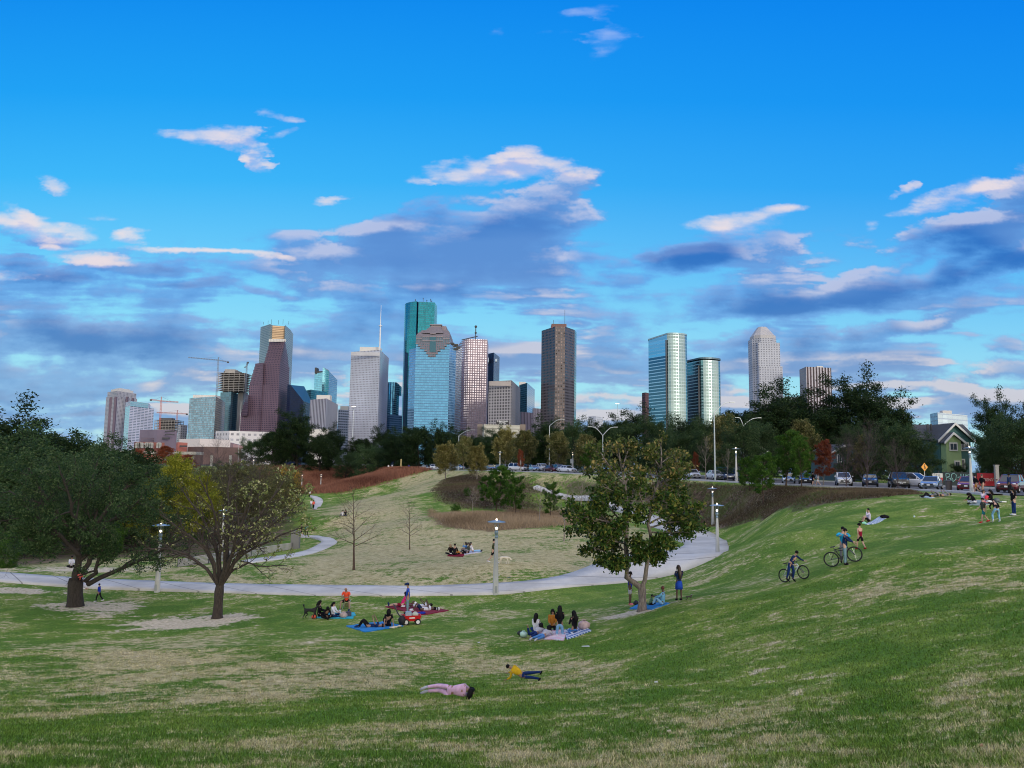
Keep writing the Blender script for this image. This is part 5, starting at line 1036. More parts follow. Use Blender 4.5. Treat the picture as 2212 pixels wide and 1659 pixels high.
# forked magnolia in the centre
b=onto(1386,39.5); f=lambda x,y,d=0: pxl(b,x,y,d)
tp=[(0,0,-.2,.33),(0,0,.12,.24),(0.02,0,.5,.19),(.0,0,1.0,.20),(-.03,0,1.28,.18)]
S=(-.03,0,1.1)
lim=[([S,f(1362,1265),f(1352,1235),f(1352,1180,.2),f(1356,1110,.3)],.15,.09),([S,f(1398,1262),f(1400,1225),f(1403,1170,-.2),f(1405,1110,-.3)],.12,.07)]
t=limbtree(23,b,lim,[],tp,12); t.tw=[]
L2=[([f(1356,1110,.3),f(1352,1050,.4),f(1340,1000,.3),f(1335,965,.2)],.11,.03),([f(1354,1140,.3),f(1320,1100,-.3),f(1290,1075,-.8)],.06,.02),([f(1354,1160),f(1300,1140,.6),f(1235,1128,1)],.06,.015),([f(1352,1175),f(1310,1165,-1),f(1275,1150,-1.6)],.05,.015),([f(1352,1220),f(1325,1210,-.2),f(1300,1215,-.3)],.045,.012),([f(1354,1190),f(1330,1180,1),f(1300,1175,1.5)],.05,.012),
 ([f(1405,1110,-.3),f(1420,1050,-.2),f(1432,1000,0),f(1428,965,.2)],.10,.03),([f(1404,1130),f(1440,1110,.5),f(1485,1135,1)],.05,.012),([f(1403,1150),f(1450,1150,-.6),f(1490,1150,-1)],.05,.012),([f(1404,1110),f(1455,1080,-.8),f(1495,1100,-1.4)],.05,.012),([f(1402,1180),f(1410,1195,.6),f(1405,1210,1)],.04,.01),
 ([f(1354,1100),f(1310,1050,1),f(1290,1010,1.5)],.07,.02),([f(1350,1050),f(1310,1000,-.8),f(1290,965,-1.3)],.06,.02),([f(1345,1010),f(1360,960,.8),f(1370,965,1.2)],.05,.015),([f(1420,1050),f(1460,1010,.8),f(1470,975,1.4)],.06,.02),([f(1418,1060),f(1450,1030,-1),f(1475,1015,-1.6)],.06,.02),([f(1425,1010),f(1400,970,-.8),f(1395,970,-1)],.05,.015),([f(1356,1110),f(1370,1060,1.4),f(1380,1020,2.2)],.06,.02),([f(1403,1120),f(1380,1070,-1.5),f(1375,1030,-2.2)],.06,.02),([f(1354,1150),f(1280,1110,-.2),f(1255,1100,-.5)],.05,.012),([f(1404,1100),f(1440,1060,1.6),f(1455,1040,2.4)],.05,.015),([f(1353,1150),f(1340,1150,-1),f(1325,1140,-1.8)],.05,.012),([f(1354,1120),f(1365,1115,-1),f(1372,1105,-1.9)],.05,.012),([f(1352,1200),f(1370,1190,-.7),f(1380,1170,-1.3)],.04,.012),([f(1404,1160),f(1420,1165,-1),f(1440,1175,-1.6)],.045,.012),([f(1354,1080),f(1325,1060,-1.2),f(1300,1050,-2)],.05,.012),([f(1405,1090),f(1425,1080,-1.2),f(1450,1090,-2)],.05,.012),([f(1352,1210),f(1320,1195,.6),f(1270,1180,1)],.045,.012),([f(1354,1140),f(1290,1120,-1),f(1240,1115,-1.2)],.05,.012),([f(1403,1140),f(1455,1125,0),f(1505,1130,.2)],.05,.012),([f(1402,1200),f(1388,1195,-.5),f(1376,1205,-.9)],.035,.01),([f(1352,1215),f(1338,1212,-.8),f(1325,1225,-1.2)],.035,.01),([f(1403,1190),f(1418,1190,.5),f(1432,1200,.8)],.035,.01)]
PM=[dict(n=7,len=.42,ang=48,wob=.14,trop=.03,t0=.25,sides=4,k=4),dict(n=5,len=.5,ang=45,wob=.12,k=2,sides=3,t0=.25)]
for pts,r0,r1 in L2:
    q=resample(np.array(pts),8); t.tube(q,r0,r1,6); t.sub(q,r0,r1,0,PM)
zt=f(1386,1010)[2]
kp=lambda c,r: ((c[:,2]<zt+.0)|(r<.75))
t.tw=[w_ for w_ in t.tw if t.r.random()>.22]; lv=t.leaves(19,.10,.14,kp,clump=.2)
T=t.build('magnolia_tree','big leaved dark magnolia with pale forked trunk standing by a blue blanket','tree',bark('magnolia_bark',(.19,.16,.14),.7),[L_MAG,L_MIX],lv); T.location=(b.x,b.y,b.z)
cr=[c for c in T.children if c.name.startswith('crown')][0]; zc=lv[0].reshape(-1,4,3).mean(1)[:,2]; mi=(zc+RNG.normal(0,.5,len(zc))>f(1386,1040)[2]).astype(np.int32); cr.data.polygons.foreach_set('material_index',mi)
# ---------- grass blades, tall grasses ----------
def blades(name,n,sampler,h,w,matl,lean=.5,kind='stuff',dens=None,label=None,cat='grass',attrs=None):
    x,y=sampler(n); z=tz(x,y) if len(x)<400000 else gzf(x,y)
    n=len(x); a=RNG.random(n)*6.283; hh=h*RNG.uniform(.5,1.3,n); ww=w(y) if callable(w) else np.full(n,w)
    lx_=RNG.normal(0,lean,n)*hh; ly_=RNG.normal(0,lean,n)*hh; dx=np.cos(a)*ww/2; dy=np.sin(a)*ww/2
    V=np.stack([np.stack([x-dx,y-dy,z-.01],1),np.stack([x+dx,y+dy,z-.01],1),np.stack([x+lx_,y+ly_,z+hh],1)],1).reshape(-1,3)
    Fq=np.arange(3*n).reshape(-1,3); tt=RNG.random(n); wv=.5+.25*np.sin(x*.31+1.7*np.sin(y*.23))+.25*np.sin(y*.41+2.1*np.sin(x*.17)); at_={'tint':('FACE',tt if name=='grass' else np.clip(.45*tt+.55*wv,0,1))}
    if attrs:
        for k,v in attrs.items(): at_[k]=('POINT',np.repeat(v(x,y),3))
    return tag(mesh_np(name,V,Fq,matl,attrs=at_),label,cat,kind=kind)
def zlook(Z):
    from_x=lx; from_y=ly
    def f(x,y):
        i=np.clip(np.searchsorted(from_x,x)-1,0,len(from_x)-2); j=np.clip(np.searchsorted(from_y,y)-1,0,len(from_y)-2); return Z[j,i]
    return f
def near(n):
    y=4.5*np.exp(RNG.random(n)*math.log(36/4.5)); x=(RNG.random(n)*2-1)*.74*y; return x,y
m=MG.copy(); m.name='lawn_blades'; t=NT(m.node_tree); bb=t.n['Principled BSDF']; src=bb.inputs['Base Color'].links[0].from_socket
tn=t.attr('tint').outputs['Fac']; t.l.new(t.vm('SCALE',src,sc=t.mr(tn,0,1,.55,1.75)),bb.inputs['Base Color'])
for l in list(bb.inputs['Normal'].links): t.nt.links.remove(l)
blades('grass',330000,near,.055,lambda y:.006+.0009*y,m,.55,attrs={'dry':zlook(Z_dry),'dirt':zlook(Z_dirt)},label='short green and straw coloured lawn grass on the near slope')
def grass_mat(name,c1,c2): return leaf_mat(name,c1,c2,rough=.9,trans=.2)
def zsamp(Z,thr,x0,x1,y0,y1):
    f=zlook(Z)
    def s(n):
        x=RNG.uniform(x0,x1,n); y=RNG.uniform(y0,y1,n); k=f(x,y)>thr+(1-thr)*.9*RNG.random(n); return x[k],y[k]
    return s
rp=poly_world(redz); 
blades('tall_grass',420000,zsamp(Z_red,.3,rp[:,0].min()-6,rp[:,0].max()+6,rp[:,1].min()-6,min(rp[:,1].max()+6,325)),.95,.15,grass_mat('rusty_grass',(.10,.035,.024),(.30,.14,.09)),.25,label='tall rust red ornamental grass covering the far bank',cat='tall grass')
rp=poly_world(reed); blades('dry_reeds',110000,zsamp(Z_reed,.35,rp[:,0].min(),rp[:,0].max(),rp[:,1].min(),rp[:,1].max()),.42,.05,grass_mat('straw_reeds',(.15,.10,.06),(.40,.30,.19)),.5,label='matted dry brown reeds at the foot of the mound',cat='reeds')
for nm,pl,Zm,N,lb in (('ground_cover',mul1,Z_mul,170000,'dark brown mulch and low scrub on the street bank'),):
    rp=poly_world(pl); blades(nm,N,zsamp(Z_mul,.35,rp[:,0].min(),rp[:,0].max(),rp[:,1].min(),rp[:,1].max()),.20,.06,leaf_mat('scrub',(.06,.045,.03),(.15,.115,.07),(.10,.15,.04),rough=.95,trans=.1),.9,label=lb,cat='ground cover')
rp=poly_world(mul2); blades('ground_cover',120000,zsamp(Z_mul,.25,rp[:,0].min(),rp[:,0].max(),rp[:,1].min(),rp[:,1].max()),.22,.08,_mc.setdefault('x',leaf_mat('scrub2',(.06,.045,.035),(.13,.10,.065),(.07,.10,.03),rough=.95,trans=.1)),.9,label='brown and green scrub on the mound left of the pines',cat='ground cover')
# ---------- street ----------
def band(px_list,off0,off1): return px_list
cen=np.array([onto(px,Y).xy for px,Y in rowc]); cen=resample(cen,120)
tn_=np.gradient(cen,axis=0); tn_/=np.linalg.norm(tn_,axis=1,keepdims=True); nrm=np.stack([tn_[:,1],-tn_[:,0]],1)   # points away from camera side?
if nrm[60,1]<0: nrm=-nrm
def street_ribbon(name,a,b,matl,lift,thick=.12,across=4):
    L=cen+nrm*a; R=cen+nrm*b; return ribbon(name,[tuple(p) for p in L],[tuple(p) for p in R],matl,n=160,lift=lift,across=across,thick=thick,world=True)
street_ribbon('road',-2.6,15,MROAD,.05,across=8); street_ribbon('pavement',-4.9,-3.3,MWALK,.16); street_ribbon('far_pavement',17,19,MWALK,.22)
street_ribbon('kerb',-2.75,-2.6,MWALK,.18)
def street_at(px,off=0.):
    """point on the street in photo column px, off metres beyond the parking row"""
    L=cen+nrm*off; q=L[:,0]/L[:,1]; tgt=P(px,HZ(px),1.).x; i=int(np.argmin(abs(q-tgt))); return Vector((L[i][0],L[i][1],gz(*L[i])+.12)),math.atan2(nrm[i][1],nrm[i][0])
# ---------- cars ----------
GLS=mat('car_glass',(.02,.03,.04),.05,.0,1.0); TYR=mat('tyre_rubber',(.015,.015,.015),.85); RIM=mat('wheel_rim',(.45,.46,.48),.3,.9); LGT=mat('headlight_glass',(.7,.73,.75),.1,.2); PLT=mat('plate_white',(.7,.72,.74),.5); GRL=mat('grille_black',(.015,.015,.017),.4); RL=mat('tail_light',(.35,.02,.02),.2)
def car(kind,paint,label,group,L=4.5,Wd=1.82,H=1.45,chrome=False):
    """front faces local +X"""
    R=empty(kind,(0,0,0),0,label,'car',group); hw=Wd/2
    k={'hatchback_car':'h','sedan_car':'s','suv_car':'u','pickup_truck':'p','minivan':'v'}[kind]
    if k=='s': belt=.93; hood=.80; x=[-L/2,-L/2+.05,-L/2+1.0,L/2-1.45,L/2-.5,L/2-.05,L/2]; zt=[.78,.98,1.0,.96,.80,.66,.52]; cab=[(-L/2+.75,-L/2+1.5),(L/2-1.9,L/2-1.25)]
    elif k=='h': x=[-L/2,-L/2+.05,-L/2+.5,L/2-1.3,L/2-.5,L/2-.05,L/2]; zt=[.80,1.0,1.02,.98,.84,.68,.52]; cab=[(-L/2+.12,-L/2+.5),(L/2-2.0,L/2-1.15)]
    elif k=='v': x=[-L/2,-L/2+.03,-L/2+.5,L/2-1.2,L/2-.5,L/2-.05,L/2]; zt=[.9,1.08,1.1,1.08,.92,.75,.55]; cab=[(-L/2+.08,-L/2+.35),(L/2-1.9,L/2-.95)]
    elif k=='p': x=[-L/2,-L/2+.03,-L/2+.5,L/2-1.5,L/2-.4,L/2-.03,L/2]; zt=[1.08,1.12,1.12,1.16,1.12,1.02,.62]; cab=[(-L/2+1.7,-L/2+1.9),(L/2-2.1,L/2-1.45)]
    else: x=[-L/2,-L/2+.03,-L/2+.5,L/2-1.35,L/2-.4,L/2-.04,L/2]; zt=[.95,1.1,1.12,1.10,.98,.86,.58]; cab=[(-L/2+.1,-L/2+.45),(L/2-2.05,L/2-1.3)]
    belt=zt[3]-.02; clr=.22 if k in 'shv' else .3
    V=[];n=10
    for i,(xi,z) in enumerate(zip(x,zt)):
        t_=abs(xi)/(L/2); w=hw*(1-.16*max(0,(t_-.72)/.28)**1.6); zb=clr+(.12 if i in(0,len(x)-1) else 0)
        V+=[(xi,-w*.86,zb),(xi,-w*.98,zb+.12),(xi,-w,zb+(z-zb)*.5),(xi,-w*.97,z-.10),(xi,-w*.86,z),(xi,w*.86,z),(xi,w*.97,z-.10),(xi,w,zb+(z-zb)*.5),(xi,w*.98,zb+.12),(xi,w*.86,zb)]
    Fc=[(i*n+j,i*n+(j+1)%n,(i+1)*n+(j+1)%n,(i+1)*n+j) for i in range(len(x)-1) for j in range(n)]+[tuple(range(n-1,-1,-1)),tuple(range((len(x)-1)*n,len(x)*n))]
    MB().add(V,Fc).build('body',paint,R,smooth=False,bevel=.03)
    (r0,r1),(f1,f0)=cab; wb=hw*.88; wt=hw*.70; zr=H-.04
    g=[(r0,-wb,belt),(f0,-wb,belt),(f0,wb,belt),(r0,wb,belt),(r1,-wt,zr),(f1,-wt,zr),(f1,wt,zr),(r1,wt,zr)]
    MB().add([g[i] for i in (1,2,6,5)],[(0,1,2,3)]).build('windscreen',GLS,R); MB().add([g[i] for i in (3,0,4,7)],[(0,1,2,3)]).build('rear_window',GLS,R)
    for s,fc in ((-1,(0,1,5,4)),(1,(2,3,7,6))): MB().add([g[i] for i in fc],[(0,1,2,3)]).build('side_window',GLS,R)
    rp=[(r1-.06,-wt-.03,zr-.02),(f1+.05,-wt-.03,zr-.02),(f1+.05,wt+.03,zr-.02),(r1-.06,wt+.03,zr-.02),(r1+.1,-wt+.08,H),(f1-.15,-wt+.08,H-.005),(f1-.15,wt-.08,H-.005),(r1+.1,wt-.08,H)]
    MB().add(rp,[(0,1,5,4),(1,2,6,5),(2,3,7,6),(3,0,4,7),(4,5,6,7),(3,2,1,0)]).build('roof',paint,R)
    for s in (-1,1):
        xm=(f1+r1)/2
        for a_,b_,q_ in (((f0,s*wb,belt-.02),(f1,s*wt,zr),.045),((r0,s*wb,belt-.02),(r1,s*wt,zr),.06),((xm,s*(wb+.005),belt-.02),(xm,s*(wt+.005),zr),.045)): MB().tube([a_,b_],q_,5).build('roof_pillar',paint,R)
    rw=.33 if k in 'shv' else .38
    for sx in (-1,1):
        for s in (-1,1):
            w=empty('wheel',(sx*(L/2-.85),s*(hw-.1),rw)); w.parent=R
            mb=MB(); pr=[(rw*.62,-.1),(rw*.93,-.11),(rw,-.07),(rw,.07),(rw*.93,.11),(rw*.62,.1)]; 
            vs=[];m_=16
            for rr,yy in pr:
                for q in range(m_): vs.append((rr*math.cos(2*math.pi*q/m_),yy,rr*math.sin(2*math.pi*q/m_)))
            mb.add(vs,[(i*m_+q,i*m_+(q+1)%m_,((i+1)%6)*m_+(q+1)%m_,((i+1)%6)*m_+q) for i in range(6) for q in range(m_)]); mb.build('tyre',TYR,w)
            mb=MB()
            for q in range(5): a=q*2*math.pi/5; mb.tube([(0,s*.08,0),(rw*.62*math.cos(a),s*.09,rw*.62*math.sin(a))],.035,4)
            mb.tube([(0,-.07,0),(0,.07,0)],rw*.6,14); mb.build('rim',RIM,w)
    for s in (-1,1):
        z=zt[5]-.02 if k!='p' else .95
        MB().ball((L/2-.10,s*hw*.66,z-.02),.19,n=8,sc=(.55,1.0,.42)).build('headlight',LGT,R,smooth=True)
        MB().box((-L/2-.005,s*hw*.72,zt[0]-.02),(.05,.25,.16)).build('tail_light',RL,R)
        MB().ball((f0-.25,s*(hw+.10),belt+.10),.11,n=6,sc=(.6,1,.75)).build('wing_mirror',paint,R)
    MB().box((L/2+.0,0,zt[-1]+.05),(.06,hw*1.0,.16)).build('grille',RIM if chrome else GRL,R,bevel=.01)
    MB().box((L/2+.0,0,clr+.17),(.07,hw*1.3,.12)).build('lower_intake',GRL,R)
    MB().box((L/2+.035,0,clr+.28),(.02,.31,.15)).build('number_plate',PLT,R)
    MB().box((-L/2-.012,0,.62),(.02,.31,.15)).build('number_plate',PLT,R)
    MB().box((0,0,.30),(L*.8,Wd*.8,.25)).build('underbody',GRL,R)
    return R
WHT=mat('white_paint',(.72,.74,.78),.25,.0,.6,coat=.6); NVY=mat('navy_paint',(.02,.035,.09),.2,.3,coat=.6); BLK=mat('black_paint',(.015,.017,.022),.2,.2,coat=.6); SLV=mat('silver_blue_paint',(.38,.46,.55),.25,.6,coat=.6); RDP=mat('red_paint',(.28,.012,.02),.2,.2,coat=.7); DRD=mat('dark_red_paint',(.12,.01,.018),.2,.3,coat=.6); TEA=mat('blue_teal_paint',(.05,.13,.2),.25,.4,coat=.6); GRY=mat('grey_paint',(.2,.21,.23),.25,.5,coat=.6); SLP=mat('steel_paint',(.30,.36,.42),.25,.5,coat=.6)
cg='cars parked along the street'
# (kind,paint,px,offset,turn in degrees (0 = nose straight to the park),H,L,W,label)
CARS=[('suv_car',WHT,1812,0,4,1.68,4.5,1.84,'white compact car with roof rails beside the rust red sapling'),('suv_car',NVY,1874,1.0,0,1.5,4.6,1.8,'dark navy small sport wagon behind the purple leafless bush'),('pickup_truck',BLK,1929,0,6,1.80,5.3,1.95,'black off road car with chrome grille left of the white minivan'),
('minivan',WHT,1972,2.2,58,1.78,5.0,1.95,'white minivan seen from the side, pointing right'),('sedan_car',SLV,2012,-.4,-8,1.45,4.7,1.8,'pale silver blue saloon car in front of the white minivan'),('sedan_car',RDP,2081,0,-6,1.46,4.5,1.78,'bright red saloon car left of the tall right hand lamp'),('suv_car',DRD,2180,0,-10,1.72,4.6,1.88,'dark red sport utility car near the right edge, man standing before it'),
('sedan_car',WHT,1541,0,20,1.46,4.4,1.76,'white hatchback car by the foot of the tall lamp pole'),('suv_car',NVY,1573,0,6,1.80,4.8,1.9,'dark blue sport utility car with chrome grille, next to the white hatchback'),('suv_car',DRD,1613,1,4,1.72,4.7,1.88,'maroon car behind the park lamp on the pavement'),('suv_car',TEA,1556,7.5,10,1.85,4.8,1.9,'teal blue car in the second row behind the dark blue one'),('sedan_car',WHT,1494,1,16,1.45,4.4,1.76,'white car mostly hidden behind the right side of the magnolia'),('hatchback_car',SLV,1694,0,0,1.45,4.2,1.75,'pale blue small car hidden behind the young pines'),('sedan_car',BLK,1748,0,0,1.45,4.5,1.78,'black car behind the trunk of the rust red sapling'),
('sedan_car',WHT,1226,-1,38,1.42,4.5,1.78,'white saloon car at the right end of the distant row'),('suv_car',GRY,1207,1,30,1.66,4.6,1.84,'grey sport utility car second from right in the distant row'),('sedan_car',DRD,1188,0,30,1.42,4.5,1.78,'dark red saloon car with pale bonnet in the distant row'),('pickup_truck',WHT,1170,2,38,1.82,5.2,1.95,'white pickup truck in the middle of the distant row'),('hatchback_car',SLV,1155,0,28,1.42,4.1,1.74,'light silver small car left of the distant white pickup'),('suv_car',BLK,1143,1,30,1.64,4.5,1.84,'black car between trees in the distant row'),
('suv_car',WHT,1117,-1,46,1.86,5.0,1.95,'large white off road car behind the short park lamp'),('hatchback_car',WHT,1095,0,20,1.46,4.2,1.76,'small white car left of the large white one'),('hatchback_car',TEA,1084,1,20,1.5,4.3,1.78,'greenish car partly hidden by golden leaves'),('sedan_car',GRY,1056,0,20,1.45,4.4,1.78,'grey car right of the second golden sycamore'),('suv_car',SLP,990,0,50,1.75,4.7,1.86,'blue silver car between the two golden sycamores'),('suv_car',WHT,944,1,60,1.7,4.6,1.86,'white car left of the golden sycamore trunk'),('sedan_car',SLV,921,1,60,1.5,4.6,1.8,'silver blue car by the far grey litter bins'),('sedan_car',SLP,905,2,60,1.5,4.6,1.8,'leftmost pale blue car of the far end')]
for (k,pt,px,off,turn,H,L,Wd,lb) in CARS:
    c=car(k,pt,lb,cg,L,Wd,H,chrome='chrome' in lb); p,a=street_at(px,off+1.4); c.location=(p.x,p.y,p.z-.02); c.rotation_euler=(0,0,math.atan2(-p.y,-p.x)+math.radians(turn))
# roof rails
# ---------- park lamps ----------
LCO=concrete('lamp_concrete',(.42,.42,.41),(.55,.55,.53)); LMT=mat('lamp_metal',(.28,.36,.42),.35,.7); BULB=mat('lamp_bulb',(1,.9,.7),.3,emit=(1,.82,.58),es=6)
def lamp(label,px,Y,H=4.9,dz=0,py=None):
    R=empty('park_lamp',(0,0,0),0,label,'street lamp','park lamps with disc shades'); s=H/4.9
    H=H*1.0
    MB().tube([(0,0,-.3),(0,0,0),(0,0,3.65*s)],[.215*s,.21*s,.10*s],8).build('post',LCO,R)
    MB().box((.0,-.2*s,.35*s),(.14*s,.03,.42*s)).build('access_panel',mat('panel_grey',(.3,.32,.33),.6),R)
    MB().lathe([(.10*s,3.62*s),(.12*s,3.72*s),(.085*s,3.8*s),(.13*s,3.95*s),(.13*s,4.02*s),(.09*s,4.1*s)],n=12).build('collar',LMT,R)
    mb=MB()
    for k in range(4): a=math.pi/4+k*math.pi/2; mb.tube([(.10*s*math.cos(a),.10*s*math.sin(a),4.02*s),(.17*s*math.cos(a),.17*s*math.sin(a),4.72*s)],.012,4)
    mb.build('lantern_cage',LMT,R)
    MB().lathe([(.02,4.80*s),(.12*s,4.79*s),(.58*s,4.70*s),(.61*s,4.67*s),(.58*s,4.66*s),(.1*s,4.71*s),(.02,4.71*s)],n=24).build('disc_shade',LMT,R,smooth=True)
    MB().ball((0,0,4.27*s),.085*s).build('bulb',BULB,R,smooth=True); MB().ball((0,0,4.84*s),.06*s).build('top_light',BULB,R,smooth=True)
    p=onto(px,Y); R.location=(p.x,p.y,p.z+dz); R.rotation_euler=(0,0,random.uniform(-.2,.2)); return R
lamp('pale tapered park lamp before the middle of the curving path',1074,51.5)
lamp('park lamp standing on the outer edge of the path bend',1548,66); lamp('park lamp just behind the one on the path bend',1539,98)
lamp('park lamp on the pavement before the maroon car',1591,112,4.9,.1); lamp('park lamp on the pavement near the right hand picnic group',2099,71,4.25,.1)
lamp('park lamp half hidden behind the spreading bare tree, left',354,56); lamp('park lamp beyond the path, deep behind the oak branches',487,92); lamp('park lamp by the far path, nearer the oak trunk',8,95,4.5)
for px,Y,lb in ((1124,172,'small distant park lamp before the large white off road car'),(1079,182,'small distant park lamp between golden trees'),(693,238,'thin distant park lamp above the red grass, right'),(652,270,'thin distant park lamp under the huge dark oaks, middle'),(571,285,'thin distant park lamp among the bare branches, right'),(546,290,'thin distant park lamp among the bare branches, left'),(1237,178,'distant park lamp behind the young street trees')): lamp(lb,px,Y,4.6)
# ---------- tall street lights ----------
SLM=mat('street_light_steel',(.42,.46,.48),.4,.6)
def stlight(label,px,Y,pytop,arms,glow=0):
    R=empty('street_light',(0,0,0),0,label,'street light','tall curved arm street lights'); p=onto(px,Y); top_=P(px,pytop,Y).z-p.z
    MB().tube([(0,0,-.2),(0,0,top_-1.6)],[.13,.08],8).build('pole',SLM,R)
    for s,L in arms:
        pts=[(s*L*(1-math.cos(t))*1.0 if False else s*L*t,0,top_-1.6+1.6*math.sin(t*math.pi/2)) for t in np.linspace(0,.72,7)]; e=pts[-1]; pts.append((s*L,0,top_-.03))
        ar=MB().tube(pts,.055,6).build('arm',SLM,R); MB().box((s*(L+.35),0,top_-.02),(.8,.28,.10)).build('lamp_head',BULB if glow else SLM,ar,bevel=.02)
    R.location=p; return R
stlight('curved single arm street light before the dark brown tower, arm to the right',1186,178,905,[(1,2.8)])
stlight('twin arm street light above the left side of the magnolia top',1302,140,922,[(1,2.0),(-1,2.0)])
stlight('tallest street light with a short arm right of the glass twins',1545,112,868,[(1,2.3)])
stlight('twin arm street light in front of the very large dark oaks',1608,150,902,[(1,2.8),(-1,.8)])
stlight('curved street light in front of the pink granite tower',989,205,928,[(1,3.4)])
stlight('slim lit street light in front of the small white grid block',758,330,878,[(1,.01),(-1,.01)],1); stlight('slim lit street light in front of the hotel tower',1334,330,872,[(1,.01),(-1,.01)],1)
stlight('tall thin pole light in front of the mauve block',512,600,865,[(1,1.5),(-1,1.5)])
# ---------- street signs, bins ----------
def sign_at(name,label,px,Y,build,cat='sign'):
    R=empty(name,(0,0,0),0,label,cat); build(R); R.location=onto(px,Y); return R
def warn(R):
    MB().tube([(0,0,-.1),(0,0,2.6)],.035,6).build('pole',SLM,R); s=.42
    MB().add([(0,-.05,2.6-s*1.25),(s,-.05,2.6),(0,-.05,2.6+s*1.25),(-s,-.05,2.6),(0,-.02,2.6-s*1.25),(s,-.02,2.6),(0,-.02,2.6+s*1.25),(-s,-.02,2.6)],[(0,1,2,3),(7,6,5,4),(0,4,5,1),(1,5,6,2),(2,6,7,3),(3,7,4,0)]).build('sign_face',mat('warning_orange',(.75,.32,.02),.5),R)
    pl=MB().tube([(-.05,-.06,2.4),(.06,-.06,2.62),(-.02,-.06,2.8)],.035,4).ball((0,-.06,2.9),.06,n=6).tube([(.05,-.06,2.6),(.14,-.06,2.4)],.03,4).tube([(-.06,-.06,2.66),(.13,-.06,2.60)],.025,4); pl.build('pedestrian_mark',MDK,R)
sign_at('warning_sign','orange yellow diamond warning sign behind the silver saloon',1999,97,warn)
def bin_(R): MB().lathe([(.30,0),(.32,1.0)],n=12).build('bin_body',mat('bin_brown',(.10,.085,.08),.7),R); MB().lathe([(.34,1.0),(.34,1.06),(.12,1.2)],n=12).build('lid',MDK,R)
sign_at('litter_bin','brown mottled litter bin left of the red saloon',2050,83,bin_,'bin')
def gbin(R): MB().box((0,0,.65),(1.0,.8,1.3)).build('bin_body',mat('bin_grey',(.30,.35,.38),.6),R,bevel=.03); MB().box((0,0,1.36),(1.1,.9,.1)).build('lid',mat('bin_grey2',(.22,.26,.3),.6),R,bevel=.02)
sign_at('litter_bin','pale grey square bin left of the dark oak trunk at the far street end',915,228,gbin,'bin'); sign_at('litter_bin','dark square bin between the golden trees',971,208,gbin,'bin')
def ybox(R): MB().box((0,0,1.5),(.35,.2,3)).build('marker_post',mat('yellow_post',(.45,.36,.16),.6),R,bevel=.02); MB().ball((0,0,3.05),.2,n=8).build('post_top',mat('yellow_post2',(.6,.5,.2),.6),R)
sign_at('marker_post','tan post standing on the lawn edge at the far street end',865,232,ybox,'post')
def psign(R): MB().tube([(0,0,0),(0,0,2.6)],.05,6).build('pole',SLM,R); MB().box((0,-.04,2.5),(.7,.05,1.0)).build('sign_face',mat('sign_back_grey',(.4,.45,.48),.5),R)
sign_at('parking_sign','grey rectangular sign on a pole behind the distant cars',1235,172,psign)
# ---------- fence with banners and graffiti ----------
FP=mat('fence_board_dark',(.018,.03,.035),.8,noise=.3,nscale=1.5); FRD=mat('banner_red',(.42,.012,.03),.6,noise=.12,nscale=1.2); FWT=mat('sign_white_weathered',(.55,.55,.55),.7); GRF=mat('graffiti_teal',(.22,.42,.42),.6); LTW=mat('banner_letter',(.62,.55,.57),.6)
R=empty('banner_fence',(0,0,0),0,'dark site fence with graffiti and red banners behind the cars at right','fence')
Yf=108
def fx(cx): return P(3500/1.8228+cx/(4.158*1.8228),1030,Yf).x
def fz(cy): return P(2060,(1750+cy/4.158)/1.8228,Yf).z
z0=fz(665)
MB().box(((fx(880)+fx(2600))/2,Yf,(z0-.8+fz(455))/2),(fx(2600)-fx(880),.12,fz(455)-z0+.8)).build('dark_boards',FP,R)
MB().box(((fx(700)+fx(872))/2,Yf-.1,(fz(475)+fz(545))/2),(fx(872)-fx(700),.1,fz(475)-fz(545))).build('number_board',FWT,R)
MB().box(((fx(700)+fx(872))/2,Yf-.1,(fz(545)+fz(590))/2-.01),(fx(872)-fx(700),.1,fz(545)-fz(590))).build('red_board',FRD,R)
for a,b,y0 in ((1435,1790,465),(2060,2600,480)): MB().box(((fx(a)+fx(b))/2,Yf-.12,(fz(y0)+fz(668))/2),(fx(b)-fx(a),.06,fz(y0)-fz(668))).build('red_banner',FRD,R)
text('1711','number_lettering',(fz(475)-fz(545))*.75,((fx(700)+fx(872))/2,Yf-.16,(fz(478)+fz(545))/2),(math.pi/2,0,0),MDK,R,.01)
text('RENT','banner_lettering',(fz(540)-fz(590))*1.3,((fx(1545)+fx(1700))/2,Yf-.16,fz(573)),(math.pi/2,0,0),LTW,R,.01); text('AL','banner_lettering',(fz(590)-fz(640))*1.3,(fx(2175),Yf-.16,fz(610)),(math.pi/2,0,0),LTW,R,.01,sx=1.1)
def stroke(mb,pts,r=.05): mb.tube([(fx(x),Yf-.12,fz(y)) for x,y in pts],r,5)
mb=MB()
stroke(mb,[(925,480),(930,560),(925,610),(905,590)]); stroke(mb,[(925,480),(985,485),(990,520),(940,540)]); stroke(mb,[(940,540),(1000,560),(985,610),(925,625)]); stroke(mb,[(1020,490),(1060,470),(1095,500),(1085,570),(1040,610),(1005,570),(1020,490)]); stroke(mb,[(1115,540),(1150,530)]); stroke(mb,[(1165,480),(1160,560),(1190,480),(1185,560)]); stroke(mb,[(1215,480),(1205,545)]); stroke(mb,[(1255,480),(1245,545),(1300,545)]); stroke(mb,[(1255,510),(1330,480)]); stroke(mb,[(1030,550),(1040,590)])
mb.build('graffiti',GRF,R,kind='stuff')
mb=MB()
for i in range(16):
    x=fx(700)+ (fx(2600)-fx(700))*i/15; mb.box((x,Yf+.15,(z0-.8+fz(440))/2),(.12,.12,fz(440)-z0+.8))
mb.build('fence_posts',MDK,R,kind='stuff')
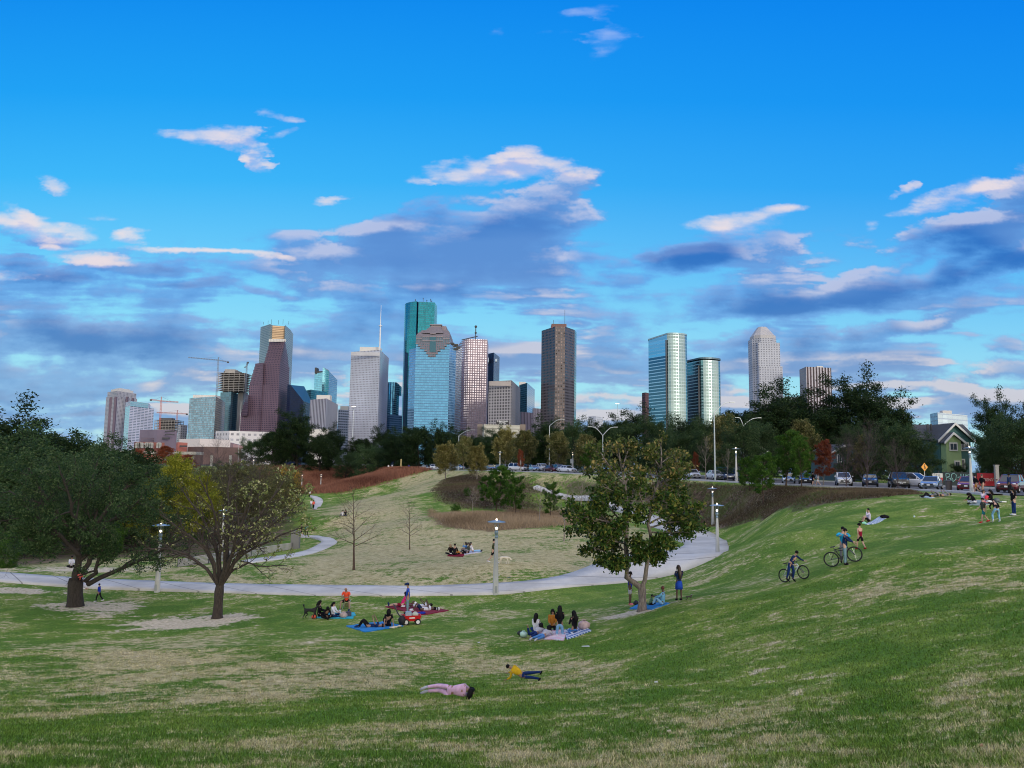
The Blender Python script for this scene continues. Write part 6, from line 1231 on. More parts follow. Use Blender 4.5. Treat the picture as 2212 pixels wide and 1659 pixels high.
def gatepost(R): MB().box((0,0,1.4),(.42,.3,2.8)).build('post',mat('wood_post_grey',(.28,.27,.25),.8,noise=.15),R,bevel=.03); MB().box((0,0,2.85),(.5,.36,.1)).build('post_cap',mat('wood_post_grey',(.28,.27,.25),.8),R)
sign_at('timber_post','short pale timber post before the red banner fence',2155,86,gatepost,'post')
# ---------- houses behind ----------
TEL=mat('teal_siding',(.045,.13,.13),.75,noise=.08,nscale=2); LIM=mat('lime_siding',(.30,.42,.20),.75,noise=.06,nscale=2); TRM=mat('white_trim',(.6,.6,.58),.6); SHG=mat('shingle_roof',(.055,.058,.065),.9,noise=.25,nscale=3); WGL=mat('house_glass',(.05,.07,.09),.1,spec=.9)
def house(label,Y,fn,x0,x1,ybot,gab,wallm,wins,roofm=SHG,dep=12):
    R=empty('gable_house',(0,0,0),0,label,'house'); X=lambda cx: P(*fn(cx,500),Y).x; Zz=lambda cy: P(fn(x0,cy)[0],fn(x0,cy)[1],Y).z
    return R,X,Zz
R,X,Zz=house('green and lime gabled house with grey shingle roof behind the fence',118,c7,1270,1600,760,None,TEL,None)
Y=118
xa,xb,xm=X(1360),X(1600),X(1475); ze=Zz(520); za=Zz(428); zg=EZ-1.6
# main gable volume
def gable(x0,x1,xp,zb,ze0,zp,y0,dep,m,nm='gable_wall'):
    pr=[(x0,zb),(x1,zb),(x1,ze0),(xp,zp),(x0,ze0)]; V=[(x,y0,z) for x,z in pr]+[(x,y0+dep,z) for x,z in pr]
    MB().add(V,[(0,1,2,3,4),(9,8,7,6,5)]+[(i,i+5,(i+1)%5+5,(i+1)%5) for i in (0,1,4)]).build(nm,m,R)
    for (xa_,za_),(xb_,zb_) in (((x0-.5,ze0-.4),(xp,zp)),((xp,zp),(x1+.5,ze0-.4))):
        V=[(xa_,y0-.5,za_+.05),(xb_,y0-.5,zb_+.05),(xb_,y0+dep,zb_+.05),(xa_,y0+dep,za_+.05)]; V+=[(a,b_,c+.18) for a,b_,c in V]
        MB().add(V,[(3,2,1,0),(4,5,6,7),(0,1,5,4),(1,2,6,5),(2,3,7,6),(3,0,4,7)]).build('roof',SHG,R)
        d=Vector((xb_-xa_,0,zb_-za_)); n_=Vector((-d.z,0,d.x)).normalized()*.0
        MB().add([(xa_,y0-.62,za_-.12),(xb_,y0-.62,zb_-.12),(xb_,y0-.62,zb_+.25),(xa_,y0-.62,za_+.25),(xa_,y0-.51,za_-.12),(xb_,y0-.51,zb_-.12),(xb_,y0-.51,zb_+.25),(xa_,y0-.51,za_+.25)],[(0,1,2,3),(7,6,5,4),(0,4,5,1),(1,5,6,2),(2,6,7,3),(3,7,4,0)]).build('barge_board',TRM,R)
gable(X(1362),X(1600),X(1475),zg,Zz(545),Zz(428),118,12,TEL); gable(X(1368),X(1482),X(1415),zg,Zz(560),Zz(505),116.5,1.4,LIM,'bay_wall')
# side wing with big shingle roof
V=[(X(1240),119.5,Zz(545)),(X(1370),119.5,Zz(545)),(X(1475),124,Zz(425)),(X(1310),124,Zz(425))]; V+=[(a,b_+.1,c+.2) for a,b_,c in V]
MB().add(V,[(0,1,2,3),(7,6,5,4),(0,4,5,1),(1,5,6,2),(2,6,7,3),(3,7,4,0)]).build('roof',SHG,R); MB().box(((X(1250)+X(1362))/2,122,(zg+Zz(545))/2),(X(1362)-X(1250),4,Zz(545)-zg)).build('wing_wall',mat('blue_siding',(.05,.10,.13),.8),R)
V=[(X(1475),121,Zz(428)),(X(1640),121,Zz(428)),(X(1640),118.2,Zz(520)),(X(1560),118.2,Zz(520))]; V+=[(a,b_+.1,c+.2) for a,b_,c in V]; MB().add(V,[(0,1,2,3),(7,6,5,4),(0,4,5,1),(1,5,6,2),(2,6,7,3),(3,7,4,0)]).build('roof',SHG,R)
for cx in (1370,1397): MB().tube([(X(cx),121.5,Zz(470)),(X(cx),121.5,Zz(418))],.16,8).build('vent_pipe',MDK,R)
def win(x0,x1,y0,y1,yy):
    w=MB().box(((X(x0)+X(x1))/2,yy,(Zz(y0)+Zz(y1))/2),(X(x1)-X(x0)+.3,.12,Zz(y0)-Zz(y1)+.3)).build('window',TRM,R)
    wx=(X(x1)-X(x0)); hx=(Zz(y0)-Zz(y1)); mb=MB()
    for k in (-1,1): mb.box(((X(x0)+X(x1))/2+k*wx*.26,yy-.07,(Zz(y0)+Zz(y1))/2),(wx*.44,.04,hx*.92))
    mb.build('glass',WGL,w)
win(1397,1445,578,628,116.4); win(1525,1575,572,625,117.9); win(1430,1460,715,765,116.4); win(1500,1540,700,770,117.9)
R,X,Zz=house('dark house with blue siding half hidden behind the rust red sapling',135,c7,560,720,760,None,TEL,None)
gable(X(540),X(760),X(650),zg,Zz(640),Zz(585),135,10,mat('blue_siding2',(.06,.12,.15),.8)); win(575,600,660,720,134.9); win(680,700,700,730,134.9); MB().box(((X(540)+X(760))/2,132.6,Zz(735)),(X(760)-X(540),4.4,.25)).build('porch_roof',SHG,R)
for cx in (562,720): MB().tube([(X(cx),131,zg),(X(cx),131,Zz(735))],.12,6).build('porch_post',TRM,R)
R,X,Zz=house('pale house wall glimpsed behind the muted trees by the tall lamp pole',150,c7,-600,-300,760,None,TEL,None)
gable(X(-120),X(60),X(-30),zg,Zz(640),Zz(600),150,10,mat('grey_siding',(.16,.19,.2),.8)); win(-90,-60,665,715,149.9); win(0,30,665,715,149.9)
# ---------- elevated road and rail at far left ----------
Rr=empty('viaduct',(0,0,0),0,'low pale concrete road bridge on thin columns at the far left, under the brick warehouse','bridge')
def cE(cx,cy): return ce(cx,cy)
a=P(250,985,330); b=P(330,988,330); MB().box(((a.x+b.x)/2,330,a.z+1.6),(b.x-a.x+40,8,1.2)).build('deck',MCO,Rr)
for k in range(9): x=a.x-15+k*8; MB().tube([(x,330,EZ-2),(x,330,a.z+1.0)],.6,6).build('column',MCO,Rr)
# ---------- railing of the footbridge behind the bare tree ----------
R=empty('path_railing',(0,0,0),0,'long horizontal bar railing with pale concrete end pier behind the bare tree','railing')
cr_=crop(700,2000,3.403); top_=[(0,690),(400,620),(780,560),(1150,520),(1520,465)]; bot=[(0,780),(400,735),(780,675),(1150,610),(1520,545)]
pts=[]
for (x0,y0),(x1,y1) in zip(top_,bot):
    px,py=cr_(x1,y1); g=at(px,py+2); q=P(cr_(x0,y0)[0],cr_(x0,y0)[1],g.y); pts.append((g,q.z-g.z))
H_=sum(h for _,h in pts)/len(pts)
for k in range(7): MB().tube([g+Vector((0,0,h*(k+.6)/7)) for g,h in pts],.045,5).build('rail',mat('rail_wood',(.38,.36,.34),.7),R)
for g,h in pts: MB().box((g.x,g.y+.1,g.z+h/2),(.12,.12,h)).build('post',MDK,R)
for i in range(4):
    g=(pts[i][0]+pts[i+1][0])/2; MB().box((g.x,g.y+.1,g.z+H_/2),(.12,.12,H_)).build('post',MDK,R)
g=at(*cr_(1573,548)); MB().box((g.x,g.y,g.z+.95),(.95,.6,2.1)).build('end_pier',MWALK,R,bevel=.03)
# ---------- people ----------
SK={'l':mat('skin_light',(.50,.30,.22),.55,noise=.05),'m':mat('skin_tan',(.32,.18,.12),.55,noise=.05),'d':mat('skin_deep',(.10,.055,.038),.5,noise=.05)}
HR={'k':mat('hair_black',(.008,.007,.007),.6,spec=.12),'b':mat('hair_brown',(.05,.03,.02),.5),'y':mat('hair_blonde',(.30,.2,.10),.5),'r':mat('hair_reddish',(.10,.02,.015),.5)}
EYE_=mat('eye_dark',(.01,.01,.01),.3)
def cloth(name,c): return mat('cloth_'+name,c,.9,noise=.16,nscale=9,spec=.06)
CL={k:cloth(k,v) for k,v in dict(black=(.012,.012,.015),navy=(.015,.03,.09),blue=(.02,.07,.42),royal=(.02,.04,.35),cyan=(.03,.36,.60),white=(.66,.66,.70),pink=(.66,.42,.58),magenta=(.75,.03,.22),orange=(.75,.09,.04),rust=(.42,.17,.03),yellow=(.62,.38,.02),jeans=(.08,.22,.50),pale_jeans=(.22,.42,.62),dark_jeans=(.015,.035,.13),grey=(.22,.22,.25),pale_grey=(.42,.42,.46),olive=(.05,.065,.03),red=(.40,.012,.02),maroon=(.20,.01,.03),coral=(.7,.12,.10),denim=(.16,.38,.58),green=(.10,.22,.12),camo=(.06,.07,.06),tan=(.35,.22,.15),teal=(.02,.15,.18),grey_jeans=(.16,.26,.30),lilac=(.55,.5,.62),rose=(.70,.2,.25)).items()}
V3=lambda *a: Vector(a)
def skin_arrays(nodes,edges,root=0,sub=1):
    me=bpy.data.meshes.new('t'); me.from_pydata([tuple(n[0]) for n in nodes],edges,[]); o=bpy.data.objects.new('t',me); COL.objects.link(o)
    o.modifiers.new('s','SKIN'); sv=me.skin_vertices[0].data
    for i,n in enumerate(nodes):
        r=n[1]; sv[i].radius=r if isinstance(r,tuple) else (r,r); sv[i].use_root=(i==root)
    if sub: u=o.modifiers.new('u','SUBSURF'); u.levels=sub; u.render_levels=sub
    bpy.context.view_layer.update(); ev=o.evaluated_get(bpy.context.evaluated_depsgraph_get()); m=ev.to_mesh()
    V=[v.co.copy() for v in m.vertices]; Fc=[tuple(p.vertices) for p in m.polygons]; ev.to_mesh_clear(); bpy.data.objects.remove(o); bpy.data.meshes.remove(me); return V,Fc
N=lambda v: Vector(v).normalized()
POSE={
'stand':dict(z=.93,t=(0,0,1),f=(1,0,0),h=(0,0,1),ua=((.05,.12,-1),)*2,fa=((.15,.02,-1),)*2,th=((.02,.04,-1),)*2,sh=((-.03,0,-1),)*2),
'walk':dict(z=.91,t=(.06,0,1),f=(1,0,0),h=(.05,0,1),ua=((-.35,.12,-1),(.35,.12,-1)),fa=((.05,.02,-1),(.75,-.05,-.7)),th=((.45,.02,-1),(-.30,.02,-1)),sh=((.1,0,-1),(-.75,0,-.8))),
'phone':dict(z=.93,t=(0,0,1),f=(1,0,0),h=(.25,0,1),ua=((.25,.1,-1),)*2,fa=((.9,-.4,.35),)*2,th=((.02,.06,-1),)*2,sh=((-.03,0,-1),)*2),
'akimbo':dict(z=.93,t=(0,0,1),f=(1,0,0),h=(.15,0,1),ua=((-.15,.45,-1),(.05,.1,-1)),fa=((.25,-.7,-.6),(.35,-.2,-.9)),th=((.02,.06,-1),)*2,sh=((-.03,0,-1),)*2),
'sit':dict(z=.14,t=(.05,0,1),f=(1,0,0),h=(.1,0,1),ua=((.5,.15,-1),)*2,fa=((.9,-.3,-.15),)*2,th=((.75,.65,.12),)*2,sh=((.35,-.9,-.30),)*2),
'sitknee':dict(z=.14,t=(-.1,0,1),f=(1,0,0),h=(.15,0,1),ua=((.75,.2,-.8),)*2,fa=((.9,-.3,.0),)*2,th=((.75,.12,.75),)*2,sh=((.45,.02,-.95),)*2),
'sitback':dict(z=.14,t=(-.35,0,1),f=(1,0,.3),h=(-.05,0,1),ua=((-.5,.25,-1),)*2,fa=((-.35,.1,-1),)*2,th=((1,.12,.18),)*2,sh=((1,0,-.18),)*2),
'hunch':dict(z=.14,t=(.75,0,1),f=(1,0,-.6),h=(.9,0,.4),ua=((.6,.15,-1),)*2,fa=((.9,-.3,-.2),)*2,th=((.75,.6,.12),)*2,sh=((.2,-.9,-.3),)*2),
'kneel':dict(z=.50,t=(.12,0,1),f=(1,0,0),h=(.1,0,1),ua=((.4,.1,-1),)*2,fa=((.8,-.3,-.3),)*2,th=((.25,.1,-1),)*2,sh=((-1,.03,-.05),)*2),
'heels':dict(z=.30,t=(.1,0,1),f=(1,0,0),h=(.15,0,1),ua=((.4,.1,-1),)*2,fa=((.8,-.3,-.3),)*2,th=((.9,.15,-.35),)*2,sh=((-1,.03,-.03),)*2),
'stool':dict(z=.55,t=(.28,0,1),f=(1,0,-.2),h=(.75,0,.75),ua=((.5,.2,-1),)*2,fa=((.75,-.6,.0),)*2,th=((.85,.35,-.02),)*2,sh=((.05,.02,-1),)*2),
'back':dict(z=.12,t=(-1,0,.02),f=(0,0,1),h=(-1,0,.15),ua=((.35,.35,.5),)*2,fa=((.4,-.4,1),)*2,th=((.75,.08,.85),)*2,sh=((.55,0,-1),)*2),
'backflat':dict(z=.12,t=(-1,0,.10),f=(0,0,1),h=(-1,0,.2),ua=((.35,.35,.3),)*2,fa=((.6,-.5,.5),)*2,th=((1,.1,.25),(.8,.05,.75)),sh=((1,0,-.2),(.6,0,-1))),
'prone':dict(z=.12,t=(1,0,.28),f=(0,0,-1),h=(.75,0,.75),ua=((.5,.2,-.6),)*2,fa=((.8,-.3,-.1),)*2,th=((-1,.12,-.02),)*2,sh=((-1,0,.02),)*2),
'pronekick':dict(z=.12,t=(1,0,.28),f=(0,0,-1),h=(.75,0,.75),ua=((.5,.2,-.6),)*2,fa=((.8,-.3,-.1),)*2,th=((-1,.12,-.02),)*2,sh=((-.3,0,1),(-1,0,.05))),
'side':dict(z=.17,t=(1,0,-.02),f=(0,1,-.12),h=(.95,.25,-.05),ua=((.1,.55,-.25),(.2,.7,-.1)),fa=((.3,.6,-.3),(.5,.5,-.1)),th=((-.85,.5,-.02),(-.75,.6,.03)),sh=((-.95,-.3,-.04),(-.98,-.15,-.02))),
'propside':dict(z=.16,t=(.85,0,.50),f=(.45,-.75,-.45),h=(.85,-.25,.25),ua=((.15,-.2,-1),(.35,-.1,-.9)),fa=((.55,-.3,-.35),(.6,-.35,-.3)),th=((-1,.0,-.02),(-1,.05,.12)),sh=((-1,.05,-.12),(-1,.05,.14))),
'squat':dict(z=.58,t=(.65,0,.9),f=(1,0,-.5),h=(.8,0,.6),ua=((.1,.5,-.9),)*2,fa=((.3,-.4,-.8),)*2,th=((.55,.25,-.8),)*2,sh=((-.3,.02,-1),)*2),
'lean':dict(z=.86,t=(.45,0,1),f=(1,0,-.4),h=(.8,0,.6),ua=((.3,.25,-.9),)*2,fa=((.8,-.3,-.3),)*2,th=((.2,.08,-1),(-.1,.08,-1)),sh=((-.15,0,-1),(-.3,0,-1))),
'ride':dict(z=.86,t=(.55,0,.85),f=(.9,0,-.5),h=(.5,0,.85),ua=((.75,.15,-.55),(-.1,.5,-.9)),fa=((.95,-.05,-.25),(.5,-.5,-.75)),th=((.25,.12,-1),(-.05,.14,-1)),sh=((-.15,0,-1),(-.35,0,-1))),
'straddle':dict(z=.90,t=(.05,0,1),f=(1,0,0),h=(.1,0,1),ua=((.75,.2,-.75),(.6,.2,-.8)),fa=((.75,-.2,-.65),(.9,-.2,-.2)),th=((.12,.14,-1),(.05,.12,-1)),sh=((-.12,0,-1),(-.05,0,-1))),
'hug':dict(z=.93,t=(.05,0,1),f=(1,0,0),h=(.1,0,1),ua=((.7,.35,-.3),)*2,fa=((.8,-.5,.1),)*2,th=((.02,.04,-1),)*2,sh=((-.03,0,-1),)*2),
'armup':dict(z=.14,t=(-.05,0,1),f=(1,0,0),h=(.2,0,1),ua=((.7,.2,-.3),(.5,.15,-.9)),fa=((-.2,-.2,1),(.8,-.3,-.3)),th=((.7,.1,.75),)*2,sh=((.35,.02,-.95),)*2),
}
def person(label,px,py,H,pose,face,top='black',bot='black',skin='m',hair='k',sleeve='long',leg='long',hl=0,shoes='black',g=None,hat=None,w=1.0,Y=None,dz=0,extra=None,pos=None,skirt=False):
    """face: compass heading of the person's front in degrees; 0 = right, 90 = away from the camera"""
    p=POSE[pose]; s=H/1.75
    f=N(p['f']); t=N(p['t']); f=(f-t*f.dot(t)).normalized(); side=t.cross(f)
    pel=V3(0,0,p['z']); wa=pel+t*.16; che=pel+t*.36; nb=pel+t*.53; hd=N(p['h']); h0=nb+hd*.09; h1=h0+hd*.09+f*.015; h2=h0+hd*.19
    J=[];E=[]
    def add(q,r,par=None):
        J.append((q*s,(r[0]*s*w,r[1]*s) if isinstance(r,tuple) else r*s)); 
        if par is not None: E.append((par,len(J)-1))
        return len(J)-1
    a=add(pel,.125); b=add(wa,.11,a); c=add(che,.13,b); d=add(nb,.06,c); e=add(h0,.052,d); h=add(h1,.082,e); hh=add(h2,.075,h); add(h2+hd*.035,.045,hh)
    limbs={}
    for k,sg in enumerate((1,-1)):
        D=(lambda v: N((v[0],v[1]*sg,v[2]))) if pose not in('side','propside') else (lambda v: N(v))
        sh=pel+t*.49+side*sg*.165*w; el=sh+D(p['ua'][k])*.29; wr=el+D(p['fa'][k])*.25; hn=wr+D(p['fa'][k])*.07
        i=add(sh,.055,c); j=add(el,.038,i); m_=add(wr,.026,j); add(hn,(.036,.02),m_)
        hp=pel+side*sg*.095-t*.05; kn=hp+D(p['th'][k])*.43; an=kn+D(p['sh'][k])*.42
        sd_=D(p['sh'][k]); 
        fd=f if abs(sd_.dot(f))<.8 else (sd_*.35-t*.0+V3(0,0,-.2) if pose in('prone','pronekick') else f*.3+V3(0,0,.9))
        if pose in('kneel','heels'): fd=V3(-1,0,-.12)
        if pose in ('prone','side'): fd=sd_+V3(0,0,-.25)
        if pose in ('sit','hunch'): fd=V3(.8,.1*sg,0)
        if pose in('back','backflat','sitknee','armup'): fd=V3(1,0,.15)
        if pose=='sitback': fd=V3(.35,0,1)
        fd=N(fd); to=an+fd*.17-V3(0,0,.03 if pose not in('prone','kneel','heels','side') else 0)
        i=add(hp,.085,a); j=add(kn,.058,i); m_=add(an,.038,j); add(to,.03,m_)
        limbs[k]=(sh,el,wr,hn,hp,kn,an,to,D(p['fa'][k]))
    V,Fc=skin_arrays(J,E,0,1)
    mb=MB(); mb.add(V,Fc)
    # fingers, thumb, nose, ears
    for k in (0,1):
        sh,el,wr,hn,_,_,_,_,fd=limbs[k]; u=fd.orthogonal().normalized(); v=fd.cross(u); L=[.07,.08,.075,.058]
        for q in range(4):
            o_=hn+u*(.024*(q-1.5)*.9)+fd*.02; mb.tube([o_*s,(o_+fd*L[q]*.6+v*.008)*s,(o_+fd*L[q]*.95+v*.03)*s],[.0088*s,.008*s,.006*s],5)
        o_=wr+fd*.03+u*.03; mb.tube([o_*s,(o_+fd*.03+u*.025+v*.01)*s,(o_+fd*.06+u*.03+v*.02)*s],[.011*s,.010*s,.007*s],5)
    hc=h1; fr=(f-hd*f.dot(hd)).normalized(); sdh=hd.cross(fr)
    mb.tube([(hc+fr*.075+hd*.02)*s,(hc+fr*.105-hd*.018)*s],[.010*s,.016*s],5)
    for sg in (1,-1): mb.ball((hc+sdh*.083*sg)*s,.024*s,n=6,sc=(.8,.6,1))
    off=0; R=empty('person',(0,0,0),0,label,'person',g)
    zmin=min(v[2] for v in mb.v)
    if pose in('stool','ride','straddle'): zmin=min(limbs[0][7].z,limbs[1][7].z)*s-.035*s
    bd=mb.build('body',SK[skin],R,smooth=True)
    e_=MB()
    for sg in (1,-1): e_.ball((hc+fr*.082+hd*.018+sdh*sg*.032)*s,.012*s,n=6)
    e_.tube([(hc+fr*.084-hd*.045+sdh*.024)*s,(hc+fr*.088-hd*.045)*s,(hc+fr*.084-hd*.045-sdh*.024)*s],.006*s,4); e_.build('facial_features',EYE_,bd)
    # shirt
    if top:
        J2=[((pel-t*.05)*s,.142*s),(wa*s,.130*s),(che*s,.15*s),((nb-t*.02)*s,.082*s)]; E2=[(0,1),(1,2),(2,3)]
        for k in (0,1):
            sh,el,wr,*_=limbs[k]; n=len(J2); 
            if sleeve!='none':
                J2.append((sh*s,.072*s)); E2.append((2,n)); mid=sh+(el-sh)*.75
                if sleeve=='short': J2.append((mid*s,.062*s)); E2.append((n,n+1))
                else: J2+= [(el*s,.053*s),((wr-(wr-el)*.08)*s,.040*s)]; E2+=[(n,n+1),(n+1,n+2)]
            else: J2.append(((sh-side*(1,-1)[k]*.03)*s,.062*s)); E2.append((2,n))
        v_,f_=skin_arrays(J2,E2,1,1); MB().add(v_,f_).build('shirt',CL[top],R,smooth=True)
    if bot:
        if skirt:
            ln=.42; dv=(limbs[0][5]-limbs[0][4]+limbs[1][5]-limbs[1][4])*.5; q0=pel+t*.05; q1=q0+dv*1.0
            MB().tube([q0*s,(q0+dv*.35)*s,q1*s],[.13*s,.175*s,.20*s],12).build('skirt',CL[bot],R,smooth=True)
        else:
            J2=[((pel+t*.04)*s,.138*s),((pel-t*.04)*s,.125*s)]; E2=[(0,1)]
            for k in (0,1):
                hp,kn,an=limbs[k][4:7]; n=len(J2); J2.append((hp*s,.10*s)); E2.append((1,n))
                if leg=='short': J2.append(((hp+(kn-hp)*.85)*s,.085*s)); E2.append((n,n+1))
                else: J2+=[(kn*s,.072*s),((an-(an-kn)*.05)*s,.054*s)]; E2+=[(n,n+1),(n+1,n+2)]
            v_,f_=skin_arrays(J2,E2,0,1); MB().add(v_,f_).build('shorts' if leg=='short' else 'trousers',CL[bot],R,smooth=True)
    if shoes:
        for k in (0,1):
            an,to=limbs[k][6:8]; d_=(to-an).normalized(); MB().tube([(an-d_*.045)*s,(an+d_*.05)*s,(an+d_*.14)*s,(to+d_*.05)*s],[.042*s,.05*s,.047*s,.028*s],8).build('shoe',CL[shoes],R,smooth=True)
    # hair
    hb=MB(); hb.ball((hc+hd*.045-fr*.022)*s,.098*s,n=12,sc=(1,1,1.0)); 
    if hl: 
        q=hc-fr*.07; dn=(-t*.75-f*.25) if pose not in('prone','pronekick','side') else V3(-.3,-.3,-.6) ; dn=N(dn)
        hb.tube([(q+hd*.06)*s,(q-hd*.02-fr*.03)*s,(q+dn*hl*.5-fr*.04)*s,(q+dn*hl)*s],[.07*s,.095*s,.10*s,.05*s],8)
        for sg in (1,-1): hb.tube([(hc+hd*.07+sdh*sg*.05)*s,(hc+sdh*sg*.092-fr*.01)*s,(hc+sdh*sg*.095+dn*.16)*s],[.035*s,.032*s,.02*s],6)
    if hair!='bald': hb.build('hair',HR[hair],R,smooth=True)
    if hat: 
        hm=MB(); hm.ball((hc+hd*.065-fr*.012)*s,.106*s,n=12,sc=(1,1,.82)); hm.tube([(hc+fr*.07+hd*.07)*s,(hc+fr*.17+hd*.05)*s],[.07*s,.05*s],8); hm.build('cap',CL[hat],R,smooth=True)
    q=pos if pos is not None else (at(px,py) if Y is None else onto(px,Y))
    R.location=(q.x,q.y,q.z-zmin+dz+.012); R.rotation_euler=(0,0,math.radians(face)); return R
g1='women picnicking on the striped blanket'; bl='picnic blankets'
def blanket(label,corners,m,thick=.02,m2=None,n=10,lift=.035):
    """cloth spread on the ground between photo points"""
    c=[at(*p) for p in corners]; V=[]
    for i in range(n+1):
        for j in range(n+1):
            a=i/n;b=j/n; q=(c[0]*(1-a)+c[1]*a)*(1-b)+(c[3]*(1-a)+c[2]*a)*b; V.append((q.x+random.uniform(-.02,.02),q.y+random.uniform(-.02,.02),gz(q.x,q.y)+lift+random.uniform(0,.03)))
    k=len(V); V+=[(x,y,z-thick-.03) for x,y,z in V]; Fs=[]
    for i in range(n):
        for j in range(n): a=i*(n+1)+j; Fs+=[(a,a+n+1,a+n+2,a+1),(a+k,a+1+k,a+n+2+k,a+n+1+k)]
    rim=[i*(n+1) for i in range(n+1)]+[n*(n+1)+j for j in range(1,n+1)]+[i*(n+1)+n for i in range(n-1,-1,-1)]+[j for j in range(n-1,0,-1)]
    for a,b in zip(rim,rim[1:]+rim[:1]): Fs.append((b,a,a+k,b+k))
    uv=[]
    o=MB().add(V,Fs).build('blanket',m,None,label=label,cat='blanket',group=bl); return o
def striped(name,c1,c2,sc,ang=.4):
    m=bpy.data.materials.new(name); m.use_nodes=True; t=NT(m.node_tree); b=t.n['Principled BSDF']; tc=t.new('ShaderNodeTexCoord'); x,y,z=t.sep(tc.outputs['Object'])[:3]
    u=t.m('ADD',t.m('MULTIPLY',x,math.cos(ang)),t.m('MULTIPLY',y,math.sin(ang))); k=t.m('GREATER_THAN',t.m('FRACT',t.m('MULTIPLY',u,sc)),.5)
    t.l.new(t.mix(k,c1,c2),b.inputs['Base Color']); b.inputs['Roughness'].default_value=.9; return m
# near children
person('girl in pale pink lying curled on her side, back to us, black hair',972,1513,1.28,'side',5,'pink','pink','m','k',hl=.34,shoes='pale_grey')
person('small boy in yellow top and navy trousers propped on his elbows on the grass',1127,1474,1.25,'propside',176,'yellow','dark_jeans','m','k',shoes='black')
# women on striped blanket
blanket('blue and white striped blanket under the women, right part',[(1225,1383),(1277,1364),(1262,1352),(1215,1364)],striped('stripes_blue',(.62,.68,.75),(.05,.13,.40),5.5))
blanket('pink and white checked blanket under the women, middle part',[(1160,1381),(1218,1385),(1226,1364),(1165,1360)],striped('stripes_pink',(.72,.45,.52),(.66,.62,.66),3.2,1.2))
person('woman in white top sitting with her back to us at the left of the women',1157,1369,1.62,'sit',70,'white','dark_jeans','m','k',hl=.36,g=g1)
person('girl in grey top and dark jeans lying on her front with one foot raised',1157,1376,1.6,'pronekick',62,'pale_grey','dark_jeans','m','k',hl=.28,g=g1,shoes=None)
person('girl in grey top and bright blue jeans lying on her front, soles to us',1173,1380,1.6,'prone',58,'pale_grey','jeans','m','k',hl=.3,g=g1,shoes='pale_grey')
person('smiling woman in mustard orange sweater facing us on the blanket',1194,1362,1.62,'heels',-100,'rust','black','m','k',hl=.36,g=g1)
person('kneeling woman with very long black hair and blue jeans, back to us',1209,1371,1.66,'kneel',88,'black','pale_jeans','m','k',hl=.55,g=g1,shoes='white')
person('long haired woman in black with blue jeans, rightmost of the women',1241,1369,1.64,'heels',112,'black','jeans','m','k',hl=.5,g=g1,shoes='white')
def bag(name,label,px,py,r,m,cat='bag',sc=(1,.8,.7),g=None):
    q=at(px,py); o=empty(name,(q.x,q.y,q.z+.03),0,label,cat,g); mb=MB()
    mb.ball((0,0,r*sc[2]*.9),r,n=10,sc=sc); ob_=mb.build('bag_body',m,o,smooth=True)
    for v in ob_.data.vertices: v.co+=Vector([random.uniform(-.12,.12)*r for _ in range(3)])
    MB().tube([(-r*.4,0,r*sc[2]*1.5),(-r*.2,0,r*sc[2]*2.2),(r*.2,0,r*sc[2]*2.2),(r*.4,0,r*sc[2]*1.5)],.012,5).build('handle',m,o); return o
bag('tote_bag','cream and pink bag bulging at the right end of the striped blanket',1261,1361,.30,mat('bag_cream',(.55,.40,.38),.8,noise=.25,nscale=5))
bag('plastic_bag','mint green bag left of the women',1131,1378,.20,mat('bag_mint',(.42,.62,.55),.6)); bag('camera_bag','black and white bag beside the mint one',1124,1374,.16,mat('bag_black',(.02,.02,.02),.6))
# blue blanket pair
blanket('plain bright blue blanket under the pair in black',[(748,1354),(789,1367),(872,1354),(830,1344)],mat('blanket_blue',(.015,.21,.52),.85,noise=.1,nscale=3))
person('man in black lying on his back, knees up, on the plain blue blanket',797,1357,1.75,'back',176,'navy','black','m','k',sleeve='short',shoes='navy')
person('person in black t-shirt sitting with back to us on the blue blanket',838,1355,1.68,'sitback',105,'black','black','m','k',sleeve='short',hl=.25)
def phone(label,pos): MB().box(pos,(.075,.012,.15)).build('phone',mat('phone_white',(.75,.75,.78),.3),None,label=label,cat='phone',bevel=.004)
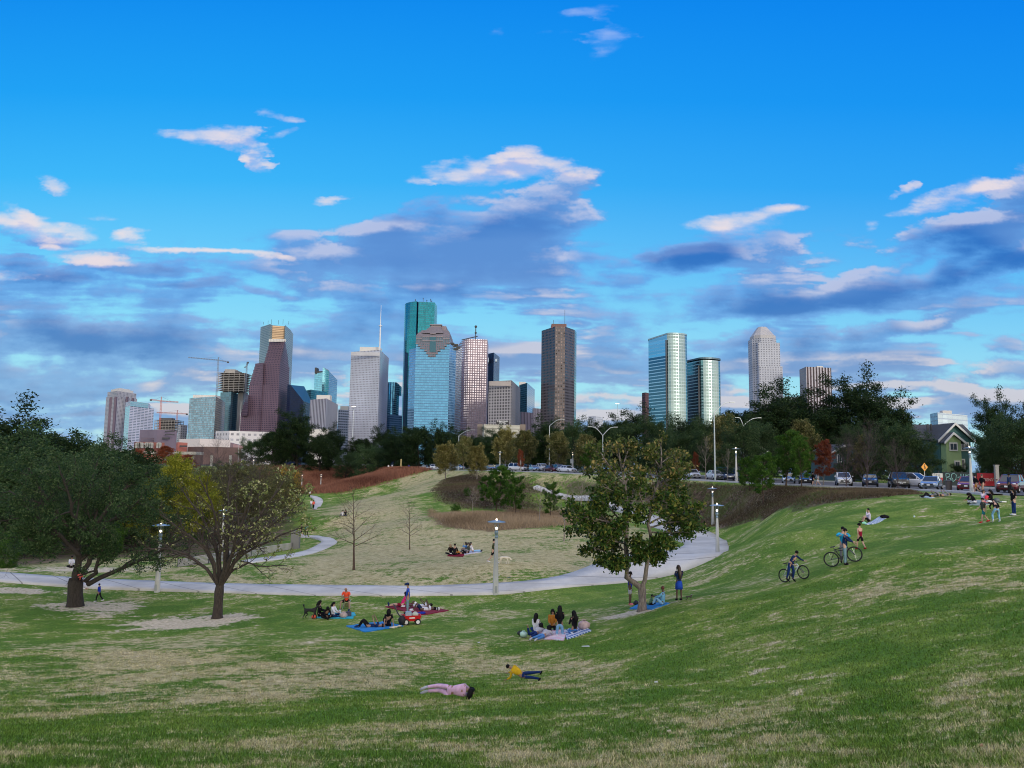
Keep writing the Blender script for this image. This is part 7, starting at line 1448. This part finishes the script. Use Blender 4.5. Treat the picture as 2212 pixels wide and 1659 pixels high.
# wagon
def wagon():
    q=at(888,1349); R=empty('toy_wagon',(q.x,q.y,q.z),math.radians(14),'red plastic toy wagon with white wheels and black pull handle','wagon'); RP=mat('wagon_red',(.62,.015,.02),.35)
    V=[];
    for z,(a,b_) in ((.20,(.42,.22)),(.50,(.52,.29))): V+=[(-a,-b_,z),(a,-b_,z),(a,b_,z),(-a,b_,z)]
    V+=[(-.47,-.25,.5),(.47,-.25,.5),(.47,.25,.5),(-.47,.25,.5),(-.39,-.19,.24),(.39,-.19,.24),(.39,.19,.24),(-.39,.19,.24)]
    Fs=[(0,3,2,1)]+[(i,(i+1)%4,(i+1)%4+4,i+4) for i in range(4)]+[(i+4,(i+1)%4+4,(i+1)%4+8,i+8) for i in range(4)]+[(i+8,(i+1)%4+8,(i+1)%4+12,i+12) for i in range(4)]+[(12,13,14,15)]
    MB().add(V,Fs).build('wagon_body',RP,R); MB().box((.02,-.275,.38),(.3,.02,.06)).build('wagon_badge',mat('badge_white',(.8,.75,.7),.5),R)
    for x in (-.3,.33):
        for y in (-.27,.27):
            w=MB(); prof=[(.10,-.04),(.15,-.05),(.165,0),(.15,.05),(.10,.04)]; vs=[];m_=14
            for r_,yy in prof:
                for k in range(m_): vs.append((x+r_*math.cos(2*math.pi*k/m_),y+yy,.165+r_*math.sin(2*math.pi*k/m_)))
            w.add(vs,[(i*m_+k,i*m_+(k+1)%m_,((i+1)%5)*m_+(k+1)%m_,((i+1)%5)*m_+k) for i in range(5) for k in range(m_)]); wl=w.build('wheel',TYR,R); MB().tube([(x,y-.045,.165),(x,y+.045,.165)],.10,12).build('hub',mat('hub_white',(.75,.74,.72),.4),wl)
    MB().tube([(-.45,0,.28),(-.70,0,.55),(-.95,0,1.05)],.035,8).tube([(-.95,-.12,1.05),(-.95,.12,1.05)],.03,6).build('pull_handle',MDK,R)
    return R,q
WR,wq=wagon()
def box_item(name,label,px,py,d,m,cat,dz=0,rz=.3,g=None,pos=None):
    q=pos or at(px,py); R=empty(name,(q.x,q.y,q.z+.03+dz),rz,label,cat,g); MB().box((0,0,d[2]/2),d).build('body',m,R,bevel=min(d)*.12); MB().box((0,0,d[2]+.012),(d[0]*.94,d[1]*.94,.03)).build('lid',m,R,bevel=.008); return R
box_item('cooler_box','grey and cyan cooler riding in the red wagon',0,0,(.34,.26,.36),mat('cooler_grey',(.32,.42,.50),.5),'cooler',.24,.2,pos=wq+Vector((-.16,.02,0)))
bag('shopping_bag','clear and green bag of food riding in the red wagon',890,1347,.20,mat('bag_clear',(.42,.48,.40),.4)).location=wq+Vector((.20,.05,.38))
bag('backpack','black rucksack leaning on the front of the red wagon',868,1352,.26,mat('bag_black2',(.012,.012,.016),.7),sc=(.8,.7,1.0))
for i,(px,py) in enumerate(((846,1360),(852,1359),(862,1357))):
    q=at(px,py); sh=MB().tube([(-.12,0,.05),(0,0,.055),(.12,0,.04),(.16,0,.035)],[.03,.045,.042,.02],8).build('shoe',mat('shoe_cream',(.6,.55,.45),.7),None,smooth=True,label='cream shoe lying on the front edge of the blue blanket',cat='shoe',group='shoes taken off on the blue blanket'); sh.location=q+Vector((0,0,.05)); sh.rotation_euler=(0,0,.4*i)
# maroon blanket group
blanket('maroon blanket behind the red wagon, people lying on it',[(832,1312),(915,1330),(970,1320),(890,1305)],mat('blanket_maroon',(.20,.008,.03),.9,noise=.15,nscale=3))
person('standing man in royal blue shirt and dark cap beside the wagon',880,1326,1.74,'akimbo',190,'blue','grey_jeans','m','k',sleeve='short',hat='navy',shoes='black')
person('woman in magenta top reclining with bare legs stretched left on the maroon blanket',869,1313,1.66,'sitback',186,'magenta','maroon','l','k',leg='short',shoes='navy',hl=.2)
person('man in white t-shirt and navy shorts lying on his back with head to the right',912,1320,1.76,'back',182,'white','navy','d','k',sleeve='short',leg='short',shoes='white')
person('man lying behind the white shirted one with knees up under a white cloth',905,1314,1.74,'backflat',182,'white','white','d','k',sleeve='short',leg='short',shoes='white')
q=at(946,1321); fb=MB().ball((0,0,.11),.11,n=14).build('football',striped('football_pattern',(.75,.75,.75),(.05,.05,.05),6),None,smooth=True,label='black and white football at the head of the maroon blanket',cat='ball'); fb.location=q+Vector((0,0,.03))
bag('blue_pouch','flat royal blue bag on the front edge of the maroon blanket',911,1328,.20,CL['royal'],sc=(1.2,.8,.35))
# left group
blanket('turquoise towel blanket under the family with the black dog',[(680,1336),(763,1338),(766,1325),(705,1326)],mat('blanket_turquoise',(.03,.38,.52),.85,noise=.2,nscale=3))
person('woman with black ponytail sitting beside the black dog',689,1333,1.62,'sit',20,'black','black','l','k',hl=.34); person('person in black bending down between dog and girl in white',703,1336,1.55,'hunch',-60,'black','black','m','k',hl=.2)
person('girl in white cardigan with hair band sitting on the turquoise towel',719,1334,1.5,'sit',-20,'white','navy','l','k',hl=.36)
person('bald man in bright orange shirt sitting on a folding stool',748,1318,1.78,'stool',-92,'orange','black','m','bald',sleeve='short',leg='short',shoes='navy',w=1.12)
q=at(748,1315); R=empty('folding_stool',(q.x,q.y+.12,q.z),0,'grey folding stool with olive bag under the man in orange','stool'); TM=mat('stool_grey',(.28,.32,.28),.6)
for s in (-1,1): MB().tube([(s*.22,-.16,0),(s*.17,.16,.46)],.02,6).tube([(s*.22,.16,0),(s*.17,-.16,.46)],.02,6).build('leg_pair',TM,R)
MB().box((0,0,.47),(.42,.38,.04)).build('seat',TM,R,bevel=.01); MB().ball((0,-.02,.2),.15,n=8,sc=(1,.6,1)).build('pouch',mat('pouch_olive',(.12,.13,.05),.8),R)
bag('beach_bag','bulky grey and pink bag on the turquoise towel',742,1336,.24,mat('bag_greypink',(.42,.33,.31),.8,noise=.3,nscale=6)); box_item('lunch_box','dark lunch box with white lid on the turquoise towel',753,1333,(.3,.22,.26),mat('lunch_dark',(.05,.05,.08),.6),'box'); box_item('cyan_box','flat cyan book shaped pack at the right end of the turquoise towel',761,1331,(.36,.30,.06),mat('pack_cyan',(.05,.45,.62),.6),'box')
box_item('milk_bottle','white bottle with cyan top by the girl in white',734,1329,(.12,.12,.24),mat('bottle_white',(.6,.65,.68),.4),'bottle'); bag('orange_ball_bag','small orange and cyan bag under the black dog',678,1337,.15,mat('bag_coral',(.7,.1,.05),.6))
# ---------- dogs ----------
def dog(label,px,py,H,face,m,fluffy=False,head_down=False,tail='up',m2=None):
    s=H/.6; q=at(px,py); R=empty('dog',(q.x,q.y,q.z+.0),math.radians(face),label,'dog'); J=[];E=[]
    def add(p,r,par=None):
        J.append((Vector(p)*s,r*s)); 
        if par is not None: E.append((par,len(J)-1))
        return len(J)-1
    a=add((-.28,0,.50),.085); b=add((-.05,0,.50),.09,a); c=add((.20,0,.49),.115,b)
    if head_down: n_=add((.34,0,.50),.07,c); h=add((.46,0,.38),.065,n_); mz=add((.58,0,.30),.032,h)
    else: n_=add((.30,0,.62),.06,c); h=add((.36,0,.72),.068,n_); mz=add((.50,0,.69),.03,h)
    for y in (-.07,.07):
        k=.06 if y>0 else -.06
        i=add((-.30,y,.38),.06,a); j=add((-.26+k,y,.26),.034,i); l=add((-.36+k,y,.14),.022,j); add((-.33+k,y,.015),.022,l)
        i=add((.22,y,.34),.045,c); j=add((.23+k,y,.18),.026,i); add((.22+k*1.6,y,.015),.022,j)
    if tail=='up': i=add((-.38,0,.60),.022,a); add((-.42,0,.76),.05 if fluffy else .02,i)
    else: i=add((-.42,0,.50),.028,a); add((-.52,0,.40),.018,i)
    v,f_=skin_arrays(J,E,0,1); mb=MB().add(v,f_)
    hp=J[h][0]
    bd=mb.build('body',m,R,smooth=True)
    for sg in(-1,1): MB().tube([hp+Vector((-.01*s,sg*.05*s,.04*s)),hp+Vector((-.03*s,sg*.085*s,-.04*s))],[.025*s,.018*s],6).build('ear',m2 or m,R)
    if fluffy: MB().ball(J[-1][0],.055*s,n=8).build('tail_tuft',m,R,smooth=True)
    return R
dog('black poodle with pompom tail standing on the grass at the left of the picnickers',671,1338,.62,0,mat('fur_black',(.010,.009,.010),.8,noise=.2,nscale=20),True)
dog('creamy white dog sniffing the lawn behind the near lamp post',1090,1219,.58,0,mat('fur_cream',(.62,.56,.45),.9,noise=.1,nscale=20),head_down=True,tail='down')
dog('tiny dark puppy with white face beside the woman in blue',1489,1298,.24,10,mat('fur_brown',(.05,.04,.035),.9),m2=mat('fur_white',(.6,.58,.55),.9),tail='down')
# lawn picnic beyond the path
g2='picnickers on the dry lawn'
blanket('thin reddish blanket among the far picnickers',[(966,1202),(1000,1203),(1004,1197),(972,1196)],CL['maroon']); blanket('pale lilac blanket under the far picnickers, right',[(1002,1199),(1042,1193),(1036,1188),(1005,1192)],mat('blanket_lilac',(.5,.5,.62),.9))
person('blonde person in black sitting at the left of the far picnickers',973,1199,1.66,'sit',120,'black','black','l','y',hl=.25,g=g2,shoes='white'); person('person in dark hooded top, back to us, among the far picnickers',982,1200,1.74,'sit',80,'black','black','m','k',g=g2,w=1.15)
person('person lying down with white bundle among the far picnickers',995,1198,1.65,'backflat',200,'black','rust','m','k',g=g2,shoes='white'); person('person in blue top raising an arm among the far picnickers',1006,1194,1.66,'armup',170,'jeans','grey','m','b',hl=.2,g=g2)
person('person in plaid grey top among the far picnickers',1012,1195,1.66,'sitknee',190,'camo','grey','m','b',hl=.2,g=g2); person('long haired girl in white at the right of the far picnickers',1021,1194,1.6,'sitback',-10,'white','pale_jeans','l','k',hl=.35,g=g2)
person('man in olive t-shirt and black shorts walking his dog',1065,1217,1.76,'walk',-5,'olive','black','l','k',sleeve='short',leg='short',shoes='white')
L=[(1072,1197),(1083,1206)]; q0=at(1065,1217)+Vector((.28,0,.95)); q1=at(1090,1219)+Vector((.15,0,.5)); MB().tube([q0,(q0+q1)/2-Vector((0,0,.12)),q1],.008,4).build('dog_lead',MDK,None,label='dark lead between the walking man and the creamy dog',cat='dog lead')
person('person in white sitting on the far slope, left one of the couple',740,1116,1.7,'sitknee',150,'white','grey','m','k',g='couple on the far slope'); person('person in dark top sitting on the far slope, right one of the couple',746,1115,1.7,'sit',120,'black','navy','m','k',g='couple on the far slope')
person('walker in teal top and black trousers by the small path',662,1158,1.74,'stand',90,'teal','black','m','k'); person('walker in dark shorts partly behind twigs on the small path',650,1159,1.7,'walk',0,'black','black','l','k',leg='short')
person('distant walker in white on the far path, left one of two',672,1099,1.74,'walk',90,'white','grey','m','k'); person('distant walker in pink on the far path, right one of two',677,1100,1.66,'walk',90,'coral','black','m','k'); person('distant walker in white top alone at the end of the far path',669,1074,1.76,'walk',90,'white','black','m','k')
# left: by the oak
person('woman in white top and black skirt standing behind the oak trunk',165,1308,1.68,'lean',15,'white','black','l','k',skirt=True); person('small child in blue jacket walking right of the oak trunk',213,1300,1.18,'walk',180,'royal','black','m','k',shoes='white')
ob_=onto(182,51); person('child in coral top sitting in the fork of the oak',0,0,1.1,'sitknee',-60,'coral','black','m','k',pos=Vector((ob_.x+.36,ob_.y-.30,ob_.z+1.62)))
person('person in white sitting far away under the riverside trees',154,1226,1.7,'sit',-60,'white','black','m','k'); 
# magnolia group
blanket('bright blue blanket at the foot of the magnolia',[(1361,1316),(1408,1318),(1447,1305),(1385,1304)],mat('blanket_azure',(.02,.22,.55),.7,noise=.12,nscale=4))
person('man in blue shirt and pale shorts half hidden by the magnolia trunk',1361,1307,1.76,'akimbo',-20,'royal','pale_grey','d','k',sleeve='short',leg='short',shoes='rose',w=1.1)
person('woman in pale denim with red hair sitting on the blue blanket, back to us',1431,1309,1.66,'sitknee',150,'denim','pale_jeans','d','r'); person('small child in green on the blue blanket',1404,1309,1.0,'sitback',175,'green','green','d','k')
box_item('yellow_toy','small yellow toy next to the magnolia trunk',1392,1306,(.2,.16,.22),mat('toy_yellow',(.7,.45,.04),.5),'toy'); bag('dark_bag','dark bag on the left end of the azure blanket',1374,1308,.16,mat('bag_black3',(.02,.02,.03),.7))
person('woman in short blue dress with long braids standing right of the magnolia',1467,1298,1.70,'phone',100,'navy','blue','d','b',sleeve='short',skirt=True,hl=.6)
# ---------- bicycles ----------
def bike(label,pos,head,wr,fm,pitch=0,fs=True):
    R=empty('bicycle',pos,0,label,'bicycle'); R.rotation_euler=Euler((0,-pitch,head),'XYZ'); 
    wb=.54
    for nm,x in (('rear_wheel',-wb),('front_wheel',wb)):
        w=empty(nm,(x,0,wr)); w.parent=R; mb=MB(); n=28; vs=[];m_=6
        for k in range(n):
            a=2*math.pi*k/n
            for j in range(m_): b=2*math.pi*j/m_; rr=wr-.03+.032*math.cos(b); vs.append((rr*math.cos(a),.03*math.sin(b),rr*math.sin(a)))
        mb.add(vs,[(k*m_+j,((k+1)%n)*m_+j,((k+1)%n)*m_+(j+1)%m_,k*m_+(j+1)%m_) for k in range(n) for j in range(m_)]); mb.build('tyre',TYR,w,smooth=True)
        mb=MB()
        for k in range(16): a=2*math.pi*k/16; mb.tube([(.02*math.cos(a),.02*(-1)**k,.02*math.sin(a)),((wr-.05)*math.cos(a),0,(wr-.05)*math.sin(a))],.0025,3)
        mb.build('spokes',RIM,w); MB().tube([(0,-.05,0),(0,.05,0)],.03,8).build('hub',MDK,w)
    bb_=Vector((-.08,0,wr-.04)); st=Vector((-.25,0,wr+.40)); ht=Vector((.33,0,wr+.42)); hb_=Vector((.37,0,wr+.28)); re=Vector((-wb,0,wr)); fe=Vector((wb,0,wr))
    mb=MB()
    for a,b in ((bb_,st),(st,ht),(bb_,hb_),(ht,hb_),(st+Vector((.02,0,-.08)),hb_)): mb.tube([a,b],.024,7)
    for y in(-.05,.05): mb.tube([re+Vector((0,y,0)),bb_],.013,5).tube([re+Vector((0,y,0)),st-Vector((0,0,.05))],.012,5)
    mb.build('frame',fm,R,smooth=True)
    mb=MB().tube([hb_,hb_+(fe-hb_)*.2],.022,6)
    for y in(-.055,.055): mb.tube([hb_+Vector((.02,y,-.03)),fe+Vector((0,y,0))],.018,6)
    mb.build('fork',MDK,R); MB().tube([ht,ht+Vector((-.02,0,.14))],.018,6).tube([ht+Vector((-.03,-.30,.16)),ht+Vector((.02,-.1,.14)),ht+Vector((.02,.1,.14)),ht+Vector((-.03,.30,.16))],.016,6).build('handlebar',MDK,R)
    MB().tube([st,st+Vector((-.03,0,.13))],.015,6).build('seat_post',MDK,R); MB().box(st+Vector((-.04,0,.15)),(.26,.12,.05)).build('saddle',MDK,R,bevel=.02)
    MB().tube([bb_+Vector((0,-.06,0)),bb_+Vector((0,-.05,0))],.09,14).build('chainring',MDK,R); MB().tube([bb_+Vector((0,-.08,0)),bb_+Vector((.05,-.08,-.16)),bb_+Vector((.05,-.16,-.16))],.012,5).tube([bb_+Vector((0,.08,0)),bb_+Vector((-.05,.08,.16)),bb_+Vector((-.05,.16,.16))],.012,5).build('crank',MDK,R)
    MB().box((-wb,-.035,wr-.22),(.05,.01,.03)).build('reflector',mat('reflector_white',(.8,.85,.85),.3),R)
    return R
def slope_bike(label,pxr,pyr,pxf,pyf,wr,fm):
    a=at(pxr,pyr); b=at(pxf,pyf); d=b-a; mid=(a+b)/2; mid.z=(a.z+b.z)/2+.02; return bike(label,mid,math.atan2(d.y,d.x),wr,fm,math.atan2(d.z,math.hypot(d.x,d.y))),d,mid
def hd_(d): return math.degrees(math.atan2(d.y,d.x))
B1,d1,m1=slope_bike('white framed bicycle pushed uphill by the boy in navy',1698,1259,1739,1252,.33,mat('frame_white',(.65,.7,.72),.3,coat=.5))
person('boy in navy with sunglasses pushing off on the white bicycle',0,0,1.5,'ride',hd_(d1),'navy','dark_jeans','l','k',pos=m1+Vector((-.22,-.05,-.05)))
B2,d2,m2=slope_bike('larger black mountain bicycle with brown details on the slope',1805,1226,1848,1216,.36,mat('frame_black',(.02,.018,.018),.3,coat=.5))
person('person in navy top and grey jeans astride the black bicycle',0,0,1.68,'straddle',hd_(d2),'navy','grey_jeans','l','k',pos=m2+Vector((-.02,-.03,-.05)))
person('person in cyan jacket embracing the one on the black bicycle',0,0,1.66,'hug',-110,'cyan','grey','l','k',w=1.15,pos=m2+Vector((.10,.42,.03)))
person('boy in dark red sleeveless top, black shorts and red shoes, walking away',1859,1188,1.42,'walk',100,'maroon','black','l','k',sleeve='none',leg='short',shoes='red',hat='black')
blanket('blue and white patterned blanket trailing behind the sitting woman on the slope',[(1868,1134),(1890,1133),(1918,1118),(1900,1117)],striped('stripes_pale',(.62,.68,.72),(.1,.2,.38),4))
person('woman in lilac top sitting on the slope, knees up, hand to her head',1877,1129,1.64,'armup',172,'lilac','black','l','k',leg='short'); bag('dark_jacket','crumpled dark jacket at the far end of the patterned blanket',1911,1120,.26,CL['black'],cat='jacket',sc=(1.3,.8,.4)); bag('mint_bag','small mint packet below the woman with knees up',1867,1133,.14,mat('bag_mint2',(.3,.7,.5),.6),cat='packet',sc=(1.2,.7,.5))
# crest group
blanket('pale blue cloth under the two people lying on the crest',[(1988,1075),(2012,1077),(2044,1070),(2015,1068)],mat('blanket_pale',(.45,.55,.62),.9))
person('person in dark patterned top lying propped up on the crest, left of the two',2012,1075,1.7,'backflat',182,'camo','black','m','k',shoes='black'); person('person in grey lying on the crest, right of the two',2034,1073,1.7,'backflat',184,'grey','grey','m','k',shoes='black')
g3='friends picnicking on the crest'
blanket('grey green cloth under the three friends on the crest',[(2094,1092),(2130,1093),(2164,1085),(2110,1082)],mat('blanket_greygreen',(.25,.33,.33),.9))
person('woman with long hair bent over her phone, leftmost of the three friends',2106,1089,1.62,'hunch',185,'black','white','l','k',hl=.3,g=g3); person('woman in pale top with red heart cushion, middle of the three friends',2125,1088,1.62,'sit',-80,'lilac','rose','l','b',g=g3,hl=.1); person('woman in black top and white trousers, rightmost of the three friends',2141,1088,1.62,'sit',170,'black','white','l','k',hl=.34,g=g3)
q=at(2125,1088); MB().ball((0,0,0),.17,n=10,sc=(1,.5,.9)).build('heart_cushion',mat('cushion_red',(.65,.02,.06),.7),None,smooth=True,label='round red and pink cushion held by the middle friend on the crest',cat='cushion').location=q+Vector((.02,-.36,.42))
bag('grey_bag','grey bag behind the boy in black top at the right',2153,1086,.2,mat('bag_grey',(.12,.14,.15),.7)); box_item('white_tray','flat white tray at the right end of the friends cloth',2167,1086,(.4,.2,.05),mat('tray_white',(.7,.72,.7),.5),'tray')
person('boy in camouflage top, denim shorts and red shoes, walking left',2126,1130,1.36,'walk',178,'camo','teal','l','k',sleeve='short',leg='short',shoes='red'); person('child in black top and pale blue jeans crouching forward, right of the camouflage boy',2154,1129,1.36,'squat',80,'black','pale_jeans','l','k',shoes='white')
person('woman in black with leggings standing near the right edge, holding a jacket',2191,1113,1.62,'akimbo',175,'black','dark_jeans','l','k',sleeve='short',hl=.36,shoes='white')
person('walker in dark top and rust shorts beside the right hand lamp',2109,1066,1.74,'walk',180,'black','rust','l','k',leg='short',Y=72); person('bearded walker in black jacket and tan trousers on the pavement',2123,1064,1.78,'walk',200,'black','tan','l','b',Y=71.5); person('man in navy shirt and black trousers in front of the dark red car',2181,1070,1.86,'stand',120,'navy','black','d','k',Y=68)
person('pedestrian with bare legs and dark top beside the white compact car, left one',1757,1050,1.75,'walk',200,'black','black','l','k',leg='short',shoes='pale_jeans',Y=98); person('pedestrian in white top and shorts beside the white compact car, right one',1767,1050,1.75,'walk',180,'white','white','l','k',leg='short',shoes='white',Y=98)
for px,py,Y,tp_,lb in ((838,1014,238,'white','distant stroller in white at the street end, left'),(846,1014,240,'white','distant stroller in white at the street end, middle'),(882,1016,236,'royal','distant stroller in blue near the big oak trunk'),(1140,1022,172,'black','distant pedestrian in black between parked cars')): person(lb,px,py,1.72,'stand',90,tp_,'black','m','k',Y=Y)
# ---------- litter and small things ----------
for px,py,c_,lb in ((1975,1118,(.6,.7,.72),'small pale ball lying on the right slope'),):
    q=at(px,py); MB().ball((0,0,.05),.07,n=8).build('ball',mat('ball_pale',c_,.5),None,smooth=True,label=lb,cat='ball').location=q
def scrap(label,px,py,sx,c_): 
    q=at(px,py); w_=min(.05,sx*.7); o=MB().add([(-sx,-w_,.012),(sx,-w_*1.1,.018),(sx*.9,w_*1.2,.03),(-sx*.8,w_,.014),(-sx,-w_,.0),(sx,-w_*1.1,.0),(sx*.9,w_*1.2,.0),(-sx*.8,w_,.0)],[(0,1,2,3),(7,6,5,4),(0,4,5,1),(1,5,6,2),(2,6,7,3),(3,7,4,0)]).build('paper_scrap',mat('scrap'+str(c_),c_,.7),None,label=label,cat='litter',group='litter on the grass'); o.location=q+Vector((0,0,.03))
for a in (('white paper scrap on the grass right of the women',1265,1398,.17,(.6,.62,.58)),('white paper scrap in front of the boy in yellow, upper left',1034,1318+72,.05,(.7,.7,.7)),('pale scrap in the lower middle of the lawn',1417,1477,.05,(.6,.6,.5)),('brown fallen leaf clump near the bottom right',2120,1620,.015,(.4,.24,.12)),('tan scrap in the lower centre of the lawn',1445,1585,.035,(.5,.42,.25)),('dark round lid on the lawn beyond the path',1099,1246+3,.12,(.08,.14,.13)),('white scrap near the path bend on the dry lawn',1078,1244,.06,(.7,.7,.7))): scrap(*a)
